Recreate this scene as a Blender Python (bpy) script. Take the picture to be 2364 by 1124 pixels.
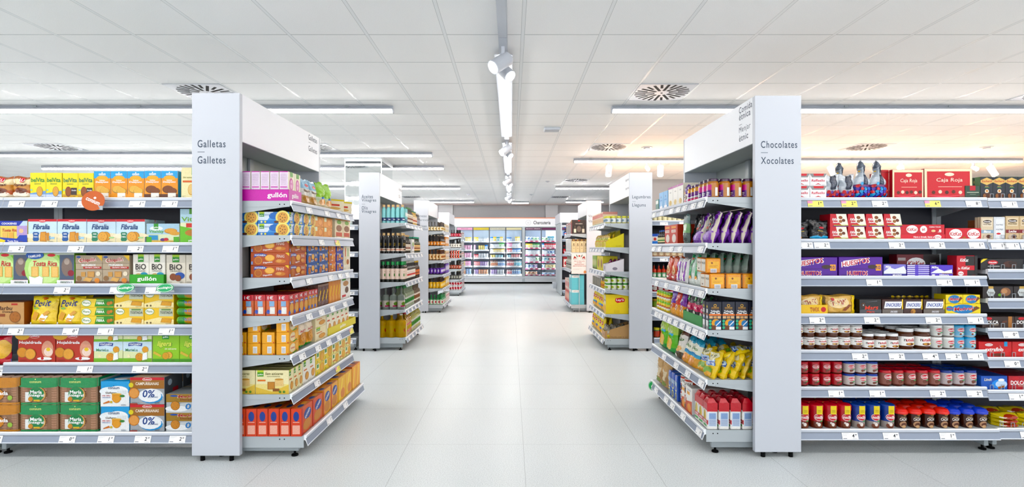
import bpy, math, random
from mathutils import Vector, Matrix
random.seed(11)
SC = bpy.context.scene
COL = SC.collection
for _o in list(bpy.data.objects): bpy.data.objects.remove(_o)
F = 1208.0; VX = 1180.0; HY = 571.5; EYE = 1.36
# ------------------------------------------------------------- camera
cd = bpy.data.cameras.new('camera'); cam = bpy.data.objects.new('camera', cd); COL.objects.link(cam)
cam.location = (0, 0, EYE); cam.rotation_euler = (math.pi/2, 0, 0)
cd.sensor_width = 36; cd.lens = 36*F/2364; cd.shift_x = 2/2364; cd.shift_y = 9.5/2364
cd.clip_start = .05; cd.clip_end = 200
SC.camera = cam
# ------------------------------------------------------------- world, exposure
wd = bpy.data.worlds.new('added_daylight'); SC.world = wd; wd.use_nodes = True  # added front light, entering through the open glazing behind the camera
wd.node_tree.nodes['Background'].inputs[0].default_value = (.96, .98, 1, 1)
wd.node_tree.nodes['Background'].inputs[1].default_value = 2.8
SC.view_settings.view_transform = 'Standard'; SC.view_settings.look = 'None'
SC.view_settings.gamma = 1; SC.view_settings.use_curve_mapping = False
SC.view_settings.exposure = 0.27
SC.cycles.use_denoising = True; SC.cycles.use_adaptive_sampling = True; SC.cycles.adaptive_threshold = .015
SC.cycles.max_bounces = 9; SC.cycles.diffuse_bounces = 5; SC.cycles.glossy_bounces = 3
SC.cycles.transmission_bounces = 4; SC.cycles.transparent_max_bounces = 10
SC.cycles.caustics_reflective = False; SC.cycles.caustics_refractive = False
SC.cycles.sample_clamp_indirect = 6
LAMP = 70.0       # radiance of the tubes
WARM = 4.5
# ------------------------------------------------------------- colours, materials
def lin(c): return c/12.92 if c <= .04045 else ((c+.055)/1.055)**2.4
_cc = {}
def C(h):
    if isinstance(h, tuple): return h
    if h not in _cc:
        s = h.lstrip('#')
        if len(s) == 3: s = ''.join(a+a for a in s)
        _cc[h] = tuple(lin(int(s[i:i+2], 16)/255) for i in (0, 2, 4)) + (1.0,)
    return _cc[h]
def newmat(n):
    m = bpy.data.materials.new(n); m.use_nodes = True
    return m, m.node_tree.nodes, m.node_tree.links, m.node_tree.nodes['Principled BSDF']
def mat_flat(n, col, rough=.5, metal=0, spec=.5, bump=0, bscale=200):
    m, N, L, b = newmat(n)
    b.inputs['Base Color'].default_value = C(col); b.inputs['Roughness'].default_value = rough
    b.inputs['Metallic'].default_value = metal; b.inputs['Specular IOR Level'].default_value = spec
    no = N.new('ShaderNodeTexNoise'); no.inputs['Scale'].default_value = bscale
    if bump:
        bu = N.new('ShaderNodeBump'); bu.inputs['Strength'].default_value = bump; bu.inputs['Distance'].default_value = .002
        L.new(no.outputs[0], bu.inputs['Height']); L.new(bu.outputs[0], b.inputs['Normal'])
    else:
        mr = N.new('ShaderNodeMapRange'); no.inputs['Scale'].default_value = 6
        mr.inputs['To Min'].default_value = max(rough-.05, 0); mr.inputs['To Max'].default_value = rough+.05
        L.new(no.outputs[0], mr.inputs[0]); L.new(mr.outputs[0], b.inputs['Roughness'])
    return m
def mat_print(n, rough, spec=.5, bump=0, trans=0, coat=0, bscale=60, ink=(.68, .87)):
    m, N, L, b = newmat(n)
    a = N.new('ShaderNodeAttribute'); a.attribute_name = 'col'
    tn = N.new('ShaderNodeTexCoord'); nz = N.new('ShaderNodeTexNoise'); nz.inputs['Scale'].default_value = 190; nz.inputs['Detail'].default_value = 5; nz.inputs['Roughness'].default_value = .62
    L.new(tn.outputs['Object'], nz.inputs['Vector']); mr = N.new('ShaderNodeMapRange'); mr.inputs['From Min'].default_value = .3; mr.inputs['From Max'].default_value = .7
    mr.inputs['To Min'].default_value = ink[0]; mr.inputs['To Max'].default_value = ink[1]; L.new(nz.outputs[0], mr.inputs[0])
    hs = N.new('ShaderNodeHueSaturation'); hs.inputs['Saturation'].default_value = 1.16; L.new(a.outputs['Color'], hs.inputs['Color']); L.new(mr.outputs[0], hs.inputs['Value'])
    L.new(hs.outputs[0], b.inputs['Base Color'])
    b.inputs['Roughness'].default_value = rough; b.inputs['Specular IOR Level'].default_value = spec
    b.inputs['Coat Weight'].default_value = coat; b.inputs['Coat Roughness'].default_value = .1
    if trans: b.inputs['Transmission Weight'].default_value = trans; b.inputs['IOR'].default_value = 1.2
    if bump:
        tc = N.new('ShaderNodeTexCoord'); no = N.new('ShaderNodeTexNoise'); no.inputs['Scale'].default_value = bscale
        no.inputs['Detail'].default_value = 3
        bu = N.new('ShaderNodeBump'); bu.inputs['Strength'].default_value = bump; bu.inputs['Distance'].default_value = .006
        L.new(tc.outputs['Object'], no.inputs['Vector']); L.new(no.outputs[0], bu.inputs['Height']); L.new(bu.outputs[0], b.inputs['Normal'])
    return m
def mat_emit(n, col, s):
    m, N, L, b = newmat(n)
    b.inputs['Base Color'].default_value = C(col); b.inputs['Emission Color'].default_value = C(col)
    b.inputs['Emission Strength'].default_value = s
    return m
CARD = mat_print('printed_card', .42, .4)
FILM = mat_print('plastic_film', .24, .5, bump=.35)
GLOSS = mat_print('glossy_printed', .16, .5)
CLEAR = mat_print('tinted_plastic', .08, .6, trans=.45)
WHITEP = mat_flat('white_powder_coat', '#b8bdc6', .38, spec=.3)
HEADLIT = mat_flat('header_lit_white', '#e3e6ec', .38, spec=.3)  # frame's own white, made paler to paint in the centre-track light
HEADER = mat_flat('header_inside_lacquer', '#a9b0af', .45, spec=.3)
GREYM = mat_flat('grey_shelf_metal', '#a3abb0', .36, 0, .5)
BASEM = mat_flat('grey_base_metal', '#8b9499', .4, 0, .5)
DARKB = mat_flat('dark_back_panel', '#2b2d39', .45, spec=.35)
RAILM = mat_print('rail_plastic', .3, .5, ink=(.88, .92))
TAGM = mat_print('paper_tag', .5, .3, ink=(.86, .9))
ALU = mat_flat('aluminium', '#c4c8cc', .3, .6)
BLACK = mat_flat('black_plastic', '#07080a', .7, spec=.08)
MIRROR = mat_flat('mirror_glass', '#e8ecec', .02, 1)
TUBE_FAR = mat_emit('lamp_diffuser_far', '#fffaf5', LAMP*1.7)
TUBE_MID = mat_emit('lamp_diffuser_centre', '#fffaf5', LAMP*.38)
TUBE_FRONT = mat_emit('lamp_diffuser_front', '#fffaf5', LAMP*.62)
TUBE = mat_emit('lamp_diffuser', '#fffaf5', LAMP)
FRB = mat_flat('cabinet_liner', '#77828f', .5)
FRLED = mat_emit('fridge_light', '#f4f8ff', 40)
SPOTE = mat_emit('spot_lens', '#ffffff', 14)
SPOTW = mat_emit('warm_spot_lens', '#ffd9a8', 160)
CLIPM = mat_flat('clear_divider', '#8f979e', .15, spec=.6)
def mat_glass():
    m = bpy.data.materials.new('door_glass'); m.use_nodes = True; N = m.node_tree.nodes; L = m.node_tree.links
    N.clear(); o = N.new('ShaderNodeOutputMaterial'); t = N.new('ShaderNodeBsdfTransparent'); g = N.new('ShaderNodeBsdfGlossy')
    g.inputs['Roughness'].default_value = .02; x = N.new('ShaderNodeMixShader'); fr = N.new('ShaderNodeFresnel'); fr.inputs[0].default_value = 1.12
    t.inputs[0].default_value = (.93, .95, .96, 1)
    L.new(fr.outputs[0], x.inputs[0]); L.new(t.outputs[0], x.inputs[1]); L.new(g.outputs[0], x.inputs[2]); L.new(x.outputs[0], o.inputs[0])
    return m
GLASS = mat_glass()
def math_node(N, L, op, a, b=None, c=None):
    n = N.new('ShaderNodeMath'); n.operation = op
    for i, v in enumerate((a, b, c)):
        if v is None: continue
        if isinstance(v, (int, float)): n.inputs[i].default_value = v
        else: L.new(v, n.inputs[i])
    return n.outputs[0]
def grid_lines(N, L, co, step, off, half):
    """1 on a line of half-width HALF every STEP, starting at OFF"""
    f = math_node(N, L, 'PINGPONG', math_node(N, L, 'SUBTRACT', co, off), step/2)
    return math_node(N, L, 'LESS_THAN', f, half)
def mat_floor():
    m, N, L, b = newmat('terrazzo_floor_tiles')
    g = N.new('ShaderNodeNewGeometry'); s = N.new('ShaderNodeSeparateXYZ'); L.new(g.outputs['Position'], s.inputs[0])
    lx = grid_lines(N, L, s.outputs['X'], .8, .084, .0016); ly = grid_lines(N, L, s.outputs['Y'], .8, 3.617, .0013)
    ln = math_node(N, L, 'MAXIMUM', lx, ly)
    no = N.new('ShaderNodeTexNoise'); no.inputs['Scale'].default_value = 160; no.inputs['Detail'].default_value = 4
    L.new(g.outputs['Position'], no.inputs['Vector'])
    n2 = N.new('ShaderNodeTexNoise'); n2.inputs['Scale'].default_value = 1.1; L.new(g.outputs['Position'], n2.inputs['Vector'])
    r = N.new('ShaderNodeValToRGB'); r.color_ramp.elements[0].position = .32; r.color_ramp.elements[0].color = C('#b0b7ba')
    r.color_ramp.elements[1].position = .58; r.color_ramp.elements[1].color = C('#d2d8da')
    L.new(no.outputs[0], r.inputs[0])
    mx = N.new('ShaderNodeMix'); mx.data_type = 'RGBA'; L.new(math_node(N, L, 'MULTIPLY', ln, .75), mx.inputs[0])
    L.new(r.outputs[0], mx.inputs[6]); mx.inputs[7].default_value = C('#8b9296')
    L.new(mx.outputs[2], b.inputs['Base Color'])
    mr = N.new('ShaderNodeMapRange'); mr.inputs['To Min'].default_value = .26; mr.inputs['To Max'].default_value = .42
    L.new(n2.outputs[0], mr.inputs[0]); L.new(mr.outputs[0], b.inputs['Roughness'])
    b.inputs['Specular IOR Level'].default_value = .45
    bu = N.new('ShaderNodeBump'); bu.inputs['Strength'].default_value = .12; bu.inputs['Distance'].default_value = .001
    L.new(no.outputs[0], bu.inputs['Height']); L.new(bu.outputs[0], b.inputs['Normal'])
    return m
def mat_ceiling():
    m, N, L, b = newmat('ceiling_tiles')
    g = N.new('ShaderNodeNewGeometry'); s = N.new('ShaderNodeSeparateXYZ'); L.new(g.outputs['Position'], s.inputs[0])
    wide = grid_lines(N, L, s.outputs['X'], .6, .09, .012)
    ex = grid_lines(N, L, s.outputs['X'], .6, .09, .0145)
    ey = grid_lines(N, L, s.outputs['Y'], .6, 4.03, .0042)
    no = N.new('ShaderNodeTexNoise'); no.inputs['Scale'].default_value = 240; L.new(g.outputs['Position'], no.inputs['Vector'])
    r = N.new('ShaderNodeValToRGB'); r.color_ramp.elements[0].position = .3; r.color_ramp.elements[0].color = C('#ececec')
    r.color_ramp.elements[1].position = .6; r.color_ramp.elements[1].color = C('#f6f6f6'); L.new(no.outputs[0], r.inputs[0])
    def mix(f, a, col):
        x = N.new('ShaderNodeMix'); x.data_type = 'RGBA'; L.new(f, x.inputs[0]); L.new(a, x.inputs[6]); x.inputs[7].default_value = C(col); return x.outputs[2]
    c = mix(ex, r.outputs[0], '#b0b3b5'); c = mix(ey, c, '#a6a9ab'); c = mix(wide, c, '#e9ebec')
    L.new(c, b.inputs['Base Color']); b.inputs['Specular IOR Level'].default_value = .3
    rr = math_node(N, L, 'SUBTRACT', .75, math_node(N, L, 'MULTIPLY', wide, .4)); L.new(rr, b.inputs['Roughness'])
    return m
# ------------------------------------------------------------- geometry collector
class G:
    def __init__(s): s.v = []; s.f = []; s.c = []; s.m = []; s.s = []
    def add(s, vs, fs, col, mi=0, smooth=False):
        o = len(s.v); s.v.extend(vs); cc = C(col)
        for f in fs: s.f.append(tuple(i+o for i in f)); s.c.append(cc); s.m.append(mi); s.s.append(smooth)
    def box(s, x0, x1, y0, y1, z0, z1, col, mi=0, ch=0, cols=None):
        """cols: dict of face colours front back left right top bottom"""
        k = cols or {}
        if ch:
            a = ch
            P = []
            for x, sx in ((x0, 1), (x1, -1)):
                for y, sy in ((y0, 1), (y1, -1)):
                    for z, sz in ((z0, 1), (z1, -1)):
                        P += [(x, y+sy*a, z+sz*a), (x+sx*a, y, z+sz*a), (x+sx*a, y+sy*a, z)]
            o = len(s.v); s.v.extend(P)
            def i(a_, b_, c_, t): return o+(a_*4+b_*2+c_)*3+t
            def q(col_, *ix): s.f.append(ix); s.c.append(C(col_)); s.m.append(mi); s.s.append(False)
            q(k.get('left', col), i(0,0,0,0), i(0,0,1,0), i(0,1,1,0), i(0,1,0,0)); q(k.get('right', col), i(1,0,0,0), i(1,1,0,0), i(1,1,1,0), i(1,0,1,0))
            q(k.get('front', col), i(0,0,0,1), i(1,0,0,1), i(1,0,1,1), i(0,0,1,1)); q(k.get('back', col), i(0,1,0,1), i(0,1,1,1), i(1,1,1,1), i(1,1,0,1))
            q(k.get('bottom', col), i(0,0,0,2), i(0,1,0,2), i(1,1,0,2), i(1,0,0,2)); q(k.get('top', col), i(0,0,1,2), i(1,0,1,2), i(1,1,1,2), i(0,1,1,2))
            for b_ in (0, 1):
                for c_ in (0, 1):
                    q(k.get('top' if c_ else 'bottom', col), i(0,b_,c_,1), i(1,b_,c_,1), i(1,b_,c_,2), i(0,b_,c_,2))
                    q(k.get('left' if not b_ else 'right', col), i(b_,0,c_,0), i(b_,1,c_,0), i(b_,1,c_,2), i(b_,0,c_,2))
                    q(k.get('front' if not c_ else 'back', col), i(b_,c_,0,0), i(b_,c_,1,0), i(b_,c_,1,1), i(b_,c_,0,1))
                    for a_ in (0, 1) if b_ == 0 and c_ == 0 else ():
                        pass
            for a_ in (0, 1):
                for b_ in (0, 1):
                    for c_ in (0, 1): q(k.get('front', col), i(a_,b_,c_,0), i(a_,b_,c_,1), i(a_,b_,c_,2))
            return
        vs = [(x0,y0,z0),(x1,y0,z0),(x1,y1,z0),(x0,y1,z0),(x0,y0,z1),(x1,y0,z1),(x1,y1,z1),(x0,y1,z1)]
        for nm, f in (('front',(0,1,5,4)),('right',(1,2,6,5)),('back',(2,3,7,6)),('left',(3,0,4,7)),('top',(4,5,6,7)),('bottom',(3,2,1,0))):
            s.add([vs[i] for i in f], [(0,1,2,3)], k.get(nm, col), mi)
    def tube(s, p, q, r, col, seg=10, mi=0, r2=None):
        p = Vector(p); q = Vector(q); d = (q-p).normalized(); a = d.orthogonal().normalized(); b = d.cross(a); r2 = r if r2 is None else r2
        V = []
        for c, rr in ((p, r), (q, r2)):
            for i in range(seg):
                t = 2*math.pi*i/seg; V.append(tuple(c+(a*math.cos(t)+b*math.sin(t))*rr))
        s.add(V, [(i, (i+1)%seg, seg+(i+1)%seg, seg+i) for i in range(seg)], col, mi, True)
        s.add(V, [tuple(range(seg))[::-1], tuple(range(seg, 2*seg))], col, mi)
    def extr(s, prof, x0, x1, cols, mi=0, axis='x'):
        """prof: closed list of (y,z); cols one or list per edge"""
        n = len(prof)
        mk = (lambda x, p: (x, p[0], p[1])) if axis == 'x' else (lambda x, p: (p[0], x, p[1])) if axis == 'y' else (lambda x, p: (p[0], p[1], x))
        A = [mk(x0, p) for p in prof]; B = [mk(x1, p) for p in prof]
        for i in range(n):
            j = (i+1) % n; s.add([A[i], A[j], B[j], B[i]], [(0,1,2,3)], cols[i] if isinstance(cols, list) else cols, mi)
        c0 = cols[0] if isinstance(cols, list) else cols
        s.add(A, [tuple(range(n))], c0, mi); s.add(B, [tuple(range(n))[::-1]], c0, mi)
    def mesh(s, name, *mats):
        me = bpy.data.meshes.new(name); me.from_pydata(s.v, [], s.f)
        for m in mats: me.materials.append(m)
        me.polygons.foreach_set('material_index', s.m); me.polygons.foreach_set('use_smooth', s.s)
        a = me.color_attributes.new('col', 'FLOAT_COLOR', 'CORNER'); buf = []
        for f, c in zip(s.f, s.c): buf.extend(c*len(f))
        a.data.foreach_set('color', buf)
        me.update(); return me
# ------------------------------------------------------------- lettering
_tx = {}
def glyphs(t, bold=False, sp=1.0, res=2):
    k = (t, bold, sp, res)
    if k not in _tx:
        c = bpy.data.curves.new('lettering', 'FONT'); c.body = t; c.size = 1; c.resolution_u = res; c.fill_mode = 'FRONT'
        c.space_character = sp; c.space_line = .95
        if bold: c.offset = .022
        if bold is None: c.offset = .009
        o = bpy.data.objects.new('lettering', c); COL.objects.link(o)
        dg = bpy.context.evaluated_depsgraph_get(); me = o.evaluated_get(dg).to_mesh()
        v = [(p.co.x, p.co.y) for p in me.vertices]; f = [tuple(p.vertices) for p in me.polygons]
        o.evaluated_get(dg).to_mesh_clear(); bpy.data.objects.remove(o); bpy.data.curves.remove(c)
        if not v: v = [(0, 0)]
        xs = [p[0] for p in v]; ys = [p[1] for p in v]
        x0, x1, y0, y1 = min(xs), max(xs), min(ys), max(ys); h = max(y1-y0, 1e-3)
        _tx[k] = ([((x-(x0+x1)/2)/h, (y-(y0+y1)/2)/h) for x, y in v], f, (x1-x0)/h)
    return _tx[k]
def art(g, mp, W, H, items, mi=0, curved=False, step=.00018):
    """draw flat print on a face; mp(u,v,k) gives the point k metres above the face"""
    k = 0
    for it in items:
        k += step; t = it[0]; n = 7 if curved else 1
        if t == 'r':
            _, a, b, c, d, col = it[:6]; vs = []
            ny = n if curved == 2 else 1
            for j in range(ny+1):
                for i in range(n+1): vs.append(mp(a+(c-a)*i/n, b+(d-b)*j/ny, k))
            g.add(vs, [(j*(n+1)+i, j*(n+1)+i+1, (j+1)*(n+1)+i+1, (j+1)*(n+1)+i) for j in range(ny) for i in range(n)], col, mi, bool(curved))
        elif t in 'ec':
            _, cx, cy = it[:3]
            if t == 'e': rx, ry, col = it[3:6]
            else: ry = it[3]; rx = it[3]*H/W; col = it[4]
            S = 16 if ry*H > .012 or rx*W > .012 else 9; R = 3 if curved else 1; vs = [mp(cx, cy, k)]
            for r in range(1, R+1):
                for i in range(S):
                    q = 2*math.pi*i/S; vs.append(mp(cx+rx*r/R*math.cos(q), cy+ry*r/R*math.sin(q), k))
            fs = [(0, 1+i, 1+(i+1)%S) for i in range(S)]
            for r in range(1, R):
                o = 1+(r-1)*S; fs += [(o+i, o+S+i, o+S+(i+1)%S, o+(i+1)%S) for i in range(S)]
            g.add(vs, fs, col, mi, bool(curved))
        elif t == 'p':
            vs = [mp(a, b, k) for a, b in it[1]]; g.add(vs, [tuple(range(len(vs)))], it[2], mi)
        elif t == 't':
            _, txt, cx, cy, h, col = it[:6]; o = it[6] if len(it) > 6 else {}
            v, f, w = glyphs(txt, o.get('b', True), o.get('sp', 1), o.get('res', 2)); hh = h*H
            sx = hh if 'w' not in o else o['w']*W/w
            sh = o.get('sh', 0); ro = o.get('rot', 0); cr, sr = math.cos(ro), math.sin(ro); vs = []
            for x, y in v:
                X = x*sx+y*hh*sh; Y = y*hh; X, Y = X*cr-Y*sr, X*sr+Y*cr
                vs.append(mp(cx+X/W, cy+Y/H, k))
            g.add(vs, f, col, mi)
def cookie(cx, cy, r, col='#d39a55', dots=True):
    d = darker(col, .78); L = [('c', cx, cy, r, d), ('c', cx, cy, r*.88, col)]
    if dots: L += [('c', cx+r*.45*math.cos(a)*.7, cy+r*.45*math.sin(a), r*.09, d) for a in (.5, 2.1, 3.9, 5.2)]
    return L
def darker(h, k):
    s = h.lstrip('#')
    if len(s) == 3: s = ''.join(a+a for a in s)
    return '#%02x%02x%02x' % tuple(max(0, min(255, int(int(s[i:i+2], 16)*k))) for i in (0, 2, 4))
# ------------------------------------------------------------- objects
def setp(o, label=None, cat=None, group=None, kind=None):
    if label: o['label'] = label
    if cat: o['category'] = cat
    if group: o['group'] = group
    if kind: o['kind'] = kind
    return o
def O(name, me, parent=None, loc=(0,0,0), rot=(0,0,0)):
    o = bpy.data.objects.new(name, me); COL.objects.link(o); o.location = loc; o.rotation_euler = rot
    if parent: o.parent = parent
    return o
def E(name, loc, rz=0): return O(name, None, None, loc, (0, 0, rz))
def boxo(name, x0, x1, y0, y1, z0, z1, mat, parent=None, ch=0, col='#888'):
    g = G(); g.box(x0, x1, y0, y1, z0, z1, col, ch=ch); return O(name, g.mesh(name, mat), parent)
# ------------------------------------------------------------- the room
CEIL = 3.0; YB = 20.3
fl = boxo('floor', -13, 13, -7, YB+.2, -.1, 0, mat_floor()); setp(fl, kind='structure')
ce = boxo('ceiling', -13, 13, -7, YB+.2, CEIL, CEIL+.1, mat_ceiling()); setp(ce, kind='structure')
WALLG = mat_flat('grey_wall_paint', '#8d9196', .6); WALLW = mat_flat('white_wall_paint', '#e4e6e8', .6); WALLL = mat_flat('pale_grey_wall_paint', '#aab0b6', .6)
setp(boxo('wall_back', -13, 13, YB, YB+.2, 0, CEIL, WALLG), kind='structure')
setp(boxo('wall_left', -13.2, -13, -7, YB+.2, 0, CEIL, WALLW), kind='structure')
setp(boxo('wall_right', 13, 13.2, -7, YB+.2, 0, CEIL, WALLW), kind='structure')
for nm, a, b in (('trim_1', -2.80, -2.25), ('trim_2', 1.33, 1.80)):
    setp(boxo(nm, a, b, YB-.12, YB, 0, CEIL, WALLL), kind='structure')
setp(boxo('wall_inner', 2.75, 12.9, 12.55, 12.75, 0, CEIL, WALLG), kind='structure')
# unseen glazed front, added behind the camera so the world lights the near shelves
for i in range(9):
    x = -12.9+i*3.2; setp(boxo('window_%d' % (i+1), x, x+.1, -7.05, -6.95, 0, CEIL, ALU), kind='structure')
setp(boxo('trim_3', -13, 13, -7.05, -6.95, 0, .35, ALU), kind='structure')
# ------------------------------------------------------------- linear lamps under the ceiling
def lamp(x0, x1, y, label, group='linear ceiling lamps across the aisles', ends=True, z=CEIL):
    t = E('linear_ceiling_lamp', ((x0+x1)/2, y, z)); setp(t, label, 'ceiling lamp', group); h = (x1-x0)/2
    g = G(); g.extr([(-.03, 0), (-.03, -.006), (-.018, -.010), (-.026, -.046), (-.088, -.049), (-.088, -.052), (.088, -.052), (.088, -.049), (.026, -.046), (.018, -.010), (.03, -.006), (.03, 0)], -h, h, '#ddd'); O('housing', g.mesh('housing', WHITEP), t)
    g = G(); pr = [(.025*math.cos(a), -.052-.023*math.sin(a)) for a in [math.pi*i/8 for i in range(9)]]; g.extr(pr, -h+.01, h-.01, '#fff'); O('diffuser', g.mesh('diffuser', TUBE_FAR if y > 13 else TUBE_FRONT if y < 4 else TUBE), t)
    for s in (-1, 1):
        boxo('end_cap', s*h-.006, s*h+.006, -.03, .03, -.077, 0, WHITEP, t)
    n = int(2*h/1.2)
    for i in range(n+1):
        x = -h+.3+i*1.2
        if x < h-.1: boxo('mounting_clip', x-.02, x+.02, -.045, -.036, -.016, 0, GREYM, t)
lamp(-9.4, -1.37, 6.08, 'long white tube lamp above first cross aisle, left of centre, nearest of its side')
lamp(-9.4, -1.36, 9.02, 'long white tube lamp left of centre, second from the front, before mirrored column')
lamp(-9.4, -1.35, 10.5, 'long white tube lamp left of centre, running behind the mirrored column')
lamp(-9.4, -1.37, 14.0, 'long white tube lamp left of centre, above the drinks and beer aisle')
lamp(-3.3, -1.3, 18.2, 'short white tube lamp on the left close to the chilled cabinets')
lamp(1.17, 9.4, 6.08, 'long white tube lamp above first cross aisle, right of centre, nearest of its side')
lamp(1.157, 9.4, 9.64, 'white tube lamp right of centre with warm spotlights beside it')
lamp(1.19, 4.2, 14.0, 'white tube lamp right of centre, above the snack aisle end')
lamp(.02, .62, 18.6, 'short white tube lamp right of the centre track, close to the chilled cabinets')
lamp(1.9, 3.2, 18.2, 'short white tube lamp on the far right before the back wall')
for y in (2.3, -1.2, -4.4):  # unseen rows; those behind the camera are added to light the near shelves
    for a, b, s in ((-9.4, -1.37, 'left'), (1.17, 9.4, 'right')):
        lamp(a, b, y, 'long white tube lamp over the %s %s' % ({2.3: 'front aisle', -1.2: 'space behind the camera, added unseen,', -4.4: 'far space behind the camera, added unseen,'}[y], s))
# centre track with lit modules
tr = E('track_lamp', (-.063, 3.2, CEIL)); setp(tr, 'white track running down the main aisle with lit tube sections', 'ceiling lamp')
def mod(y0, y1, lit):
    y0 -= 3.2; y1 -= 3.2
    boxo('housing', -.035, .035, y0, y1, -.050, 0, WHITEP, tr); boxo('reflector', -.075, .075, y0, y1, -.053, -.050, WHITEP, tr) if lit else None
    if lit:
        g = G(); pr = [(.028*math.cos(a), -.053-.025*math.sin(a)) for a in [math.pi*i/8 for i in range(9)]]; g.extr(pr, y0+.01, y1-.01, '#fff', axis='y'); O('diffuser', g.mesh('diffuser', TUBE_MID), tr)
    else: boxo('blank_cover', -.03, .03, y0+.005, y1-.005, -.085, -.052, WHITEP, tr)
mod(.4, 3.88, False)
for k in range(4):
    y = 3.88+3.62*k; mod(y, y+.42, False); mod(y+.42, y+3.62, True)
def spot(x, y, z, yaw, tilt, label, lens=SPOTE, group='spotlights on the centre track', drop=.16, r=.045, L=.13):
    t = E('spotlight', (x, y, z)); setp(t, label, 'spotlight', group)
    g = G(); g.box(-.013, .013, -.02, .02, -drop, 0, '#eee'); O('bracket', g.mesh('bracket', WHITEP), t)
    d = Vector((math.sin(yaw)*math.cos(tilt), math.cos(yaw)*math.cos(tilt), -math.sin(tilt))); c = Vector((0, 0, -drop))+d*.03
    g = G(); g.tube(c-d*L*.5, c+d*L*.5, r, '#eee', 20); O('head', g.mesh('head', WHITEP), t)
    g = G(); g.tube(c+d*(L*.5+.0005), c+d*(L*.5+.004), r*.82, '#fff', 20); O('lens', g.mesh('lens', lens), t)
for k in range(4):
    y = 4.06+3.62*k
    nm = ('nearest', 'second', 'third', 'farthest')[k]
    spot(-.063, y, CEIL-.085, math.radians(-125), .62, 'white cylinder spotlight on centre track, %s cluster, turned left' % nm, drop=.11, L=.17, r=.055)
    spot(-.063, y+.14, CEIL-.085, math.radians(130), .75, 'white cylinder spotlight on centre track, %s cluster, turned right' % nm, drop=.13, L=.14, r=.05)
# warm spots over the right-hand aisle
for i, (x, w) in enumerate(((1.80, 0), (2.50, 1), (2.75, 0), (5.9, 0), (7.18, 0), (8.85, 0), (8.5, 1), (4.95, 1))):
    if w:
        spot(x, 9.62, CEIL-.085, math.radians(180), .45, 'warm glowing spotlight aimed at camera, %s over right aisle' % ('first', '', '', '', '', '', 'farthest right', 'middle')[i-1 if i == 1 else i] if i != 1 else 'warm glowing spotlight just above the legumes end panel', SPOTW, 'warm spotlights over the right aisle', drop=.09, r=.038, L=.1)
    else:
        spot(x, 9.64, CEIL-.084, math.radians(180+20*(-1)**i), 1.1, 'white cylinder spotlight hanging over right aisle, %s from centre' % ('nearest', 'second', 'third', 'fourth', 'fifth', 'sixth')[min(i, 5)], SPOTW, 'white cylinder spotlights over the right aisle', drop=.12, r=.055, L=.19)
for x in (2.4, 4.2, 6.0, 7.8, 9.6):  # added points without fittings, standing in for warm bounce on the ceiling
    for y in (8.8, 10.4):
        ld = bpy.data.lights.new('added_warm_glow', 'POINT'); ld.energy = 4*WARM; ld.color = (1, .52, .24); ld.shadow_soft_size = .15
        l = bpy.data.objects.new('added_warm_glow', ld); COL.objects.link(l); l.location = (x, y, 2.35)
# air diffusers
def vent(cx, cy, label):
    t = E('swirl_air_diffuser', (cx, cy, CEIL)); setp(t, label, 'air vent', 'round swirl diffusers in the ceiling')
    g = G(); g.box(-.29, .29, -.29, .29, -.006, 0, '#e8eaea'); O('face_plate', g.mesh('face_plate', WHITEP), t)
    g = G(); N = 24
    for i in range(N):
        a = 2*math.pi*i/N; long_ = i % 2 == 0; r0, r1 = (.075, .28) if long_ else (.165, .28); w = .0145 if long_ else .0135
        ca, sa = math.cos(a), math.sin(a); off = .02
        P = []
        for r, s in ((r0, -1), (r1, -1), (r1, 1), (r0, 1)):
            lx, ly = r, s*w+off*0
            P.append((lx*ca-ly*sa, lx*sa+ly*ca, -.0068))
        g.add(P+[(p[0], p[1], -.0062) for p in P], [(0,1,2,3), (4,7,6,5), (0,4,5,1), (1,5,6,2), (2,6,7,3), (3,7,4,0)], '#111')
    g.tube((0, 0, -.0062), (0, 0, -.009), .012, '#111', 8)
    s = O('slots', g.mesh('slots', BLACK), t); s['kind'] = 'stuff'
for cx, cy, w in ((-3.21, 5.53, 'left, behind the biscuit sign'), (1.59, 5.53, 'right of centre, nearest'), (-7.41, 8.53, 'far left, second row'), (-3.21, 8.53, 'left, second row'),
                  (1.59, 8.53, 'right of centre, second row'), (5.79, 8.53, 'warm-lit, right, second row'), (5.79, 5.53, 'at the right edge, first row'), (1.59, 12.73, 'right of centre, third row'),
                  (1.59, 16.93, 'right of centre, farthest row'), (-3.21, 16.93, 'left of centre, farthest row'), (-3.21, 12.73, 'left, third row behind sign')):
    vent(cx, cy, 'round slotted air diffuser in ceiling, '+w)
g = G(); g.box(.45, .67, 7.1, 7.26, CEIL-.04, CEIL-.0005, '#eee', ch=.008); setp(O('emergency_light', g.mesh('emergency_light', WHITEP)), 'small white rectangular emergency light on the ceiling right of the track', 'emergency light')
for i, (x, y, nm) in enumerate(((2.22, 8.55, 'left of the glowing spots'), (7.75, 8.53, 'far right over chocolates'), (.9, 12.9, 'right of the centre track'), (.62, 16.1, 'near the chilled cabinets'), (-1.3, 16.0, 'left of the centre track'))):
    g = G(); g.tube((x, y, CEIL-.012), (x, y, CEIL-.0005), .09 if i < 2 else .055, '#f3f3f3', 20); g.tube((x, y, CEIL-.03), (x, y, CEIL-.012), .05 if i < 2 else .03, '#fff', 16)
    setp(O('ceiling_speaker' if i < 2 else 'smoke_detector', g.mesh('disc', WHITEP)), 'small round white %s on ceiling, %s' % ('speaker' if i < 2 else 'smoke detector', nm), 'ceiling speaker' if i < 2 else 'smoke detector')
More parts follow.
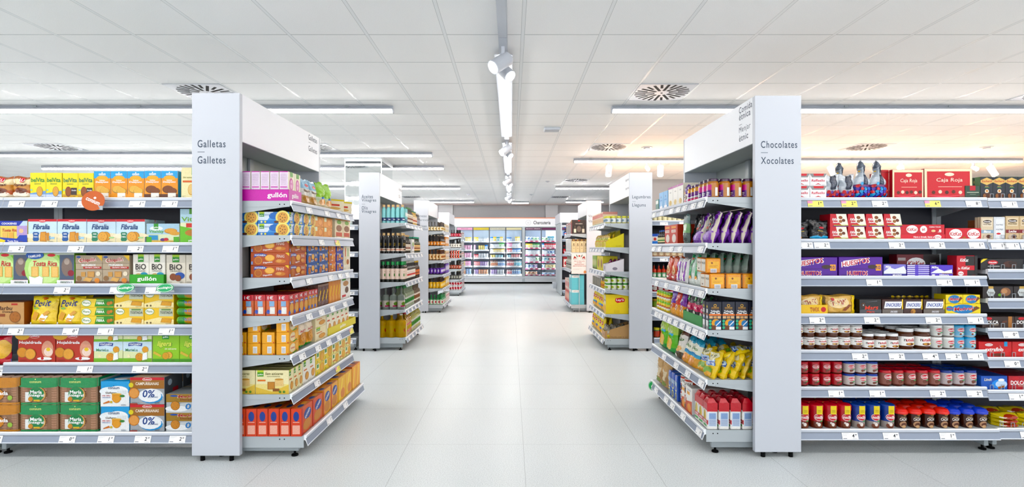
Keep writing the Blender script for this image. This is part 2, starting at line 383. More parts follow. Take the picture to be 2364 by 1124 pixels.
# mirrored column
col = E('mirrored_column', (-2.685, 9.95, 0)); setp(col, 'square mirror-clad column rising to the ceiling behind the biscuit gondola', 'column', kind=None)
boxo('mirror_cladding', -.325, .325, -.45, .45, 0, CEIL-.075, MIRROR, col)
boxo('cap', -.34, .34, -.465, .465, CEIL-.075, CEIL, GREYM, col)
for sx in (-1, 1):
    boxo('corner_trim', sx*.329-.006, sx*.329+.006, -.458, -.444, 0, CEIL-.075, ALU, col)

# ------------------------------------------------------------- white end frames (portals) with signs
INK = '#434e5e'
SW = {'Galletas': .178, 'Galletes': .178, 'Chocolates': .235, 'Xocolates': .212, 'Aceites': .148, 'Vinagres': .19, 'Olis': .078, 'Legumbres': .238, 'Llegums': .176, 'Vinos': .14, 'Vins': .11, 'Cervezas': .2, 'Aperitivos': .24, 'Cerveses': .2, 'Aperitius': .22}
def sign(parent, items, axis, x, y, z, sc=1):
    """items: (text, dx, dz, h); axis 'front' lies in XZ facing -Y, 'right' faces +X, 'left' faces -X"""
    g = G()
    for t, dx, dz, h in items:
        if t == '-':
            w = .045*sc; v = [(0, -.0015), (w, -.0015), (w, .0015), (0, .0015)]; f = [(0,1,2,3)]; vs = [(dx+a, dz+b) for a, b in v]
        else:
            v, f, w = glyphs(t, False if 'M' in t else None, 1.16, 5); sx_ = h*min(1, SW.get(t, 1)/(w*h)) if axis == 'front' else h*min(1, .195/(w*h)); vs = [(dx+(a+w/2)*sx_, dz+b*h) for a, b in v]
        if axis == 'front': P = [(x+a, y, z+b) for a, b in vs]
        elif axis == 'right': P = [(x, y+a, z+b) for a, b in vs]
        else: P = [(x, y-a, z+b) for a, b in vs]
        g.add(P, f, INK)
    o = O('sign_lettering', g.mesh('sign_lettering', TAGM), parent); o['label'] = 'grey printed aisle sign text'
def frame(xi, xo, y0, y1, label, front, side, H=2.345, zh=2.04):
    """xi inner face towards the aisle, xo outer; the frame spans y0..y1"""
    s = 1 if xi > xo else -1      # +1: faces +x (left of the aisle)
    a, b = min(xi, xo), max(xi, xo)
    t = E('gondola_end_frame', ((a+b)/2, y0, 0)); setp(t, label, 'shelf end frame', 'white end frames along the main aisle')
    def bx(nm, x0, x1, ya, yb, z0, z1, m, ch=.002):
        return boxo(nm, x0-(a+b)/2, x1-(a+b)/2, ya-y0, yb-y0, z0, z1, m, t, ch)
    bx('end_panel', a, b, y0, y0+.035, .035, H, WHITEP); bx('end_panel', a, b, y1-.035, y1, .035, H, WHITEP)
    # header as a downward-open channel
    hx = bx('header', (b-.012 if s > 0 else a), (b if s > 0 else a+.012), y0+.035, y1-.035, zh, H, HEADLIT)
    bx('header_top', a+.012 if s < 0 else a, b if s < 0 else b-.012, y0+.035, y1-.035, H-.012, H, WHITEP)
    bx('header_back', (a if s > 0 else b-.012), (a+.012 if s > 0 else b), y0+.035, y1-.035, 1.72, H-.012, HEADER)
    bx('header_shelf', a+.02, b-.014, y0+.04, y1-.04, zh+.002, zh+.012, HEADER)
    xm = a+.016 if s > 0 else b-.016
    bx('upright', min(xm, xm+s*.02), max(xm, xm+s*.02), (y0+y1)/2-.03, (y0+y1)/2+.03, .12, zh, GREYM)
    for fx in (a+.06, b-.06):
        for fy in (y0+.018, y1-.018):
            g = G(); g.tube((fx-(a+b)/2, fy-y0, 0), (fx-(a+b)/2, fy-y0, .036), .014, '#555', 10); O('levelling_foot', g.mesh('levelling_foot', BLACK), t)
    if front: sign(t, front, 'front', a+.038-(a+b)/2, -.0008, 0)
    if side:
        if s > 0: sign(t, side, 'right', b+.0008-(a+b)/2, (y1-y0)-.26, 0)
        else: sign(t, side, 'left', a-.0008-(a+b)/2, .235, 0)
    return t
XL, XLo, XR, XRo = -1.728, -2.033, 1.58, 1.88
def two(a, b, z1=2.02, dz=.1, h=.045):
    return [(a, 0, z1, h), ('-', 0, z1-dz*.5, 0), (b, 0, z1-dz, h)]
frame(XL, XLo, 3.33, 4.74, 'nearest tall white end frame on the left, signed for biscuits', [('Galletas', 0, 2.021, .047), ('-', 0, 1.968, 0), ('Galletes', 0, 1.918, .047)],
      [('Galletas', -.02, 2.305, .045), ('-', -.02, 2.26, 0), ('Galletes', -.02, 2.21, .045)])
frame(XR, XRo, 3.39, 4.80, 'nearest tall white end frame on the right, signed for chocolates', [('Chocolates', 0, 2.028, .045), ('-', 0, 1.975, 0), ('Xocolates', 0, 1.924, .045)],
      [('Comida', 0, 2.305, .042), ('étnica', 0, 2.258, .042), ('-', 0, 2.205, 0), ('Menjar', 0, 2.165, .05), ('ètnic', 0, 2.112, .042)])
frame(XL, -2.0, 6.87, 8.28, 'second white end frame on the left, signed for oils and vinegars', [('Aceites', 0, 2.03, .05), ('Vinagres', 0, 1.978, .052), ('-', 0, 1.93, 0), ('Olis', 0, 1.882, .045), ('Vinagres', 0, 1.83, .052)],
      [('Aceites', .02, 2.262, .05), ('-', .02, 2.205, 0), ('Olis', .02, 2.15, .05)])
frame(1.553, 1.853, 6.87, 8.28, 'second white end frame on the right, signed for legumes', [('Legumbres', 0, 2.02, .055), ('-', 0, 1.965, 0), ('Llegums', 0, 1.913, .055)],
      [('Aperitivos', 0, 2.262, .05), ('-', 0, 2.205, 0), ('Aperitius', 0, 2.15, .05)])
frame(XL, -2.03, 10.9, 12.35, 'third white end frame on the left, behind the oil gondola', [('Cervezas', .03, 2.02, .05), ('Aperitivos', .03, 1.93, .055), ('-', .03, 1.87, 0), ('Cerveses', .03, 1.81, .05), ('Aperitius', .03, 1.74, .055)], None)
frame(1.58, 1.885, 10.95, 12.4, 'third white end frame on the right, behind the snack gondola', [('Vinos', 0, 2.02, .055), ('-', 0, 1.965, 0), ('Vins', 0, 1.913, .055)], None)
frame(-1.74, -2.04, 14.7, 16.1, 'farthest white end frame on the left, by the beer shelves', None, None)
# ------------------------------------------------------------- packages
class P:
    def __init__(s, kind, me, w, h, d, cat, parts=()): s.kind, s.me, s.w, s.h, s.d, s.cat, s.parts = kind, me, w, h, d, cat, parts
def put(p, loc, rz, label, group=None, tx=0, ty=0):
    o = O(p.kind, p.me, None, loc, (tx, ty, rz)); setp(o, label, p.cat, group)
    for n, m, lb in p.parts:
        c = O(n, m, o)
        if lb: c['label'] = lb
    return o
def mpf(w, h, d): return lambda u, v, k: ((u-.5)*w, -k, v*h)
def mpr(w, h, d): return lambda u, v, k: (w/2+k, u*d, v*h)
def mpl(w, h, d): return lambda u, v, k: (-w/2-k, (1-u)*d, v*h)
def mpt(w, h, d): return lambda u, v, k: ((u-.5)*w, v*d, h+k)
def carton(kind, w, h, d, col, front=(), side=(), top=(), sc=None, tc=None, mat=None, cat='biscuit box', ch=.0018, parts=()):
    g = G(); g.box(-w/2, w/2, 0, d, 0, h, col, ch=ch, cols={'left': sc or col, 'right': sc or col, 'top': tc or sc or col})
    if front:      # small-print lines and a pictogram row that most cartons carry
        rr = random.Random(len(kind)*7+int(w*1e4)+int(h*1e4)); ink = darker(col if isinstance(col, str) else '#888888', .55); fine = []
        for q in range(3): fine.append(('r', .05, .035+.022*q, .05+rr.uniform(.12, .26), .043+.022*q, ink))
        for q in range(3): fine.append(('r', .72, .035+.022*q, .72+rr.uniform(.1, .22), .043+.022*q, ink))
        front = fine[:3]+list(front)+fine[3:]
    art(g, mpf(w, h, d), w, h, front)
    if side: art(g, mpr(w, h, d), d, h, side); art(g, mpl(w, h, d), d, h, side)
    if top: art(g, mpt(w, h, d), w, d, top)
    return P(kind, g.mesh(kind, mat or CARD), w, h, d, cat, parts)
def bag(kind, w, h, d, bands, items=(), cat='biscuit bag', seed=0, top=.55, wr=.004, mat=None, seal=.04, parts=(), neck=None):
    """upright pillow bag; bands: [(v, colour)] from the bottom up; top: how much the top narrows in depth"""
    rnd = random.Random(seed); ph = [rnd.uniform(0, 6.3) for _ in range(8)]; nx, nz = 12, 16
    def half(v):
        v = min(1., max(0., v))
        b = min(1, (v/.12)**.5) if v < .12 else 1
        t = 1 if v < .5 else max(.02, max(0, math.cos((v-.5)/.5*math.pi/2))**top)
        return b*t
    def wid(v):
        if neck: return neck(v)
        return 1-.05*math.sin(v*math.pi)
    def pt(u, v, side, k):
        e = max(0, 1-abs(2*u-1)**2.6)**.55; a = d/2*half(v)*e
        n = wr*math.sin(ph[0]+u*9+v*4)*math.sin(ph[1]+v*15+u*6)+wr*.6*math.sin(ph[2]+u*23-v*17)*math.sin(ph[3]+v*27)
        if v > .8: n += wr*.9*math.sin(ph[4]+u*40)*(v-.8)*5
        y = d/2-side*(a+n*min(1, e*1.4))
        return ((u-.5)*w*wid(v)+wr*.5*math.sin(ph[5]+v*19), y-side*k if side > 0 else y+k, v*h+wr*1.2*math.sin(ph[6]+u*7)*v)
    g = G()
    def colr(v):
        c = bands[0][1]
        for a, b in bands:
            if v >= a: c = b
        return c
    for side in (1, -1):
        rows = [[pt(i/nx, j/nz, side, 0) for i in range(nx+1)] for j in range(nz+1)]
        for j in range(nz):
            vs = rows[j]+rows[j+1]; fs = [(i, i+1, nx+2+i, nx+1+i) if side > 0 else (i+1, i, nx+1+i, nx+2+i) for i in range(nx)]
            g.add(vs, fs, colr((j+.5)/nz), 0, True)
    art(g, lambda u, v, k: pt(u, v, 1, k+.0022), w, h, items, 0, 2, .0004)
    return P(kind, g.mesh(kind, mat or FILM), w, h, d, cat, parts)
def lathe(g, prof, R, seg=20, mi=0, sq=0, smooth=True):
    """prof [(z, r, colour of the band above)]; axis at (0,R)"""
    def rr(a, r):
        if not sq: return r
        c, s = abs(math.cos(a)), abs(math.sin(a)); return r/((c**sq+s**sq)**(1/sq))
    for (z0, r0, c0), (z1, r1, _) in zip(prof, prof[1:]):
        vs = []
        for z, r in ((z0, r0), (z1, r1)):
            for i in range(seg):
                a = 2*math.pi*(i+.5)/seg; q = rr(a, r); vs.append((math.sin(a)*q, R-math.cos(a)*q, z))
        g.add(vs, [((i+1)%seg, i, seg+i, seg+(i+1)%seg) for i in range(seg)], c0, mi, smooth)
    for (z, r, c), rev in ((prof[0], True), (prof[-1], False)):
        vs = [(math.sin(2*math.pi*(i+.5)/seg)*rr(2*math.pi*(i+.5)/seg, r), R-math.cos(2*math.pi*(i+.5)/seg)*rr(2*math.pi*(i+.5)/seg, r), z) for i in range(seg)]
        g.add(vs, [tuple(range(seg)) if not rev else tuple(range(seg))[::-1]], c if rev else prof[-2][2], mi)
def mpc(R, z0, z1, r, ha): return lambda u, v, k: (math.sin((u-.5)*2*ha)*(r+k+.0004), R-math.cos((u-.5)*2*ha)*(r+k+.0004), z0+v*(z1-z0))
def jar(kind, R, h, body, lidc, lidh=.18, label=None, items=(), cat='jar', sq=0, mat=None, lidr=.93, shoulder=.1, ha=1.15, lidname='lid', seg=20, baser=.9, lz=None, back=True):
    """straight jar with a screw lid; label=(v0,v1,colour)"""
    g = G(); zl = h*(1-lidh)
    lathe(g, [(0, R*baser*.94, body), (h*.03, R*baser, body), (h*.16, R, body), (zl-h*shoulder, R, body), (zl-h*.02, R*.86, body), (zl, R*.86, body)], R, seg, 0, sq)
    if label:
        z0, z1 = label[0]*h, label[1]*h
        lathe(g, [(z0, R+.0003, label[2]), (z1, R+.0003, label[2])], R, seg, 0, sq)
        art(g, mpc(R, z0, z1, R+.0006, ha), 2*ha*R, z1-z0, items, 0, 1)
    elif items: art(g, mpc(R, 0, h, R+.0004, ha), 2*ha*R, h, items, 0, 1)
    l = G(); lathe(l, [(zl-.001, R*lidr, lidc), (h-.003, R*lidr, lidc), (h, R*lidr*.95, lidc)], R, seg, 0, sq)
    return P(kind, g.mesh(kind, mat or GLOSS), 2*R, h, 2*R, cat, [(lidname, l.mesh(lidname, GLOSS), None)])
def bottle(kind, R, h, body, capc, label=(.2, .5, '#eee'), items=(), neck=.3, nr=.34, cat='bottle', sq=0, mat=None, caph=.09, ha=1.1, seg=14, capr=1.15, capn='cap', neckc=None, band=()):
    g = G(); zs = h*(1-neck); zc = h*(1-caph); nc = neckc or body
    lathe(g, [(0, R*.93, body), (h*.02, R, body), (zs-h*.12, R, body), (zs-h*.04, R*.86, body), (zs, R*nr*1.5, body), (zs+h*.05, R*nr, nc), (zc, R*nr*.95, nc)], R, seg, 0, sq)
    for z0, z1, c in ([label] if label else [])+list(band): lathe(g, [(z0*h, R+.0004, c), (z1*h, R+.0004, c)], R, seg, 0, sq)
    if label: art(g, mpc(R, label[0]*h, label[1]*h, R+.0007, ha), 2*ha*R, (label[1]-label[0])*h, items, 0, 1)
    l = G(); q = R*nr*capr; lathe(l, [(zc-.001, q, capc), (h, q*.97, capc)], R, 10)
    return P(kind, g.mesh(kind, mat or GLOSS), 2*R, h, 2*R, cat, [(capn, l.mesh(capn, GLOSS), None)])
def can(kind, R, h, col, items=(), cat='can', rim='#c9c9c9', ha=1.2, seg=18, band=()):
    g = G(); lathe(g, [(0, R*.93, rim), (h*.04, R, col), (h*.95, R, rim), (h, R*.94, rim)], R, seg)
    for z0, z1, c in band: lathe(g, [(z0*h, R+.0004, c), (z1*h, R+.0004, c)], R, seg)
    art(g, mpc(R, 0, h, R+.0006, ha), 2*ha*R, h, items, 0, 1)
    l = G(); lathe(l, [(h-.002, R*.86, '#b8b8b8'), (h-.0015, R*.86, '#b8b8b8')], R, seg)
    return P(kind, g.mesh(kind, GLOSS), 2*R, h, 2*R, cat, [('end', l.mesh('end', GLOSS), None)])
def tray(kind, w, h, d, col, front=(), side=(), inner=None, back=None, t=.003, cat='display tray', cut=0):
    """open-topped shelf tray; back: height of the rear wall; cut: the side walls slope from rear to front"""
    g = G(); inn = inner or col; hb = back or h
    g.box(-w/2, w/2, 0, t, 0, h, col); g.box(-w/2, w/2, d-t, d, 0, hb, col); g.box(-w/2, w/2, 0, d, 0, .002, inn)
    for s in (-1, 1):
        x = s*(w/2-t/2); P0 = [(x-t/2, 0, 0), (x-t/2, d, 0), (x-t/2, d, hb), (x-t/2, 0, h)]; P1 = [(a+t, b, c) for a, b, c in P0]
        g.add(P0+P1, [(3,2,1,0), (4,5,6,7), (0,1,5,4), (1,2,6,5), (2,3,7,6), (3,0,4,7)], col)
    art(g, mpf(w, h, d), w, h, front)
    if side: art(g, mpr(w, h, d), d, h, side); art(g, mpl(w, h, d), d, h, side)
    return P(kind, g.mesh(kind, CARD), w, h, d, cat)
# ------------------------------------------------------------- shelving
ORD = ['first', 'second', 'third', 'fourth', 'fifth', 'sixth', 'seventh', 'eighth', 'ninth', 'tenth']+['%dth' % i for i in range(11, 80)]
_tk = {}
def ticket(pr, col='#f6f7f9', w=.105):
    k = (pr, col, w)
    if k not in _tk:
        g = G(); h = .044; T = 1
        P0 = [(-w/2, 0, -h), (w/2, 0, -h), (w/2, 0, 0), (-w/2, 0, 0)]
        g.add(P0+[(a, .001, c) for a, b, c in P0], [(0,1,2,3), (7,6,5,4), (0,4,5,1), (1,5,6,2), (2,6,7,3), (3,7,4,0)], col)
        m = lambda u, v, kk: ((u-.5)*w, -kk, (v-1)*h)
        it = [('r', .05, .84, .45, .88, '#b9bcc2'), ('r', .05, .70, .32, .73, '#c5c8cc'), ('r', .05, .56, .30, .59, '#c5c8cc'), ('r', .05, .12, .28, .22, '#777c85'),
              ('t', pr[0], .70, .56, .5, '#2c2f36', {'b': True, 'sh': .12}), ('t', pr[1], .86, .70, .2, '#2c2f36', {'b': True, 'sh': .12}), ('r', .62, .12, .92, .16, '#9da1a8')]
        if col != '#f6f7f9': it = [('r', 0, .55, .32, 1, '#f29fc0')]+it
        art(g, m, w, h, it); _tk[k] = g.mesh('price_ticket', TAGM)
    return _tk[k]
RAIL = [(0, .004), (-.014, .006), (-.02, 0), (-.019, -.014), (-.014, -.018), (-.0165, -.024), (-.027, -.058), (-.031, -.062), (-.028, -.066), (-.012, -.028), (0, -.028)]
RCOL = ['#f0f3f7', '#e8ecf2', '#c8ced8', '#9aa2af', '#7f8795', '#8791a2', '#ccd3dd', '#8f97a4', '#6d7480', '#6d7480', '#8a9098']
class Unit:
    """a run of shelves; local x along the front (left to right), y inwards"""
    def __init__(s, name, label, group, origin, rz, W, D, levels, key, base=.0, near='left', tickets=None, ends='lr', wtop=0, scale=1, legs=True, back=DARKB, backh=None, cat='shelving', rows=None, tray=True):
        s.o = origin; s.rz = rz; s.W = W; s.D = D; s.lv = levels; s.key = key; s.near = near; s.base = base
        s.c, s.s_ = math.cos(rz), math.sin(rz)
        t = E(name, (origin[0], origin[1], 0), rz); setp(t, label, cat, group); s.t = t
        bh = backh or levels[0]+.1
        boxo('back_panel', .005, W-.005, D+.004, D+.02, .1, bh, back, t)
        for x in (0, W-.03): boxo('upright', x, x+.03, D-.006, D+.003, .03, bh, GREYM, t)
        for i, h in enumerate(levels):
            bot = i == len(levels)-1; y0 = -base if bot else 0
            g = G(); g.box(.002, W-.002, y0, D, h-.028, h, '#9da5ab'); sh = O('shelf', g.mesh('shelf', GREYM), t)
            g = G(); g.extr([(y0+a, h+b) for a, b in RAIL], .001, W-.001, RCOL, 0); O('price_rail', g.mesh('price_rail', RAILM), sh)
            for side, x in (('l', 0), ('r', W)):
                if side not in ends: continue
                a, b = (x-.003, x+.002) if side == 'l' else (x-.002, x+.003); g = G()
                if bot: g.box(a, b, y0-.002, D, h-.075, h+.002, '#9da5ab')
                else:
                    pr = [(-.004, h+.003), (D, h+.003), (D, h-.105), (D-.1, h-.09), (.03, h-.038), (-.004, h-.034)]; g.extr(pr, a, b, '#a8b0b5')
                    g.box(a-.003 if side == 'l' else b, a if side == 'l' else b+.003, .045, D, h-.036, h-.03, '#7d858a')
                br = O('end_bracket', g.mesh('end_bracket', GREYM), sh)
                for yy in (.03, .06): 
                    g = G(); xx = a-.001 if side == 'l' else b+.001; g.tube((xx, yy, h-.02), (xx+(.001 if side == 'l' else -.001), yy, h-.02), .004, '#222', 8); O('bolt_hole', g.mesh('bolt_hole', BLACK), sh)
            if tickets and tickets[i]:
                for u, pr in tickets[i]:
                    cc = '#f6f7f9'
                    if pr.endswith('*'): pr = pr[:-1]; cc = '#f3e98a'
                    pr = pr if isinstance(pr, tuple) else (pr[0], pr[1:] or random.choice(['05', '20', '35', '49', '65', '80', '95', '99']))
                    wv = .1 if W > 0 else .06
                    O('price_ticket', ticket((pr[0], pr[1]), cc), sh, (u, y0-.0175, h-.018), (-.3, 0, 0))
        h = levels[-1]
        for x in ((0.02, W-.05) if legs else ()):
            g = G(); g.box(x, x+.03, -base+.05 if False else .04-base, D, .035, h-.03, '#8b9499', ch=.002)
            lg = O('base_leg', g.mesh('base_leg', BASEM), t)
            for yy in (.07-base, D-.05):
                g = G(); g.tube((x+.015, yy, .001), (x+.015, yy, .01), .022, '#555', 12); g.tube((x+.015, yy, .01), (x+.015, yy, .036), .008, '#777', 8); O('levelling_foot', g.mesh('levelling_foot', BLACK), lg)
    def w(s, u, d, z): return (s.o[0]+u*s.c-d*s.s_, s.o[1]+u*s.s_+d*s.c, z)
    def run(s, i, p, a, pitch, n, rows=1, rp=None, tiers=1, d0=.008, z0=.0, desc='', grp=None, tx=0, ty=0, yaw=0, yj=.012, skip=(), where='', th=None, off=0):
        """a: centre of the first item, measured from the left (facing bays) or from the near end (end bays)"""
        bot = i == len(s.lv)-1; z = s.lv[i]+.0004+z0; tot = len(s.lv)
        sh = 'top' if i == 0 else 'lowest' if i == tot-1 else ORD[i]
        rp = rp or p.d+.004; rl = ['front', 'second', 'third', 'fourth', 'fifth', 'sixth', 'seventh', 'eighth']
        tn = {1: [''], 2: ['lower', 'upper'], 3: ['bottom', 'middle', 'upper'], 4: ['bottom', 'second', 'third', 'upper']}[tiers]
        along = 'from left' if s.near == 'none' else 'from near end'
        for k in range(n):
            nr = rows(k) if callable(rows) else rows
            for r in range(nr):
                for t in range(tiers):
                    if (k, r, t) in skip or (k, t) in skip: continue
                    q = a+k*pitch; u = q if s.near != 'right' else s.W-q
                    dd = d0+r*rp-(s.base if bot else 0)
                    pos = []
                    if n > 1 or off: pos.append('%s %s' % (ORD[k+off], along))
                    m = ' '.join(x for x in (tn[t], (rl[r]+' row') if (callable(rows) or rows > 1) else '') if x)
                    if m: pos.append(m)
                    lab = ', '.join([desc]+pos+['%s %s shelf%s' % (sh, s.key, where)])
                    if p.kind.rsplit('_', 1)[-1] in ('jar', 'bottle', 'can', 'tub') and s.near != 'none' and not yaw:
                        yy = -.65 if s.near == 'left' else .65; R_ = p.w/2; lo = s.w(u+R_*math.sin(yy), dd+R_-R_*math.cos(yy), z+t*(th or p.h+.0005)); put(p, lo, s.rz+yy, lab, grp or desc+' on the '+sh+' '+s.key+' shelf'); continue
                    put(p, s.w(u, dd, z+t*(th or p.h+.0005)), s.rz+yaw+random.uniform(-yj, yj), lab, grp or desc+' on the '+sh+' '+s.key+' shelf', tx, ty)
# ------------------------------------------------------------- shelving units of the first aisle
BD = 'bays facing the front aisle'; ED = 'end bays facing the main aisle'
def tk(s, conv):
    return [[(conv(x), d) for x, d in row] for row in s]
LA = [1.688, 1.39, 1.116, .844, .593, .162]
ax = lambda px, sc=3.49: (px-1180)*sc/1208+3.37
tA = [[(36,'1'),(112,'1'),(196,'1'),(315,'1'),(390,'1')], [(36,'2'),(173,'2'),(311,'2'),(392,'1')], [(141,'2'),(270,'1'),(352,'1')],
      [(34,'2'),(161,'0'),(242,'1'),(383,'1')], [(194,'1'),(322,'2')], [(15,'0'),(180,'0'),(267,'1'),(350,'2'),(428,'2')]]
A = Unit('shelving_bay', 'grey shelving bay of biscuit boxes left of the biscuit end panel', BD, (-3.37, 3.49), 0, 1.33, .41, LA, 'biscuit bay', base=.09, near='none', tickets=[[(ax(x, 3.46), d) for x, d in r] for r in tA], ends='')
A2 = Unit('shelving_bay', 'grey shelving bay at the far left edge of the picture', BD, (-4.702, 3.49), 0, 1.33, .41, [1.688, 1.39, 1.116, .844, .57, .162], 'left edge bay', base=.09, near='none', tickets=[[], [], [], [], [(1.28, '2')], []], ends='')
LC = [1.694, 1.414, 1.164, .909, .665, .415, .161]
cx = lambda px, sc=3.55: (px-1180)*sc/1208-1.885
tC = [[(1884,'1*'),(1962,'2*'),(2033,'2'),(2155,'6*'),(2250,'8')], [(1860,'2'),(1899,'2'),(2072,'2'),(2165,'2'),(2257,'1')], [(2020,'1'),(2182,'1'),(2246,'1')], [(1888,'2'),(2015,'2'),(2157,'2'),(2254,'1')],
      [(1987,'2'),(2072,'2'),(2150,'4'),(2203,'2'),(2254,'1')], [(1932,'1'),(2027,'1'),(2167,'2'),(2252,'2')], [(1964,'4'),(2059,'4'),(2190,'1'),(2286,'1')]]
Cc = Unit('shelving_bay', 'grey shelving bay of spreads and chocolate right of the chocolate end panel', BD, (1.885, 3.55), 0, 1.328, .41, LC, 'chocolate bay', base=.09, near='none', tickets=[[(cx(x, 3.52 if i < 6 else 3.43)+.0, d) for x, d in r if cx(x, 3.52) < 1.3] for i, r in enumerate(tC)], ends='r')
LD = [1.69, 1.41, 1.21, 1.013, .812, .615, .394, .16]
dx = lambda px, sc=3.55: (px-1180)*sc/1208-3.218
Dd = Unit('shelving_bay', 'grey shelving bay of chocolate bars at the right edge of the picture', BD, (3.218, 3.55), 0, 1.33, .41, LD, 'chocolate bar bay', base=.07, near='none', tickets=[[(.14,'1')], [(.07,'1'),(.155,'1'),(.27,'1')], [(.3,'1')], [], [(.15,'0')], [(.16,'0')], [(.19,'1')], [(.2,'1')]], ends='')
LB = [1.66, 1.437, 1.162, .914, .66, .406, .14]
by = lambda px, X=1.438: X*1208/(1180-px)-3.39
tB = [[(706,'1'),(748,'2'),(775,'1'),(795,'1')], [(735,'1'),(772,'1*'),(806,'1')], [(706,'1'),(757,'1'),(779,'1'),(795,'1')], [(706,'1'),(735,'1'),(761,'1'),(790,'1')],
      [(690,'2'),(727,'2'),(752,'1'),(776,'2'),(805,'1*')], [(725,'2'),(773,'1*'),(808,'1')], [(752,'1'),(790,'1'),(831,'1')]]
B = Unit('end_shelving', 'biscuit shelves facing the main aisle inside the nearest left frame', ED, (-1.438, 3.39), math.pi/2, 1.315, .5, LB, 'biscuit endcap', base=.093, near='left', backh=1.64,
         tickets=[[(by(x, 1.44 if i < 6 else 1.35), d) for x, d in r if by(x, 1.44 if i < 6 else 1.35) < 1.25] for i, r in enumerate(tB)])
LE = [1.69, 1.387, 1.087, .813, .485, .156]
ey = lambda px, X=1.30: X*1208/(px-1180)-3.45
tE = [[1620, 1603, 1583, 1568, 1552, 1530, 1512], [1620, 1572, 1552, 1525, 1511], [1621, 1598, 1566, 1540, 1518], [1622, 1607, 1592, 1577, 1562, 1548, 1537, 1526, 1517], [1621, 1590, 1563, 1535], [1620, 1583, 1558, 1543, 1520]]
EE = Unit('end_shelving', 'world food shelves facing the main aisle inside the nearest right frame', ED, (1.30, 4.765), -math.pi/2, 1.315, .5, LE, 'world endcap', base=.012, near='right', backh=1.66,
         tickets=[[(1.315-max(.06, ey(x, 1.285)), random.choice('1122')) for x in r if ey(x, 1.285) < 1.26] for r in tE])
def sx(u, px0, px1, sc=3.49): return ((px0+px1)/2-1180)*sc/1208-u.o[0], (px1-px0)*sc/1208
def face(u, i, kind, px0, px1, h, d, col, front, desc, n=1, side=(), rows=1, tiers=1, bot=False, top=(), tc=None, sc_=None, cat='biscuit box', gap=.985, z0=0, mat=None, dd=.008, grp=None, ch=.0018, th=None, off=0, tx=0, where='', mk=None):
    """n cartons that together span px0..px1 of the bay's front"""
    scn = (u.o[1]-(u.base if bot else 0)); w = (px1-px0)*scn/1208/n; a = (px0-1180)*scn/1208-u.o[0]+w/2
    p = mk(kind, w*gap, h, d) if mk else carton(kind, w*gap, h, d, col, front, side, top, sc_, tc, mat, cat, ch)
    u.run(i, p, a, w, n, rows=rows, tiers=tiers, desc=desc, z0=z0, d0=dd, grp=grp, th=th, off=off, tx=tx, where=where); return p
W_ = '#ffffff'
# ---- biscuit bay, top shelf
face(A, 0, 'biscuit_bag', -28, 66, .15, .07, 0, 0, 'brown cocoa wafer biscuit bag', 2, mk=lambda k, w, h, d: bag(k, w, h, d, [(0, '#e9d9bd'), (.18, '#b9603a'), (.38, '#c99258'), (.6, '#e8d6ac'), (.9, '#a8643c')],
     [('e', .5, .2, .45, .12, '#f0e7d8'), ('e', .56, .36, .28, .13, '#7a3a1e'), ('e', .56, .33, .22, .09, '#5d2c18'), ('t', 'Yayitas', .48, .6, .16, '#5a2a18', {'w': .72, 'sh': .2, 'rot': .08}), ('r', .45, .74, .68, .95, '#cc2a33'), ('t', 'LU', .565, .845, .14, W_)], seed=3))
belv = lambda ck, sq: [('r', 0, 0, 1, .16, '#c9d3e6' if not sq else '#caa04c'), ('p', [(0, .16), (1, .16), (1, .3), (0, .2)], '#7ba0d0' if not sq else '#e9d25a'), ('t', 'belVita', .5, .72, .17, '#2c8a45' if not sq else '#2b7a58', {'w': .86}), ('t', 'BREAKFAST', .5, .565, .035, '#3b6a48', {'w': .42}),
     ('e', .62 if not sq else .38, .27, .2, .2, darker(ck, .75)), ('e', .62 if not sq else .38, .28, .17, .18, ck), ('e', .1, .33, .07, .03, '#79c7c0')]
face(A, 0, 'biscuit_box', 66.5, 140.5, .172, .07, '#f0de3c', belv('#d9a860', 0), 'yellow oat breakfast biscuit box', 2, rows=2)
face(A, 0, 'biscuit_box', 142, 214, .17, .07, '#f0dc34', belv('#8e4f2a', 1)+[('r', .56, .14, .93, .42, '#3a2c2a'), ('t', 'Chocolate', .745, .32, .05, W_, {'w': .3}), ('p', [(.55, 0), (1, 0), (1, .12)], '#e8c23a')], 'yellow chocolate breakfast biscuit box', 2, rows=2)
des = lambda c1, c2: [('r', 0, .74, 1, 1, '#35a3dd'), ('e', .5, .62, .47, .17, '#f09a3c'), ('e', .5, .74, .35, .1, '#f7b765'), ('t', 'consum', .5, .885, .07, W_, {'w': .42}), ('c', .5, .945, .022, W_), ('t', 'Galletas', .5, .665, .05, W_, {'w': .34, 'sh': .2}), ('t', 'Desayuno', .5, .595, .085, W_, {'w': .76, 'sh': .15}),
     ('r', 0, 0, 1, .16, c2), ('e', .42, .33, .34, .14, darker(c1, .72)), ('e', .42, .345, .31, .125, c1), ('e', .66, .27, .3, .12, darker(c1, .8)), ('e', .66, .285, .27, .105, c1), ('r', .42, .05, .9, .2, '#f3efe6')]
face(A, 0, 'biscuit_box', 214.5, 331, .182, .075, '#ef9f45', des('#e0b568', '#e89a3a'), 'orange and blue breakfast box', 3, rows=2, tc='#2f9ad6', sc_='#4aa5d0')
face(A, 0, 'biscuit_box', 331, 409, .184, .075, '#ef9f45', des('#7a4628', '#5b3320'), 'orange-blue chocolate breakfast box', 2, rows=2, tc='#2f9ad6', sc_='#4aa5d0')
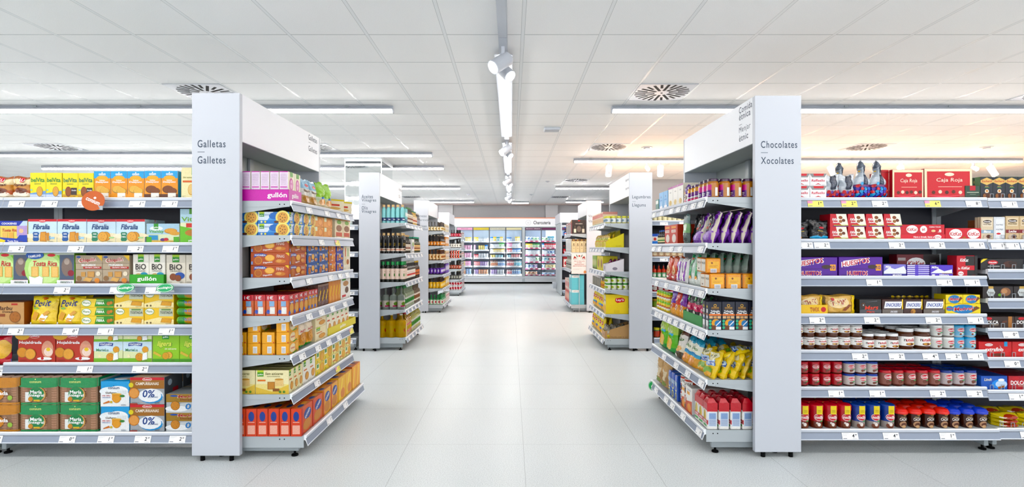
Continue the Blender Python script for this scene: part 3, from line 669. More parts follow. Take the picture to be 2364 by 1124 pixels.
face(A, 0, 'biscuit_box', 416, 456, .207, .075, '#efe6b8', [('r', .62, .76, 1, 1, '#4f9a2c'), ('r', .68, .9, 1, 1, '#a8cc3a'), ('t', 'gullón', .82, .83, .05, W_), ('t', 'Sin azúcares', .5, .68, .05, '#8d8a4a', {'w': .75}), ('r', .1, .52, .9, .58, '#d96a3a'), ('e', .6, .28, .2, .18, '#d9b06a'), ('e', .6, .29, .17, .15, '#e8c98c')], 'cream sugar-free biscuit box', 1)
# ---- second shelf
face(A, 1, 'biscuit_box', -3, 61, .148, .07, '#e9d37a', [('r', 0, .78, 1, 1, '#2c3fae'), ('p', [(.7, .78), (1, .78), (1, 1), (.85, 1)], '#c9dcf4'), ('t', 'COOKIENSS', .34, .88, .09, W_, {'w': .55}), ('t', 'Tosta Rica', .38, .58, .13, '#c8272f', {'w': .6, 'sh': .15}), ('r', .62, .3, 1, .78, '#b8a0cf'), ('c', .78, .55, .1, '#e9c7a0'),
     ('r', .1, .22, .28, .48, '#e8bf78'), ('r', .33, .22, .5, .48, '#e3b36a'), ('p', [(0, 0), (1, 0), (1, .36), (.72, .36), (.62, .2), (0, .26)], '#2846b0'), ('p', [(0, 0), (.16, 0), (.22, .12), (0, .2)], '#f0d83a'), ('t', 'Tosta Rica', .48, .09, .08, W_, {'w': .4})], 'blue and yellow kids biscuit box', 1)
fib = lambda c, g_: [('p', [(0, .9), (1, .9), (1, 1), (0, 1)], '#c9303a'), ('e', .5, .93, .14, .07, '#d8333c'), ('t', 'cuétara', .5, .93, .05, W_, {'w': .2}), ('r', 0, 0, 1, .3, '#eadfb8'), ('e', .2, .3, .3, .1, '#f3ead0'), ('e', .8, .32, .3, .1, '#efe3c2'), ('t', 'Fibralia', .48, .68, .22, '#24457e', {'w': .58, 'sh': .2}),
     ('p', [(.17, .42), (.2, .46), (.34, .46), (.39, .42), (.37, .28), (.39, .14), (.34, .08), (.2, .08), (.17, .14), (.19, .28)], c), ('t', '100%', .28, .38, .06, W_, {'w': .12}), ('t', 'FIBRA', .28, .26, .05, W_, {'w': .14})]+ \
     ([('p', [(.42, .08), (.44, .46), (.64, .48), (.62, .3), (.66, .06)], '#b5763a'), ('p', [(.44, .1), (.46, .44), (.62, .45), (.6, .3), (.63, .09)], '#dba25e'), ('p', [(.62, .42), (.74, .44), (.76, .1), (.67, .1)], '#c98d4a'), ('t', '5', .77, .22, .14, '#6fb4df'), ('r', .81, .17, .93, .26, '#a9d2ea')] if not g_ else
      cookie(.66, .28, .2, '#dca055')+cookie(.56, .27, .21, '#e3ad66')+[('r', .78, .2, .95, .26, '#a6d49a')])
face(A, 1, 'biscuit_box', 61.5, 197.5, .16, .1, '#cfe6f4', fib('#1f5aa0', 0), 'pale blue fibre biscuit box', 2, rows=2, tc='#c9303a')
face(A, 1, 'biscuit_box', 198, 333, .159, .1, '#cfe6f4', fib('#1d7d5a', 1), 'pale fibre box, green badge', 2, rows=2, tc='#c9303a', off=0)
vd = [('r', 0, .45, 1, 1, '#aecde0'), ('e', .3, .75, .2, .12, '#e8f0f2'), ('r', .22, .72, .36, 1, '#3f8f3a'), ('t', 'gullón', .29, .8, .09, W_, {'w': .12}), ('t', 'Vitalday', .3, .58, .2, '#5ba334', {'w': .46, 'sh': .1}), ('r', 0, 0, 1, .14, '#d9b76a'), ('e', .74, .62, .2, .14, '#c58f4a'), ('e', .86, .5, .16, .1, '#d7a55c'), ('e', .74, .64, .17, .11, '#dca860'), ('e', .5, .17, .08, .08, '#5a3a78'), ('e', .6, .19, .07, .08, '#c2303c'), ('r', .07, .16, .35, .4, '#2f8fc4'), ('r', 0, 0, .16, .32, '#5aa63c'), ('r', .83, 0, 1, .32, '#5aa63c')]
face(A, 1, 'biscuit_box', 336, 413, .13, .1, '#d9e3c0', vd, 'low cereal biscuit box, berries', 1)
face(A, 1, 'biscuit_box', 414, 470, .228, .08, '#e9ecc8', [('r', 0, .6, 1, 1, '#b5d4e2'), ('r', .38, .85, .75, 1, '#4f9a2c'), ('t', 'Vital', .4, .7, .13, '#6aa52e', {'w': .7}), ('r', .25, .46, .9, .58, '#cf3a30'), ('p', [(0, 0), (1, 0), (1, .35), (0, .5)], '#6fbf3c'), ('e', .55, .3, .35, .1, '#b97f42'), ('t', 'gullón', .45, .07, .06, W_)], 'tall green cereal biscuit box', 1)
# ---- third shelf
tr_ = [('r', 0, .93, 1, 1, '#cfd6c4'), ('e', .32, .5, .42, .6, '#b5dd8a'), ('e', .34, .48, .36, .46, '#cfe9a6'), ('r', .68, .14, 1, .94, '#4d5a70'), ('e', .84, .55, .12, .3, '#7b6a62'), ('e', .84, .72, .06, .1, '#a89a90'), ('e', .93, .35, .07, .1, '#8b2f3a'), ('p', [(.66, .14), (1, .14), (1, .08), (.66, .04)], '#b03038'), ('r', .62, 0, 1, .13, '#f1f3f5'), ('t', 'FROZEN II', .83, .06, .06, '#46536b', {'w': .26}),
       ('e', .5, .93, .09, .05, '#d8333c'), ('t', 'Tosta Rica', .36, .66, .17, '#c5222c', {'w': .54, 'sh': .15}), ('r', .06, .24, .22, .56, '#dfb066'), ('r', .08, .26, .2, .54, '#ecc785'), ('r', .3, .24, .45, .56, '#dfb066'), ('r', .315, .26, .435, .54, '#ecc785'), ('r', .5, .22, .66, .56, '#dfb066'), ('r', .52, .24, .64, .54, '#ecc785'),
       ('p', [(.03, 0), (.3, 0), (.32, .2), (.24, .26), (.14, .19), (.01, .26)], '#f6f8f8')]
face(A, 2, 'biscuit_box', -44, 63, .208, .1, '#8fca5c', tr_, 'green kids toast biscuit box', 1, tc='#c9303a')
face(A, 2, 'biscuit_box', 64, 169.5, .208, .1, '#8fca5c', tr_+[('e', .14, .93, .2, .13, '#2c5fb2'), ('t', 'FAMILIAR', .14, .9, .08, W_, {'w': .28, 'rot': .12})], 'green family-size toast biscuit box', 1, tc='#c9303a')
chq = [('r', 0, .75, 1, 1, '#a89882'), ('r', 0, .5, 1, .52, '#7b6a58'), ('r', 0, .72, 1, .735, '#7b6a58'), ('p', [(.78, 1), (1, 1), (1, .8)], '#f0c23a'), ('e', .12, .94, .08, .035, '#2a4fa0'), ('t', 'Chiquilin', .45, .82, .19, '#fff2e8', {'w': .66, 'rot': .1}), ('t', 'Chiquilin', .45, .825, .16, '#b8242e', {'w': .6, 'rot': .1}), ('t', 'MILENARIOS', .5, .66, .075, W_, {'w': .52}), ('r', .3, .53, .98, .61, '#b23024'), ('t', 'CENTENO y ESPELTA', .64, .57, .045, W_, {'w': .56}),
       ('r', 0, 0, 1, .1, '#6e5240'), ('c', .14, .2, .09, '#8b6a48'), ('r', .22, .26, .38, .42, '#c79a62'), ('r', .46, .24, .72, .44, '#b58450'), ('r', .48, .25, .7, .42, '#cda068'), ('p', [(.3, .12), (.56, .08), (.66, .2), (.4, .24)], '#d9ae72'), ('c', .82, .12, .09, '#e08c3a'), ('c', .86, .36, .08, '#e8dcc4')]
face(A, 2, 'biscuit_box', 171.5, 297, .192, .09, '#b3a38d', chq, 'brown wood-patterned grain biscuit box', 2, rows=2)
bio = lambda ck, b2: [('r', .32, .74, .68, 1, '#3c8f38'), ('r', .32, .92, .68, 1, '#a9cf4a'), ('t', 'gullón', .5, .83, .065, W_, {'w': .28}), ('t', 'BiO', .5, .58, .2, '#2b2320', {'w': .66}), ('t', 'ORGANIC', .5, .44, .055, '#3a3330', {'w': .62, 'b': False}), ('e', .7, .28, .26, .12, b2)]+cookie(.36, .24, .12, ck)+cookie(.62, .2, .11, ck)
face(A, 2, 'biscuit_box', 301.5, 377, .199, .085, '#f0ece2', bio('#e3bb78', '#2a96b8'), 'white organic biscuit box', 2, dd=.02)
face(A, 2, 'biscuit_box', 379, 470, .196, .085, '#e3dccd', bio('#8a4a2c', '#2a54a8'), 'beige organic chocolate biscuit box', 2, dd=.02)
A.run(2, tray('display_tray', (378-298)*3.49/1208, .064, .2, '#43a33a', [('t', 'gullón', .5, .5, .55, W_, {'w': .56})]), ax(338), 0, 1, d0=.003, desc='green printed display tray around organic biscuits')
# ---- fourth shelf
face(A, 3, 'biscuit_box', -20, 53, .152, .12, '#c49a6c', [('r', .6, .86, .8, .94, '#b3342c'), ('t', 'Marbu', .38, .73, .17, '#4a2a1a', {'w': .5, 'sh': .2}), ('t', 'Dorada', .5, .57, .09, '#4a2a1a', {'w': .36, 'sh': .2}), ('r', .0, .36, .4, .48, '#8c4a2c')]+cookie(.72, .34, .25, '#a86c3c'), 'kraft brown single-cookie biscuit box', 1, sc_='#9c5a3c')
pet = [('e', .5, .8, .45, .2, '#f6e06a'), ('t', 'Petit', .5, .75, .24, '#1f2f86', {'w': .62, 'sh': .15, 'rot': .1}), ('e', .55, .93, .12, .05, '#c96a3a'), ('e', .3, .56, .1, .035, '#7cae3c'), ('p', [(.14, .2), (.34, .14), (.42, .38), (.22, .46)], '#d9a250'), ('p', [(.44, .2), (.66, .12), (.78, .3), (.54, .38)], '#f4f4f0'), ('p', [(.46, .08), (.68, .04), (.7, .22), (.5, .24)], '#dfa955'), ('p', [(.56, .38), (.74, .5), (.84, .42), (.66, .3)], '#d9a250'), ('c', .1, .06, .035, W_), ('e', .8, .6, .14, .02, '#e9c93a')]
face(A, 3, 'biscuit_bag', 58, 182, .192, .055, 0, 0, 'yellow small-biscuit bag leaning back', 2, rows=2, tx=-.16, mk=lambda k, w, h, d: bag(k, w, h, d, [(0, '#f2cf1e')], pet, seed=5, top=.28, wr=.003))
flf = [('e', .17, .5, .15, .4, '#7cab6e'), ('e', .17, .5, .13, .34, '#fbf8ee'), ('t', 'Flora', .17, .52, .26, '#3a7a3c', {'w': .2}), ('p', [(.42, .1), (1, .1), (1, 1), (.48, 1)], '#3f8c34'), ('t', 'FIBRA', .6, .5, .3, W_, {'w': .24}), ('r', .47, .72, .7, .88, '#a9cf8a')]+cookie(.85, .45, .24, '#b8793c')+cookie(.93, .55, .2, '#c98a48')
face(A, 3, 'biscuit_box', 184, 261, .0575, .1, '#f3d56a', flf, 'slim yellow-green fibre biscuit box', 1, tiers=3, rows=2)
flt = [('r', .5, .5, .97, .96, '#c9ceb6'), ('e', .18, .78, .16, .2, '#7cab6e'), ('e', .18, .78, .14, .17, '#fbf8ee'), ('t', 'Flora', .18, .79, .13, '#3a7a3c', {'w': .2}), ('t', 'TOSTADA', .75, .72, .15, '#3d3f3a', {'w': .42}), ('r', .58, .85, .9, .93, '#6a8a4a'), ('p', [(0, 0), (1, 0), (1, .3), (.5, .44), (0, .24)], '#f6e7b0'), ('p', [(.55, .14), (.92, .1), (.94, .36), (.6, .4)], '#b57f35'), ('p', [(.57, .16), (.9, .12), (.92, .34), (.62, .38)], '#dca552'), ('c', .1, .12, .06, '#6a5a3a'), ('c', .22, .12, .06, '#6a5a3a')]
face(A, 3, 'biscuit_box', 262, 400, .1135, .12, '#f4c94c', flt, 'yellow toasted biscuit box', 2, tiers=2, rows=2)
face(A, 3, 'biscuit_roll', 404, 462, .058, .058, 0, 0, 'round cereal biscuit roll pack', 1, tiers=4, mk=lambda k, w, h, d: roll(k, w, h/2, '#8fc34a', [('r', .0, .3, .35, .7, '#3f8f3a'), ('e', .6, .5, .3, .3, '#c58f4a'), ('t', 'Vitalday', .5, .72, .26, '#2f6fb4', {'w': .6})])) if False else None
def roll(kind, w, r, col, items, cat='biscuit roll'):
    g = G(); S = 16
    for x0, x1, q0, q1 in ((-w/2, -w/2+.01, r*.72, r), (-w/2+.01, w/2-.01, r, r), (w/2-.01, w/2, r, r*.72)):
        vs = []
        for x, q in ((x0, q0), (x1, q1)):
            for i in range(S): a = 2*math.pi*i/S; vs.append((x, r-math.cos(a)*q, r+math.sin(a)*q))
        g.add(vs, [(i, (i+1)%S, S+(i+1)%S, S+i) for i in range(S)], col, 0, True)
        if q0 < q1: g.add(vs[:S], [tuple(range(S))[::-1]], darker(col, .8))
        if q1 < q0: g.add(vs[S:], [tuple(range(S))], darker(col, .8))
    def m(u, v, k):
        a = (v-.5)*2.2; return ((u-.5)*(w-.03), r-math.cos(a)*(r+k+.0006), r+math.sin(a)*(r+k+.0006))
    def m2(u, v, k): return m(u, v, k)
    art(g, m2, w, r*2.2, items, 0, 2)
    return P(kind, g.mesh(kind, FILM), w, 2*r, 2*r, cat)
A.run(3, roll('biscuit_roll', .17, .0285, '#7fb544', [('r', 0, .1, .3, .9, '#3f8f3a'), ('e', .62, .5, .3, .4, '#c58f4a'), ('t', 'Vitalday', .45, .6, .4, '#2f6fb4', {'w': .55})]), ax(433), 0, 1, tiers=4, desc='green cereal biscuit roll pack')
# ---- fifth shelf
A2.run(4, bag('biscuit_bag', .2, .2, .07, [(0, '#c8202c')], [('e', .8, .55, .22, .32, '#e4b34e'), ('p', [(.3, .1), (1, .06), (1, .2), (.3, .22)], '#2b3f9c'), ('e', .7, .3, .2, .05, '#dcb35a')], seed=8), 1.235, 0, 1, desc='red wheat-ear biscuit bag')
hoj = [('e', .12, .86, .2, .14, '#d9a63a'), ('e', .45, .86, .15, .09, '#e9b8a8'), ('e', .45, .86, .135, .075, '#c8242e'), ('t', 'Cuétara', .45, .86, .07, W_, {'w': .22}), ('t', 'Hojaldrada', .34, .63, .12, W_, {'w': .6, 'sh': .1}), ('e', .8, .42, .16, .28, '#d8a08a'), ('e', .82, .34, .12, .14, '#f0d8cc'), ('e', .82, .42, .06, .06, '#e8c53a'), ('e', .72, .12, .2, .05, '#f2f4f4'), ('c', .66, .13, .05, '#c01f28')]+cookie(.12, .32, .17, '#cf9350', 0)+cookie(.34, .27, .18, '#dfa761', 0)
face(A, 4, 'biscuit_box', 38, 214, .207, .09, '#b6453a', hoj, 'dark red puff biscuit box', 2, rows=2, sc_='#8c2f2a')
mar = [('r', 0, 0, 1, .2, '#7fb64a'), ('p', [(.0, .55), (.5, .5), (1, .6), (1, 1), (0, 1)], '#cfe3f0'), ('p', [(.18, .78), (.2, .94), (.45, .97), (.68, .92), (.66, .78), (.42, .82)], '#1f3f96'), ('t', 'FONTANEDA', .43, .875, .09, W_, {'w': .4}), ('t', 'MarieLu', .3, .6, .13, '#2f7a3c', {'w': .42}), ('c', .2, .3, .08, '#f3e9c0')]+cookie(.78, .62, .16, '#dfa85c')+cookie(.58, .26, .2, '#d99a4c')+[('p', [(.68, .1), (.86, .16), (.84, .5), (.7, .42)], '#f4f6f6')]
face(A, 4, 'biscuit_box', 214, 349, .138, .1, '#dfe6b8', mar, 'pale green milk biscuit box', 2, tc='#c3cf9a')
face(A, 4, 'biscuit_box', 214, 349, .082, .1, '#dfe6b8', mar, 'flat-lying milk biscuit box', 2, z0=.1385, where=', upper')
lig = [('r', .36, .78, .62, .97, '#2f8a36'), ('r', .36, .92, .62, 1, '#a9cf4a'), ('t', 'gullón', .49, .85, .07, W_, {'w': .2}), ('t', 'ligera', .46, .6, .24, '#1f6b2c', {'w': .56, 'sh': .25}), ('t', 'ligera', .455, .607, .22, '#e9f27a', {'w': .53, 'sh': .25}), ('t', 'sin azúcares', .68, .46, .06, '#f3f7d0', {'w': .44}), ('p', [(.02, .3), (.3, .18), (.34, .24), (.06, .38)], '#d9bb62'), ('r', 0, 0, 1, .12, '#4f9a2c')]+cookie(.62, .24, .12, '#e3b664')+cookie(.5, .22, .12, '#d9a650')
face(A, 4, 'biscuit_box', 350, 475, .198, .09, '#94c83c', lig, 'lime green light biscuit box', 2, rows=1)
# ---- lowest shelf
def multipack(kind, w, h, d, col, items, n=4):
    """shrink-wrapped block of upright biscuit stacks with a printed band top and bottom"""
    g = G(); r = w/n/2; r2 = r
    g.box(-w/2+.004, w/2-.004, .006, d-.006, .002, h-.004, '#8d6c54')
    for i in range(n):
        x = -w/2+r+2*r*i
        for y in ((r, d-r) if d > 4*r-.01 else (r,)):
            S = 12
            for j in range(22):
                z0, z1 = h*j/22, h*(j+1)/22; q = r*.985 if j % 2 else r*.955; vs = []
                for z in (z0, z1):
                    for k in range(S): a = 2*math.pi*k/S; vs.append((x+math.sin(a)*q, y-math.cos(a)*q, z))
                g.add(vs, [(k, (k+1)%S, S+(k+1)%S, S+k) for k in range(S)], '#b08a72' if j % 2 else '#9a745c', 0, False)
            g.add([(x+math.sin(2*math.pi*k/S)*r*.96, y-math.cos(2*math.pi*k/S)*r*.96, h) for k in range(S)], [tuple(range(S))], '#c4ab98')
    c = .012
    def ring(z0, z1, zs=0):
        P0 = [(-w/2-.001, c), (-w/2+c, -.001), (w/2-c, -.001), (w/2+.001, c), (w/2+.001, d-c), (w/2-c, d+.001), (-w/2+c, d+.001), (-w/2-.001, d-c)]
        vs = [(a, b, z0) for a, b in P0]+[(a, b, z1) for a, b in P0]; g.add(vs, [(i, (i+1)%8, 8+(i+1)%8, 8+i) for i in range(8)], col)
    ring(h*.66, h*.985); ring(0, h*.07); m = lambda u, v, k: ((u-.5)*w, -.0015-k, v*h)
    art(g, m, w, h, [('e', .5, .68, .5, .07, col)]+items)
    rr = lambda u, v, k: (w/2+.0015+k, u*d, v*h); art(g, rr, d, h, [('r', .1, .08, .9, .9, '#b9ccc4')]+[('r', .18, .12+.09*i, .8, .15+.09*i, '#8fa89c') for i in range(8)])
    return P(kind, g.mesh(kind, FILM), w, h, d, 'biscuit multipack')
mi = [('t', 'consum', .42, .83, .07, '#c9dc8c', {'w': .3}), ('c', .42, .93, .022, '#c9dc8c'), ('r', .16, .1, .3, .46, '#e8ebe8'), ('c', .5, .37, .27, '#c59a62'), ('e', .45, .38, .2, .27, '#1f7d44'), ('t', 'María', .44, .46, .13, W_, {'w': .3}), ('t', 'Integral', .46, .33, .13, W_, {'w': .38}), ('c', .3, .2, .09, '#c58c4a'), ('r', .38, .12, .54, .18, '#d8b23a')]
face(A, 5, 'biscuit_multipack', 41, 224, .176, .22, 0, 0, 'green wholegrain biscuit multipack', 2, tiers=2, rows=1, bot=True, gap=.975, mk=lambda k, w, h, d: multipack(k, w, h, d, '#1c8a4c', mi))
dor = [('e', .35, .36, .3, .25, '#c8884a'), ('t', 'Dorada', .5, .42, .14, W_, {'w': .5}), ('c', .8, .25, .09, '#9ac05a')]
face(A, 5, 'biscuit_multipack', -52, 40, .176, .22, 0, 0, 'caramel golden biscuit multipack', 1, tiers=2, rows=1, bot=True, gap=.975, mk=lambda k, w, h, d: multipack(k, w, h, d, '#c4853c', dor))
cs = [('e', .3, .6, .34, .18, '#e9f1f5'), ('e', .6, .62, .36, .2, '#f2f6f8'), ('e', .5, .42, .5, .36, '#eef3f6'), ('r', 0, 0, 1, .5, '#eceff1'), ('t', 'consum', .46, .73, .085, '#20426e', {'w': .4}), ('c', .46, .82, .025, '#2a6a9c'), ('t', 'Galletas', .36, .55, .075, '#54442e', {'w': .38, 'sh': .2}), ('t', 'AÑADIDOS', .2, .36, .045, '#2a4a9c', {'w': .3}), ('t', '0% SIN', .2, .43, .05, '#c83a4a', {'w': .28}), ('r', .58, .5, .9, .64, '#dfe5e8'), ('e', .56, .5, .18, .035, '#e8c978'), ('r', .4, .26, .72, .5, '#dba05a'), ('c', .56, .3, .16, '#c98a42'), ('c', .56, .31, .14, '#e0a55c'), ('e', .76, .42, .09, .05, '#3f7f3a'), ('p', [(.1, .1), (.34, .16), (.3, .24), (.1, .14)], '#c97a4a'), ('c', .38, .18, .05, '#c9b23a')]
face(A, 5, 'biscuit_box', 230, 297, .163, .2, '#2b9bd8', cs, 'blue and white biscuit box', 1, tiers=2, rows=1, bot=True, top=[('e', .5, .4, .3, .2, '#e8eef2'), ('t', 'consum', .4, .42, .08, W_, {'w': .4}), ('e', .78, .3, .1, .07, '#d99a4c')])
cam_ = [('r', 0, .58, 1, 1, '#9a6a38'), ('p', [(0, .9), (1, .9), (1, 1), (0, 1)], '#c4242e'), ('e', .5, .93, .14, .065, '#f0e6e2'), ('e', .5, .93, .125, .055, '#c4242e'), ('t', 'Cuétara', .5, .93, .05, W_, {'w': .2}), ('t', 'CAMPURRIANAS', .5, .77, .11, '#f3eadb', {'w': .68}), ('c', .03, .72, .09, '#d9c93a'), ('e', .62, .32, .36, .27, '#e6eaee'), ('e', .62, .28, .34, .24, '#2f8fcc'), ('e', .58, .33, .34, .24, '#eef1f4'), ('t', '0%', .55, .4, .28, '#1c3f86', {'w': .36, 'sh': .15}), ('t', 'AZÚCARES', .68, .28, .065, '#3f5a86', {'w': .28}), ('c', .12, .42, .2, '#c47f45'), ('c', .12, .42, .17, '#dba068'), ('r', 0, 0, .22, .05, '#a83a2c')]
face(A, 5, 'biscuit_box', 298, 378, .176, .19, '#9fa5ab', cam_, 'grey sugar-free biscuit box', 1, tiers=2, rows=2, bot=True, sc_='#55585e', tc='#8f7a66', side=[('c', .3, .75, .12, '#b9c9d6'), ('r', .45, 0, .75, .5, '#b8262e')], top=[('r', .1, .1, .9, .9, '#b59a80')])
mb = [('r', 0, .56, 1, 1, '#97773a'), ('p', [(.4, .5), (1, .62), (1, 0), (0, 0), (0, .2)], '#c4cace'), ('e', .2, .9, .1, .05, '#2a4fa0'), ('t', 'Marbu', .52, .86, .16, '#f0e4d4', {'w': .44, 'sh': .2}), ('t', 'Marbu', .52, .865, .14, '#a8222a', {'w': .42, 'sh': .2}), ('t', 'Dorada', .54, .7, .1, '#7c2a1c', {'w': .34, 'sh': .2}), ('e', .28, .22, .3, .16, '#e9ecee'), ('t', '0%', .68, .34, .32, '#3a78b8', {'w': .36, 'sh': .15}), ('e', .86, .26, .12, .1, '#cfe0ee')]+cookie(.24, .38, .25, '#c58438')
face(A, 5, 'biscuit_box', 381, 472, .122, .18, '#a9aeb2', mb, 'gold and grey sugar-free box', 1, tiers=2, rows=2, bot=True, tc='#8b9092')
# wobblers clipped to the rails
def wobbler(kind, x, y, z, r, col, txt, label, rx=1, ring=None, tilt=.5, n=1, tc=W_):
    t = E(kind, (x, y, z)); setp(t, label, 'shelf sign')
    g = G(); S = 32; P0 = [(rx*r*math.cos(2*math.pi*i/S), r*math.sin(2*math.pi*i/S)) for i in range(S)]
    g.add([(a, 0, b) for a, b in P0]+[(a, .0012, b) for a, b in P0], [tuple(range(S)), tuple(range(S, 2*S))[::-1]]+[((i+1)%S, i, S+i, S+(i+1)%S) for i in range(S)], col)
    m = lambda u, v, k: ((u-.5)*2*r*rx, -k, (v-.5)*2*r)
    it = ([('e', .5, .5, .46, .46, ring), ('e', .5, .5, .42, .42, col)] if ring else [])
    art(g, m, 2*r*rx, 2*r, it+txt); d = O('disc', g.mesh('disc', CARD), t, (0, 0, 0), (-.15, tilt, .15))
    g = G(); g.box(-.008, .06, .002, .004, -r*.9, -r*.5, '#dfe4ea'); O('clip', g.mesh('clip', CLIPM), t)
    return t
wobbler('shelf_wobbler', -2.72, 3.405, 1.665, .066, '#c8622e', [('t', 'consum', .5, .47, .15, W_, {'w': .66}), ('c', .5, .66, .06, W_)], 'round orange sign clipped to the top biscuit shelf rail', tilt=.45)
for x, w in ((-2.505, 'below the white organic boxes'), (-2.25, 'below the beige organic boxes')):
    wobbler('shelf_wobbler', x, 3.40, 1.098, .03, '#35ab6c', [('t', 'ecológico', .5, .5, .3, W_, {'w': .8})], 'small green oval tag on the third biscuit shelf rail, '+w, rx=1.75, ring='#e9f5ee', tilt=-.08)
# ---- chocolate bay
CH = dict(cat='chocolate box')
raf = [('p', [(0, 1), (.12, .7), (.88, .7), (1, 1)], '#8c8a8c'), ('p', [(.2, 1), (.25, .82), (.8, .82), (.85, 1)], '#d23a42'), ('t', 'Raffaello', .5, .45, .2, '#d96a78', {'w': .8, 'sh': .1}), ('p', [(.3, .1), (.5, .22), (.7, .08), (.52, .14)], '#c83a44'), ('r', 0, 0, 1, .04, '#d9d9dc')]
face(Cc, 0, 'chocolate_box', 1832, 1910, .084, .11, '#f4f4f6', raf, 'white coconut sweets box', 2, tiers=2, rows=1, **CH)
def sbag(c): return [('r', .3, .38, .72, .98, '#232a3c')]+[('r', .38, .5+.05*i, .62, .512+.05*i, '#aeb4c2') for i in range(8)]+[('e', .1+.2*i+.03*j, .07+.1*j, .1, .075, [c[0], c[1], c[2]][(i*2+j) % 3]) for j in range(3) for i in range(5)]
face(Cc, 0, 'sweets_bag', 1908, 1979, .163, .06, 0, 0, 'silver bag of wrapped chocolates', 2, mk=lambda k, w, h, d: bag(k, w, h, d, [(0, '#8c2430'), (.28, '#cfd5dc'), (.5, '#b9c1ca'), (.75, '#dde2e8')], sbag(('#b5222c', '#5a3a8c', '#c8343c')), 'sweets bag', seed=12, top=.3, wr=.006))
def tied(kind, seed):
    def nk(v): return 1 if v < .45 else (max(.13, 1-(v-.45)*3.4) if v < .72 else .13+(v-.72)*2.2 if v < .86 else max(.05, .44-(v-.86)*2.6))
    c = ['#2a6ad0', '#5a3aa0', '#c8343c', '#3aa0d8']
    it = [('r', .44, .36, .7, .62, '#1c2740')]+[('r', .5, .4+.03*i, .64, .408+.03*i, '#aeb4c2') for i in range(6)]+[('p', [(.42, .98), (.62, .98), (.6, .74), (.48, .62), (.46, .74)], '#2b3242')]+[('e', .1+.2*i+.04*(j % 2), .04+.07*j, .09, .045, c[(i+j*3) % 4]) for j in range(4) for i in range(5)]+[('e', .14+.17*i, .33+.05*i % .1, .09, .045, c[(i+2) % 4]) for i in range(2)]
    p = bag(kind, .118, .26, .075, [(0, '#3a4a9c'), (.3, '#7a4a7c'), (.36, '#c9d1da'), (.55, '#b9c2cc'), (.74, '#a4adb8'), (.84, '#5a6472')], it, 'sweets bag', seed=seed, top=.35, wr=.005, neck=nk)
    g = G(); g.tube((0, .0375, .185), (0, .0375, .193), .016, '#d8a83a', 12); p.parts = [('gold_tie', g.mesh('gold_tie', GLOSS), 'gold twist tie')]; return p
tb = tied('sweets_bag', 21)
Cc.run(0, tb, cx(1997), .108, 2, desc='tall tied clear sweets bag'); Cc.run(0, tb, cx(1966), 0, 1, d0=.1, desc='tall tied clear sweets bag', where=', behind silver bags')
def cr(w): return [('r', .05, 0, .95, .9, '#c8202c'), ('t', 'Caja Roja', .52, .6, .16, '#f6ead8', {'w': .55, 'sh': .1, 'b': False}), ('e', .52, .8, .1, .06, '#f3e6d0'), ('r', .28, .38, .78, .395, '#f0c8b8')]+[('c', .18+.14*i, .2+.02*(i % 2), .06, ['#5a2a1c', '#ead8c4', '#4a2018'][i % 3]) for i in range(6)]+[('p', [(.05, .1), (.4, .02), (.9, .14), (.5, .08)], '#e8707c')]
face(Cc, 0, 'chocolate_box', 2062, 2135, .197, .035, '#efe3c4', cr(1), 'red chocolate assortment box', 1, sc_='#b81e28', where=', narrow', **CH)
face(Cc, 0, 'chocolate_box', 2137, 2248, .205, .035, '#efe3c4', cr(1), 'wide red chocolate assortment box', 1, sc_='#b81e28', tx=-.02, **CH)
for k in range(3): Cc.run(0, carton('chocolate_box', .05, .2-.006*k, .034, '#b8242c', [('r', 0, .9, 1, .93, '#8c1a20')], cat='chocolate box'), cx(2056), 0, 1, d0=.05+k*.045, desc='upright red chocolate box edge', where=', '+('first', 'second', 'third')[k]+' behind')
face(Cc, 0, 'chocolate_box', 2229, 2264, .086, .05, '#2d4438', [('r', .3, .62, .68, 1, '#b8323c'), ('r', .1, .45, .9, .5, '#b9c4ae'), ('r', .3, .3, .7, .33, '#8fa08c'), ('e', .9, .1, .1, .1, '#3a241c')], 'small dark green chocolate box', 1, dd=.003, **CH)
face(Cc, 0, 'promotion_card', 2221, 2245, .033, .003, '#232426', [('t', 'GRATIS', .5, .68, .3, W_, {'w': .9}), ('r', .25, .3, .75, .36, '#999')], 'small black offer card', 1, z0=.087, dd=.03, cat='card')
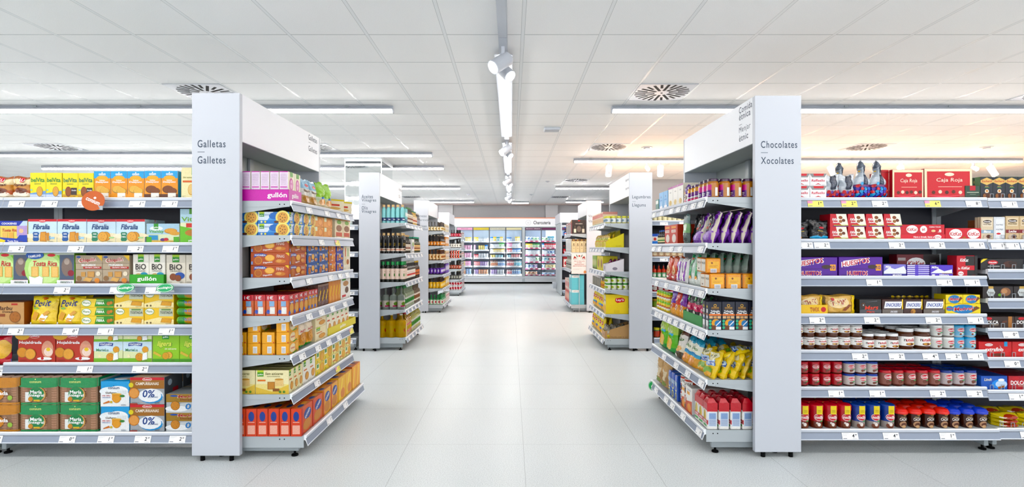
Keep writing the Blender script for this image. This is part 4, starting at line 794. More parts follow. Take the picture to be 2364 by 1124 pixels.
# second
bb = [('e', .2, .12, .3, .09, '#d9812c'), ('e', .5, .6, .12, .05, '#c8343c'), ('r', .35, .42, .65, .46, '#b9a45a'), ('p', [(.3, .8), (.9, .84), (.86, .88), (.32, .84)], '#55585e')]
face(Cc, 1, 'chocolate_bag', 1832, 1873, .132, .06, 0, 0, 'black truffle bag, orange swirl', 1, mk=lambda k, w, h, d: bag(k, w, h, d, [(0, '#17181b')], bb, 'chocolate bag', seed=31, wr=.006))
face(Cc, 1, 'chocolate_bag', 1873, 1920, .135, .06, 0, 0, 'black truffle bag, blue swirl', 1, rows=1, mk=lambda k, w, h, d: bag(k, w, h, d, [(0, '#17181b')], [('e', .5, .12, .48, .09, '#4aaee0'), ('p', [(.35, .2), (.55, .1), (.6, .26), (.45, .32)], '#3a241c')]+bb[1:], 'chocolate bag', seed=34, wr=.006))
def trap(kind, w, h, d, col, items):
    g = G(); q = w*.12; A0 = [(-w/2, 0, 0), (w/2+q*.5, 0, 0), (w/2+q*.5, d, 0), (-w/2, d, 0)]; A1 = [(-w/2+q*.2, 0, h), (w/2-q*.6, 0, h), (w/2-q*.6, d, h), (-w/2+q*.2, d, h)]
    g.add(A0+A1, [(0,1,5,4), (1,2,6,5), (2,3,7,6), (3,0,4,7), (4,5,6,7), (3,2,1,0)], col)
    def m(u, v, k):
        a = -w/2+q*.2*v; b = (w/2+q*.5)*(1-v)+(w/2-q*.6)*v; return (a+(b-a)*u, -k, v*h)
    art(g, m, w, h, items); return P(kind, g.mesh(kind, CARD), w, h, d, 'chocolate box')
tz = [('p', [(.36, 1), (1, 1), (1, .12), (.7, .06), (.44, .4)], '#f2eee2'), ('e', .62, .72, .12, .13, '#8a5236'), ('e', .78, .5, .1, .12, '#6b3a26'), ('e', .6, .42, .1, .12, '#a0704c'), ('r', .16, .02, 1, .08, '#4a2a78'), ('r', .22, .09, 1, .14, '#b8c43a'), ('t', 'KitKat', .28, .58, .2, W_, {'w': .3, 'sh': .15}), ('t', 'Senses', .32, .36, .14, W_, {'w': .32, 'sh': .2})]
face(Cc, 1, 'chocolate_box', 1917, 2083, .087, .12, 0, 0, 'red slanted chocolate snack box', 4, tiers=2, rows=1, mk=lambda k, w, h, d: trap(k, w, h, d, '#c6202e', tz))
kk = lambda x, w_: [('e', x, .5, w_, .42, W_), ('t', 'KitKat', x, .5, .34, '#c41c2a', {'w': w_*1.75, 'sh': .2})]
face(Cc, 1, 'chocolate_multipack', 2080, 2184, .102, .1, '#c81e2e', [('r', .0, .36, 1, .38, '#8f141f'), ('e', .26, .68, .13, .27, W_), ('t', 'KitKat', .26, .68, .22, '#c41c2a', {'w': .22, 'sh': .2}), ('e', .52, .68, .08, .24, W_), ('t', 'at', .52, .68, .18, '#c41c2a', {'w': .08}), ('t', 'FAMILY PACK', .78, .84, .07, W_, {'w': .26}), ('t', '.8', .88, .58, .2, W_, {'w': .08}), ('e', .74, .58, .05, .08, '#e8c9a0'), ('r', 0, 0, 1, .36, '#d42a3a'), ('t', 'Have a break, have a', .52, .17, .13, W_, {'w': .46, 'sh': .1}), ('e', .84, .18, .08, .14, W_), ('t', 'KitKat', .84, .18, .12, '#c41c2a', {'w': .12})], 'long red wafer family pack', 1, **CH)
face(Cc, 1, 'chocolate_multipack', 2184, 2273, .078, .1, '#cc2230', kk(.27, .17)+kk(.74, .17)+[('p', [(.42, .1), (.5, .3), (.56, .1)], '#a8622c'), ('r', .6, .06, .9, .1, '#f0c0c0')], 'red wafer multipack, two logos', 1, **CH)
# third
hu = [('r', 0, .38, 1, .4, '#3a2060'), ('p', [(.05, .55), (.2, .5), (.5, .8), (.68, .96), (.1, .8)], '#f3eef6'), ('t', 'HUESITOS', .38, .72, .28, '#f4f0f2', {'w': .66, 'rot': .16, 'sh': .1}), ('t', 'HUESITOS', .38, .73, .24, '#c8242e', {'w': .62, 'rot': .16, 'sh': .1}), ('t', 'HUESITOS', .42, .17, .24, '#f4f0f2', {'w': .48}), ('t', 'HUESITOS', .42, .17, .2, '#c8242e', {'w': .46}), ('r', .84, .3, .96, .62, '#f0a83a'), ('t', '10', .9, .46, .2, '#4a2a7c', {'w': .08}), ('e', .76, .5, .1, .1, '#3c2a24')]
face(Cc, 2, 'chocolate_multipack', 1826, 1936, .13, .14, '#5a2f96', hu, 'purple wafer bar display box', 1, rows=2, **CH)
face(Cc, 2, 'chocolate_multipack', 1938, 2040, .132, .14, '#5a2f96', hu, 'purple wafer bar display box', 1, rows=2, off=1, **CH)
mk_ = [('p', [(0, .4), (.25, .75), (.5, .6), (.9, .85), (1, .5), (1, .2), (0, .2)], '#eceef8'), ('r', 0, 0, 1, .22, '#3c3a8c'), ('t', 'MILKINIS', .6, .11, .12, W_, {'w': .4}), ('t', 'Milka', .2, .8, .2, W_, {'w': .24, 'sh': .2})]
face(Cc, 2, 'chocolate_box', 2042, 2094, .082, .1, '#8a86d0', mk_, 'lilac milk stick box', 1, rows=2, **CH)
face(Cc, 2, 'chocolate_bar', 2096, 2148, .0125, .09, '#7a6ad0', [('r', 0, .3, .35, .8, '#f0f0fa'), ('r', .5, .3, 1, .7, '#e0def6')], 'lilac bar in flat pile', 1, tiers=4, rows=1, cat='chocolate bar')
face(Cc, 2, 'chocolate_bar', 2096, 2148, .0125, .09, '#7a6ad0', [('r', 0, .3, .35, .8, '#f0f0fa'), ('r', .5, .3, 1, .7, '#e0def6')], 'upper lilac bar of pile', 1, tiers=2, z0=.0522, cat='chocolate bar')
face(Cc, 2, 'chocolate_box', 2150, 2203, .077, .1, '#6a5ac4', [('p', [(.05, .35), (.35, .7), (.6, .45), (.95, .62), (.95, .28), (0, .28)], '#f0f2fa'), ('r', .5, .26, 1, .3, '#e0c23a'), ('t', 'Milka', .2, .8, .2, W_, {'w': .3, 'sh': .2}), ('t', 'Milkinis', .6, .13, .14, W_, {'w': .42}), ('e', .12, .13, .08, .06, W_)], 'purple small-bar box', 1, **CH)
face(Cc, 2, 'chocolate_multipack', 2110, 2214, .148, .08, '#7c1c28', [('r', .62, 0, 1, 1, '#1a1416'), ('e', .45, .55, .22, .3, W_), ('t', 'KitKat', .45, .55, .26, '#b81c2a', {'w': .38, 'sh': .2}), ('t', 'DARK', .85, .55, .1, W_, {'w': .14}), ('r', .02, .7, .2, .84, '#b9aaa8')], 'large dark wafer pack', 1, dd=.16, where=', behind lilac piles', **CH)
kv = [('r', .42, .52, .86, .97, '#1a1416'), ('r', .42, .04, .86, .5, '#c81e2e'), ('t', 'KitKat', .36, .78, .16, W_, {'w': .4, 'sh': .2}), ('t', 'KitKat', .42, .4, .13, W_, {'w': .4, 'sh': .2}), ('r', .5, 0, 1, .3, '#1a1416'), ('t', '3x', .1, .38, .1, W_, {'w': .12}), ('e', .18, .14, .14, .1, W_), ('t', 'KitKat', .18, .14, .08, '#c41c2a', {'w': .24}), ('r', .86, 0, 1, 1, '#141214')]
face(Cc, 2, 'chocolate_multipack', 2211, 2259, .142, .08, '#c81e2e', kv, 'upright red and black wafer pack', 1, **CH)
# fourth
tw = [('e', .4, .6, .36, .28, '#e8cfa0'), ('t', 'TWIX', .4, .62, .3, '#f6ead4', {'w': .56, 'rot': .1}), ('t', 'TWIX', .4, .625, .26, '#a82a22', {'w': .53, 'rot': .1}), ('p', [(.5, .2), (.74, .5), (.84, .46), (.62, .16)], '#8a4a2c'), ('r', .86, 0, 1, 1, '#f0c81e')]
Cc.run(3, tray('display_tray', .185, .062, .16, '#f0c21e', [('t', 'TWIX', .52, .48, .5, '#a82a22', {'w': .34, 'rot': .05}), ('c', .84, .5, .28, '#c8343c')], back=.08), cx(1880), 0, 1, d0=.002, desc='yellow bar display tray')
face(Cc, 3, 'chocolate_bag', 1850, 1905, .128, .05, 0, 0, 'gold twin bar multipack in tray', 1, dd=.01, mk=lambda k, w, h, d: bag(k, w, h, d, [(0, '#d9b06a')], tw, 'chocolate bag', seed=41, top=.3, wr=.004))
face(Cc, 3, 'chocolate_bag', 1910, 1980, .125, .05, 0, 0, 'gold twin bar multipack standing alone', 1, rows=2, mk=lambda k, w, h, d: bag(k, w, h, d, [(0, '#d9b06a')], tw+[('c', .18, .82, .09, '#b8343c')], 'chocolate bag', seed=43, top=.3, wr=.004))
face(Cc, 3, 'chocolate_multipack', 1986, 2037, .1, .12, '#191614', [('t', 'Mars', .55, .42, .3, '#d9402c', {'w': .62, 'sh': .25, 'rot': .08}), ('c', .16, .6, .14, '#6b3a1c'), ('c', .16, .6, .11, '#191614'), ('t', '4', .16, .6, .1, W_), ('r', 0, 0, 1, .3, '#4a4a50'), ('t', 'Mars', .5, .15, .14, '#d9402c', {'w': .36, 'sh': .25}), ('p', [(.15, .8), (.8, .84), (.8, .9)], '#55585e')], 'black caramel bar multipack', 1, rows=3, mat=GLOSS, **CH)
sn = lambda trayed: [('p', [(.08, .38), (.9, .38), (.98, .84), (.14, .84)], '#e8e8f0'), ('p', [(.1, .41), (.9, .41), (.96, .81), (.15, .81)], '#f4f6fa'), ('t', 'SNICKERS', .53, .61, .24, '#1f3f9c', {'w': .72, 'sh': .25}), ('r', .94, .3, 1, 1, '#e8c23a')]+([('r', 0, 0, 1, .32, '#6a625c'), ('t', 'SNICKERS', .56, .15, .13, '#d9d9e0', {'w': .34, 'sh': .2})] if trayed else [('c', .5, .18, .16, '#b98a4c'), ('c', .42, .14, .1, '#8a5a30')])
face(Cc, 3, 'chocolate_multipack', 2038.5, 2087, .1, .12, '#3c1d16', sn(1), 'brown peanut bar multipack in tray', 1, rows=2, mat=GLOSS, **CH)
face(Cc, 3, 'chocolate_multipack', 2088, 2132, .1, .12, '#3c1d16', sn(0), 'brown peanut bar multipack', 1, rows=2, mat=GLOSS, **CH)
face(Cc, 3, 'chocolate_multipack', 2134, 2183, .1, .12, '#3c1d16', sn(1), 'brown peanut bar multipack in tray', 1, rows=2, mat=GLOSS, off=1, **CH)
mv = [('e', .5, .5, .36, .46, '#1f78b8'), ('t', 'Meivel', .5, .52, .4, '#f6efe0', {'w': .56, 'sh': .15, 'rot': .06}), ('t', 'Meivel', .5, .53, .35, '#c8242e', {'w': .53, 'sh': .15, 'rot': .06}), ('p', [(.76, .2), (.98, .6), (.86, .8), (.74, .4)], '#7a4a26')]
face(Cc, 3, 'chocolate_multipack', 2184, 2266, .068, .1, '#f0d630', mv+[('e', .1, .55, .1, .25, '#1f78b8'), ('t', 'Meivel', .1, .55, .18, '#c8242e', {'w': .18})], 'yellow wafer bar display box', 1, dd=.003, **CH)
face(Cc, 3, 'chocolate_multipack', 2186, 2266, .062, .1, '#f0d630', mv, 'yellow wafer multipack', 2, z0=.0685, dd=.01, where=', upper', **CH)
for k in range(7): Cc.run(3, bag('chocolate_bag', .05, .105, .03, [(0, '#d9b820')], [('e', .5, .5, .3, .25, '#8a7a20')], 'chocolate bag', seed=50+k), cx(2112)+.036*k, 0, 1, d0=.17, desc='crinkled yellow wafer bag', where=', %s behind' % ORD[k])
# fifth: hazelnut spread jars
nut = [('r', 0, 0, 1, 1, '#f6f5f2'), ('t', 'n', .2, .62, .26, '#1d1a18', {'b': True}), ('t', 'utella', .56, .66, .36, '#c8242e', {'w': .6}), ('e', .5, .2, .26, .16, '#7a4324'), ('e', .42, .22, .12, .1, '#d9a860'), ('e', .8, .24, .1, .08, '#e8d060')]
def nutj(R, h, desc, l0=.28, l1=.72): return jar('spread_jar', R, h, '#4f2a1a', '#f2f3f4', .15, (l0, l1, '#f6f5f2'), nut, 'spread jar', ha=.95, lidr=.96, seg=22, shoulder=.12)
ns = jar('spread_jar', .0385, .083, '#4f2a1a', '#f3f4f5', .1, (.38, .86, '#f6f5f2'), nut, 'spread jar', ha=.95, lidr=1.0, seg=22, shoulder=.0, baser=.86)
Cc.run(4, ns, cx(1847), .0808, 6, rows=3, tiers=2, desc='small white-lidded spread jar', d0=.006)
nm = nutj(.0405, .108, '', .12, .6); Cc.run(4, nm, cx(2012), .084, 3, rows=3, desc='medium white-lidded spread jar', d0=.006)
nb = nutj(.052, .143, '', .18, .62); Cc.run(4, nb, cx(2103), .112, 2, rows=3, desc='large white-lidded spread jar', d0=.006)
noc = lambda bg, low, ext=(): [('e', .5, .68, .36, .24, '#f4e8ea'), ('e', .5, .68, .33, .2, '#c8202c'), ('t', 'nocilla', .5, .68, .2, W_, {'w': .56}), ('e', .48, .26, .2, .13, low), ('e', .4, .2, .1, .12, '#6b3a28'), ('r', .56, .34, .82, .44, '#4aa05a')]+list(ext)
def nocj(bg, low, cap, bands, kind='spread_glass', R=.0375, h=.083):
    return jar(kind, R, h, low, cap, .16, (.14, .84, bg), noc(bg, low), 'spread jar', ha=.9, lidr=.98, lidname='lid', seg=20, shoulder=0, baser=.8)
Cc.run(4, nocj('#d8dad6', '#8a8480', '#f2f3f3', 0), cx(2171), .082, 2, rows=2, tiers=2, desc='grey sugar-free spread glass', d0=.006)
Cc.run(4, nocj('#7fb4d4', '#d9dede', '#4a9fd0', 0), cx(2222), .08, 2, rows=2, tiers=2, desc='pale blue spread glass', d0=.006)
# sixth
Cc.run(5, nocj('#a8383c', '#5f2f26', '#c5222e', 0), cx(1860), .0765, 4, rows=2, tiers=2, desc='red-capped small spread glass', d0=.006)
Cc.run(5, nocj('#c9c0bc', '#6a4440', '#1f3f9c', 0), cx(1968), .0785, 3, rows=2, tiers=2, desc='blue-capped small spread glass', d0=.006)
Cc.run(5, nocj('#8a5a50', '#5f2f26', '#c5222e', 0, R=.040, h=.108), cx(2053), .083, 5, rows=3, desc='red-capped tall spread glass', d0=.006)
Cc.run(5, nocj('#b9aeb0', '#6a4440', '#1c3a92', 0, R=.040, h=.108), cx(2194), .083, 3, rows=3, desc='blue-capped tall spread glass', d0=.006)
# lowest
def tub(col, low, lidc, tab):
    g = G(); R, h = .044, .15
    lathe(g, [(0, R*.9, low), (.045, R*.93, col), (h-.03, R, col), (h-.03, R, col)], R, 20)
    art(g, mpc(R, 0, h-.03, R*.985, .85), 1.7*R, h-.03, [('e', .5, .62, .44, .21, '#f4e8ea'), ('e', .5, .62, .41, .18, '#c8202c'), ('t', 'nocilla', .5, .62, .17, W_, {'w': .7}), ('r', .55, .38, .8, .44, '#4aa05a'), ('e', .42, .16, .34, .15, '#6b3a28'), ('e', .46, .22, .14, .1, '#efe6e0'), ('c', .3, .3, .06, '#e0d4cc')], 0, 1)
    l = G(); lathe(l, [(h-.032, R*1.05, lidc), (h-.006, R*1.05, lidc), (h, R*.98, lidc), (h+.003, R*.9, darker(lidc, .9))], R, 20)
    t = G(); m = mpc(R, h-.055, h, R*1.07, .42); vs = [m(i/4, j, 0) for j in (0, 1) for i in range(5)]; t.add(vs, [(i, i+1, i+6, i+5) for i in range(4)], '#ecd22c')
    art(t, m, R*.84, .055, [('t', 'FORMATO', .5, .45, .12, '#a88a1c', {'w': .6}), ('t', 'AHORRO', .5, .28, .12, '#a88a1c', {'w': .6})], 0, 1)
    return P('spread_tub', g.mesh('spread_tub', GLOSS), 2*R, h, 2*R, 'spread tub', [('lid', l.mesh('lid', GLOSS), None), ('tab', t.mesh('tab', CARD), 'yellow paper tab')])
cz = lambda px: cx(px, 3.46)
Cc.run(6, tub('#b81e28', '#6b2a20', '#c4222c', 0), cz(1861), .093, 4, rows=3, desc='red spread tub, yellow tab', d0=.006)
Cc.run(6, tub('#1f3a8c', '#a39a94', '#1f3f96', 0), cz(1992), .097, 3, rows=3, desc='blue spread tub, yellow tab', d0=.006)
def cacao(lidc):
    g = G(); R, h = .043, .125
    lathe(g, [(0, R*.76, '#3a1c14'), (h-.028, R*.93, '#4a241a'), (h-.028, R*.9, '#4a241a')], R, 20)
    art(g, mpc(R, 0, h-.03, R*.875, .9), 1.7*R, h-.03, [('e', .48, .26, .36, .22, '#b08a6c'), ('e', .54, .22, .28, .17, '#5a3222'), ('e', .5, .12, .2, .1, '#c9a680'), ('t', 'CACAO', .5, .62, .19, '#f4efe8', {'w': .72, 'rot': .06}), ('t', 'crema de', .42, .78, .08, '#e0c9a0', {'w': .36}), ('e', .6, .93, .16, .04, '#d9a23a')], 0, 1)
    l = G(); lathe(l, [(h-.032, R*1.06, lidc), (h-.024, R*1.08, lidc), (h-.018, R*1.04, lidc), (h-.004, R*.85, lidc), (h, R*.6, darker(lidc, .9))], R, 20)
    return P('spread_cup', g.mesh('spread_cup', GLOSS), 2*R, h, 2*R, 'spread cup', [('lid', l.mesh('lid', GLOSS), None)])
Cc.run(6, cacao('#e23a34'), cz(2090), .0915, 4, rows=3, desc='cocoa spread cup, red lid', d0=.006)
Cc.run(6, cacao('#2340c8'), cz(2212), .0915, 3, rows=3, desc='cocoa spread cup, blue lid', d0=.006)
# ---- chocolate bar bay
D_ = Dd
face(D_, 0, 'chocolate_box', 2266, 2410, .152, .05, '#1f2531', [('p', [(0, .84), (.5, .96), (1, .84), (1, .74), (.5, .62), (0, .74)], '#d9b878'), ('t', 'Suchard', .5, .8, .1, '#b5342c', {'w': .8, 'sh': .2}), ('t', 'ROC', .5, .56, .05, '#d9b878', {'w': .26}), ('r', .3, .5, .7, .515, '#4aa05a'), ('c', .5, .35, .09, '#f3e4d0'), ('c', .5, .36, .05, '#c98a4c'), ('e', .5, .16, .34, .12, '#4a2a20'), ('e', .3, .14, .12, .09, '#8a5a38'), ('e', .72, .16, .12, .08, '#6b3f2a')], 'dark slim nut chocolate box', 5, rows=3, sc_='#3a6a2c', **CH)
pb = lambda c1, t1, c2: [('r', .12, .6, .88, .92, '#e9dfcd'), ('r', .15, .62, .85, .9, c1), ('e', .5, .8, .34, .07, '#3a2a24'), ('t', 'Nestlé', .5, .8, .06, W_, {'w': .5}), ('t', 'POSTRES', .5, .68, .06, '#3a2a24', {'w': .62}), ('r', 0, .3, 1, .44, c2), ('t', t1, .5, .37, .1, W_, {'w': .56, 'sh': .2}), ('e', .45, .14, .3, .11, '#c9b8a8'), ('e', .6, .16, .2, .08, '#5a3222')]
face(D_, 1, 'chocolate_bar', 2267, 2296, .158, .014, '#d6c6ac', pb('#e4d8c2', 'Blanco', '#8fa8bc'), 'upright white cooking chocolate bar', 1, rows=3, cat='chocolate bar')
face(D_, 1, 'chocolate_bar', 2297, 2323, .158, .014, '#dfe3e8', [('r', .1, .08, .9, .94, '#c9d0d8'), ('r', .13, .1, .87, .92, '#e6e9ed'), ('t', 'POSTRES', .5, .66, .06, '#66707c', {'w': .6}), ('t', 'POSTRES', .5, .46, .06, '#66707c', {'w': .6}), ('e', .4, .28, .2, .04, '#c8343c')], 'upright silver-white cooking bar', 1, rows=3, cat='chocolate bar')
face(D_, 1, 'chocolate_bar', 2324, 2420, .164, .014, '#cdb692', pb('#d9c5a2', 'Leche', '#7c2a30'), 'upright milk cooking chocolate bar', 3, rows=2, cat='chocolate bar')
for k in range(8): D_.run(1, carton('chocolate_bar', .012, .14, .06, '#9a6a4c', cat='chocolate bar', ch=.001), .0+.0148*k+.008, 0, 1, d0=.08, desc='brown bar stood edge-on', where=', %s from left' % ORD[k])
face(D_, 2, 'chocolate_box', 2266, 2366, .074, .12, '#19181c', [('p', [(0, .8), (.06, 1), (.16, 1), (0, .6)], '#e8cf2c'), ('e', .28, .66, .12, .2, '#c8202c'), ('t', 'Nestlé', .28, .66, .14, W_, {'w': .18}), ('r', .16, .28, .44, .34, '#c9c9c9'), ('e', .68, .5, .16, .3, '#4a2a20'), ('e', .74, .62, .1, .16, '#2b1712')], 'black dark chocolate bar box', 1, rows=2, **CH)
pr_ = [('p', [(.12, .5), (.18, .8), (.34, .8), (.4, .5), (.34, .2), (.18, .2)], '#c9cfd0'), ('t', 'Pralinés', .26, .5, .14, '#6a625c', {'w': .2}), ('r', .18, .8, .34, 1, '#c9a868'), ('e', .74, .55, .17, .34, '#8a6248'), ('e', .7, .6, .1, .2, '#b98c68'), ('e', .55, .3, .06, .12, '#6fa53c')]
face(D_, 3, 'chocolate_box', 2271, 2414, .084, .12, '#231b1c', pr_, 'dark praline chocolate box', 2, rows=2, **CH)
do = lambda c, l: [('t', 'DOLCA', .28, .5, .3, W_, {'w': .44}), ('e', .2, .82, .1, .12, '#c8202c'), ('r', .28, .26, .5, .3, '#c9b8a0'), ('r', .8, 0, .92, 1, l), ('p', [(.6, .4), (.76, .5), (.76, .66), (.62, .6)], '#5a3222')]
face(D_, 4, 'chocolate_bar', 2270, 2420, .08, .12, '#33231f', do(0, '#a8764a'), 'brown dark chocolate pack', 2, rows=2, cat='chocolate bar')
face(D_, 5, 'chocolate_bar', 2262, 2416, .105, .14, '#cf2a2c', [('e', .3, .8, .12, .09, W_), ('t', 'Nestlé', .3, .8, .07, '#cf2a2c', {'w': .18}), ('t', 'extrafino', .46, .5, .26, W_, {'w': .56, 'sh': .15}), ('e', .6, .16, .2, .1, '#6b2f1c'), ('r', .76, .7, .86, 1, '#4aa8e0'), ('p', [(.62, .8), (.7, .5), (.66, .5)], '#f4e0e0')], 'red extra fine chocolate pack', 2, rows=2, tc='#b82428', cat='chocolate bar')
face(D_, 6, 'chocolate_bar', 2267, 2329, .094, .14, '#2358b8', [('e', .7, .4, .3, .34, '#5a9ae8'), ('e', .76, .4, .22, .26, '#c9e0f8'), ('t', 'Lindt', .26, .74, .2, '#f0e6c8', {'w': .28, 'sh': .25}), ('e', .76, .7, .12, .1, W_), ('p', [(.62, .2), (.86, .3), (.88, .16), (.66, .06)], '#a8683c')], 'blue milk chocolate pack', 1, rows=2, tc='#1c3f98', cat='chocolate bar')
face(D_, 6, 'chocolate_bar', 2331, 2410, .094, .14, '#b81e2c', do(0, '#d9c4a0'), 'red milk chocolate pack', 1, rows=2, tc='#7c1420', cat='chocolate bar')
ye = bag('chocolate_bag', .17, .028, .13, [(0, '#d9c22c')], [('e', .5, .5, .3, .4, '#a83a2c'), ('r', .1, .3, .3, .6, '#f4efe0')], 'chocolate bag', seed=61, top=.9, wr=.003)
D_.run(7, ye, .12, .18, 2, rows=2, tiers=3, desc='flat yellow bar bag', th=.026)
# clear plastic front stops on the bar shelves
for i in range(8):
    par = [c for c in D_.t.children if c.name.startswith('shelf')][i]; y0 = -.07 if i == 7 else 0
    for k in range(9):
        x = .03+.075*k; g = G(); z = LD[i]
        for a, b, c, d in ((x, x+.0025, z, z+.035), (x+.022, x+.0245, z, z+.035), (x, x+.0245, z+.033, z+.036)): g.box(a, b, y0-.002, y0, c, d, '#d9dee4')
        O('front_stop', g.mesh('front_stop', CLIPM), par)
# ---- biscuit endcap (faces the main aisle, near end on the left)
def ea(conv, p0, p1, n=1, **k): a0, a1 = conv(p0, **k), conv(p1, **k); w = abs(a1-a0)/n; return min(a0, a1)+w/2, w
def efill(U, conv, i, kind, p0, p1, h, d, col, front, desc, n=1, rows=1, tiers=1, side=(), top=(), sc=None, tc=None, dd=.01, cat='biscuit box', gap=.975, z0=0, mk=None, mat=None, th=None, off=0, tx=0, where='', yj=.01, rp=None, ty=0, X=None, yaw=0, skip=()):
    a, w = ea(conv, p0, p1, n, **({'X': X} if X else {}))
    p = mk(kind, w*gap, h, d) if mk else carton(kind, w*gap, h, d, col, front, side, top, sc, tc, mat, cat)
    U.run(i, p, a, w, n, rows=rows, tiers=tiers, desc=desc, z0=z0, d0=dd, th=th, off=off, tx=tx, ty=ty, where=where, yj=yj, rp=rp, yaw=yaw, skip=skip); return p
bf = lambda *a, **k: efill(B, by, *a, **k)
mg = '#cf3fae'
p = carton('biscuit_box', .098, .193, .056, '#f4eed4', [('r', 0, 0, 1, .24, '#e06ab8'), ('r', .3, .84, .75, 1, '#4f9a2c'), ('e', .5, .58, .3, .22, '#c8309c'), ('e', .5, .58, .2, .16, '#f0b8dc'), ('t', '50%', .5, .6, .07, '#c8309c', {'w': .3}), ('e', .52, .24, .2, .13, '#e3bb78'), ('r', .72, .2, .95, .34, '#5aa8d8')],
           side=[('r', 0, .38, 1, .97, '#efe3f2'), ('r', 0, 0, 1, .38, mg)]+[('r', .12, .55+.035*i, .86, .56+.035*i, '#c49ac4') for i in range(11)]+[('r', .1, .44, .9, .5, '#d88ac8')], sc=mg, tc=mg)
B.run(0, p, .06, .1, 2, rows=6, d0=.012, rp=.061, desc='slim magenta-sided biscuit box', z0=.003)
B.run(0, tray('display_tray', .208, .078, .375, mg, [('t', 'gullón', .5, .5, .5, W_, {'w': .5})], [('t', 'gullón', .8, .47, .52, W_, {'w': .34}), ('r', 0, .95, 1, 1, '#b03496')]), .11, 0, 1, d0=.006, desc='magenta printed display tray')
bf(0, 'biscuit_bag', 704, 738, .185, .07, 0, 0, 'pale blue puff pastry bag', 2, rows=2, mk=lambda k, w, h, d: bag(k, w, h, d, [(0, '#c9a878'), (.35, '#e6e4dc'), (.6, '#9cc4dc')], [('e', .5, .78, .2, .06, '#c8242e'), ('e', .35, .25, .25, .12, '#b98a52'), ('e', .65, .2, .25, .1, '#cda268'), ('t', 'Bizcochos', .5, .55, .09, '#6b4a2c', {'w': .7})], seed=71))
bf(0, 'biscuit_bag', 741, 771, .2, .08, 0, 0, 'lime green rice cake bag', 2, rows=2, mk=lambda k, w, h, d: bag(k, w, h, d, [(0, '#f0e2c0'), (.25, '#dfeccc'), (.45, '#9ad03a')], [('e', .4, .25, .25, .13, '#e8b88a'), ('e', .68, .28, .2, .12, '#e9a86a'), ('r', .3, .36, .8, .44, '#4a8ad0')], seed=73, wr=.007))
bf(0, 'biscuit_tub', 773, 811, .1, .1, 0, 0, 'cream biscuit tub', 2, mk=lambda k, w, h, d: carton(k, w, h, d, '#efe4c8', [('r', 0, .86, 1, 1, '#d9c23a'), ('r', .2, .45, .8, .6, '#c8402c'), ('e', .5, .25, .35, .12, '#d9b070')], cat='biscuit tub'))
ccs = [('r', 0, 0, 1, .3, '#2f7fd0'), ('p', [(0, .3), (.3, .3), (.5, 1), (0, 1)], '#dfeaf4'), ('r', .04, .6, .2, 1, '#3f8f3a'), ('r', .04, .85, .2, 1, '#b8d23c'), ('e', .55, .66, .2, .3, '#2f6fc0'), ('c', .8, .52, .6, '#f0e08a'), ('c', .8, .52, .44, '#c98a48'), ('c', .8, .52, .4, '#deaa68')]+[('c', .8+.08*math.cos(a), .52+.3*math.sin(a), .045, '#4a2a1c') for a in (0, .9, 1.9, 2.8, 3.7, 4.6, 5.5)]+[('c', .8, .5, .045, '#4a2a1c'), ('t', 'Digestive', .3, .75, .14, '#8fa8d0', {'w': .22, 'sh': .2}), ('e', .6, .16, .08, .1, '#5a3222'), ('c', .12, .16, .09, '#e8ecc0'), ('c', .24, .16, .09, '#f0e02c'), ('t', 'gullón', .12, .7, .1, W_, {'w': .12})]
bf(1, 'biscuit_box', 670, 714, .0775, .2, '#6aa4dc', ccs, 'blue choc chip biscuit box', 2, rows=2, tiers=2, side=ccs, rp=.205)
bf(1, 'biscuit_box', 715, 728, .0775, .2, '#6aa4dc', ccs, 'blue choc chip biscuit box', 1, tiers=2, off=2)
orc = [('r', .05, .6, .3, 1, '#e6efd0'), ('e', .65, .5, .3, .4, '#d98a4a'), ('e', .6, .5, .2, .3, '#f0b070')]
bf(1, 'biscuit_box', 729, 770, .0775, .2, '#e9a868', orc, 'orange cereal biscuit box', 2, tiers=2, sc='#e0a060')
bf(1, 'biscuit_box', 776, 811, .17, .12, '#f0e2c2', [('r', .1, .1, .9, .3, '#c8502c'), ('e', .5, .5, .38, .16, '#8a5a38'), ('e', .5, .8, .3, .1, '#7fae4a'), ('r', 0, .9, 1, 1, '#e9a04a')], 'cream nut bar display box', 2)
fin = lambda c, ex=1: [('p', [(.08, .62), (.1, .9), (.3, .96), (.42, .86), (.4, .68), (.2, .74)], '#2445a0'), ('t', 'FONTANEDA', .25, .8, .13, W_, {'w': .28}), ('t', 'FINAS', .78, .72, .24, '#f2e6da', {'w': .2, 'b': False}), ('p', [(.9, 1), (1, 1), (1, .74)], '#f0c83a'), ('c', .2, .38, .3, '#d99a50'), ('c', .2, .38, .25, '#b86a3a'), ('e', .5, .58, .13, .26, '#e3a85c'), ('e', .5, .6, .11, .22, '#f0bd74'), ('e', .78, .32, .14, .16, '#c9824a'), ('e', .74, .36, .07, .12, '#dca46a'), ('t', 'Digestive', .45, .22, .14, W_, {'w': .24, 'rot': .1}), ('r', .02, .06, .06, .3, '#8ab0e8')]
bf(2, 'biscuit_box', 670, 711, .082, .25, '#b4532c', fin(0), 'orange-brown thin digestive box', 1, rows=1, tiers=3, side=fin(0), rp=.25)
bf(2, 'biscuit_box', 712, 761, .082, .25, '#2f5a9c', fin(0), 'dark blue thin digestive box', 2, tiers=3, sc='#3a4f86')
bf(2, 'biscuit_box', 762, 778, .078, .25, '#d9783a', fin(0), 'orange digestive box', 1, tiers=3)
bf(2, 'biscuit_box', 779, 795, .08, .25, '#4a4fa8', fin(0), 'violet-blue digestive box', 1, tiers=3)
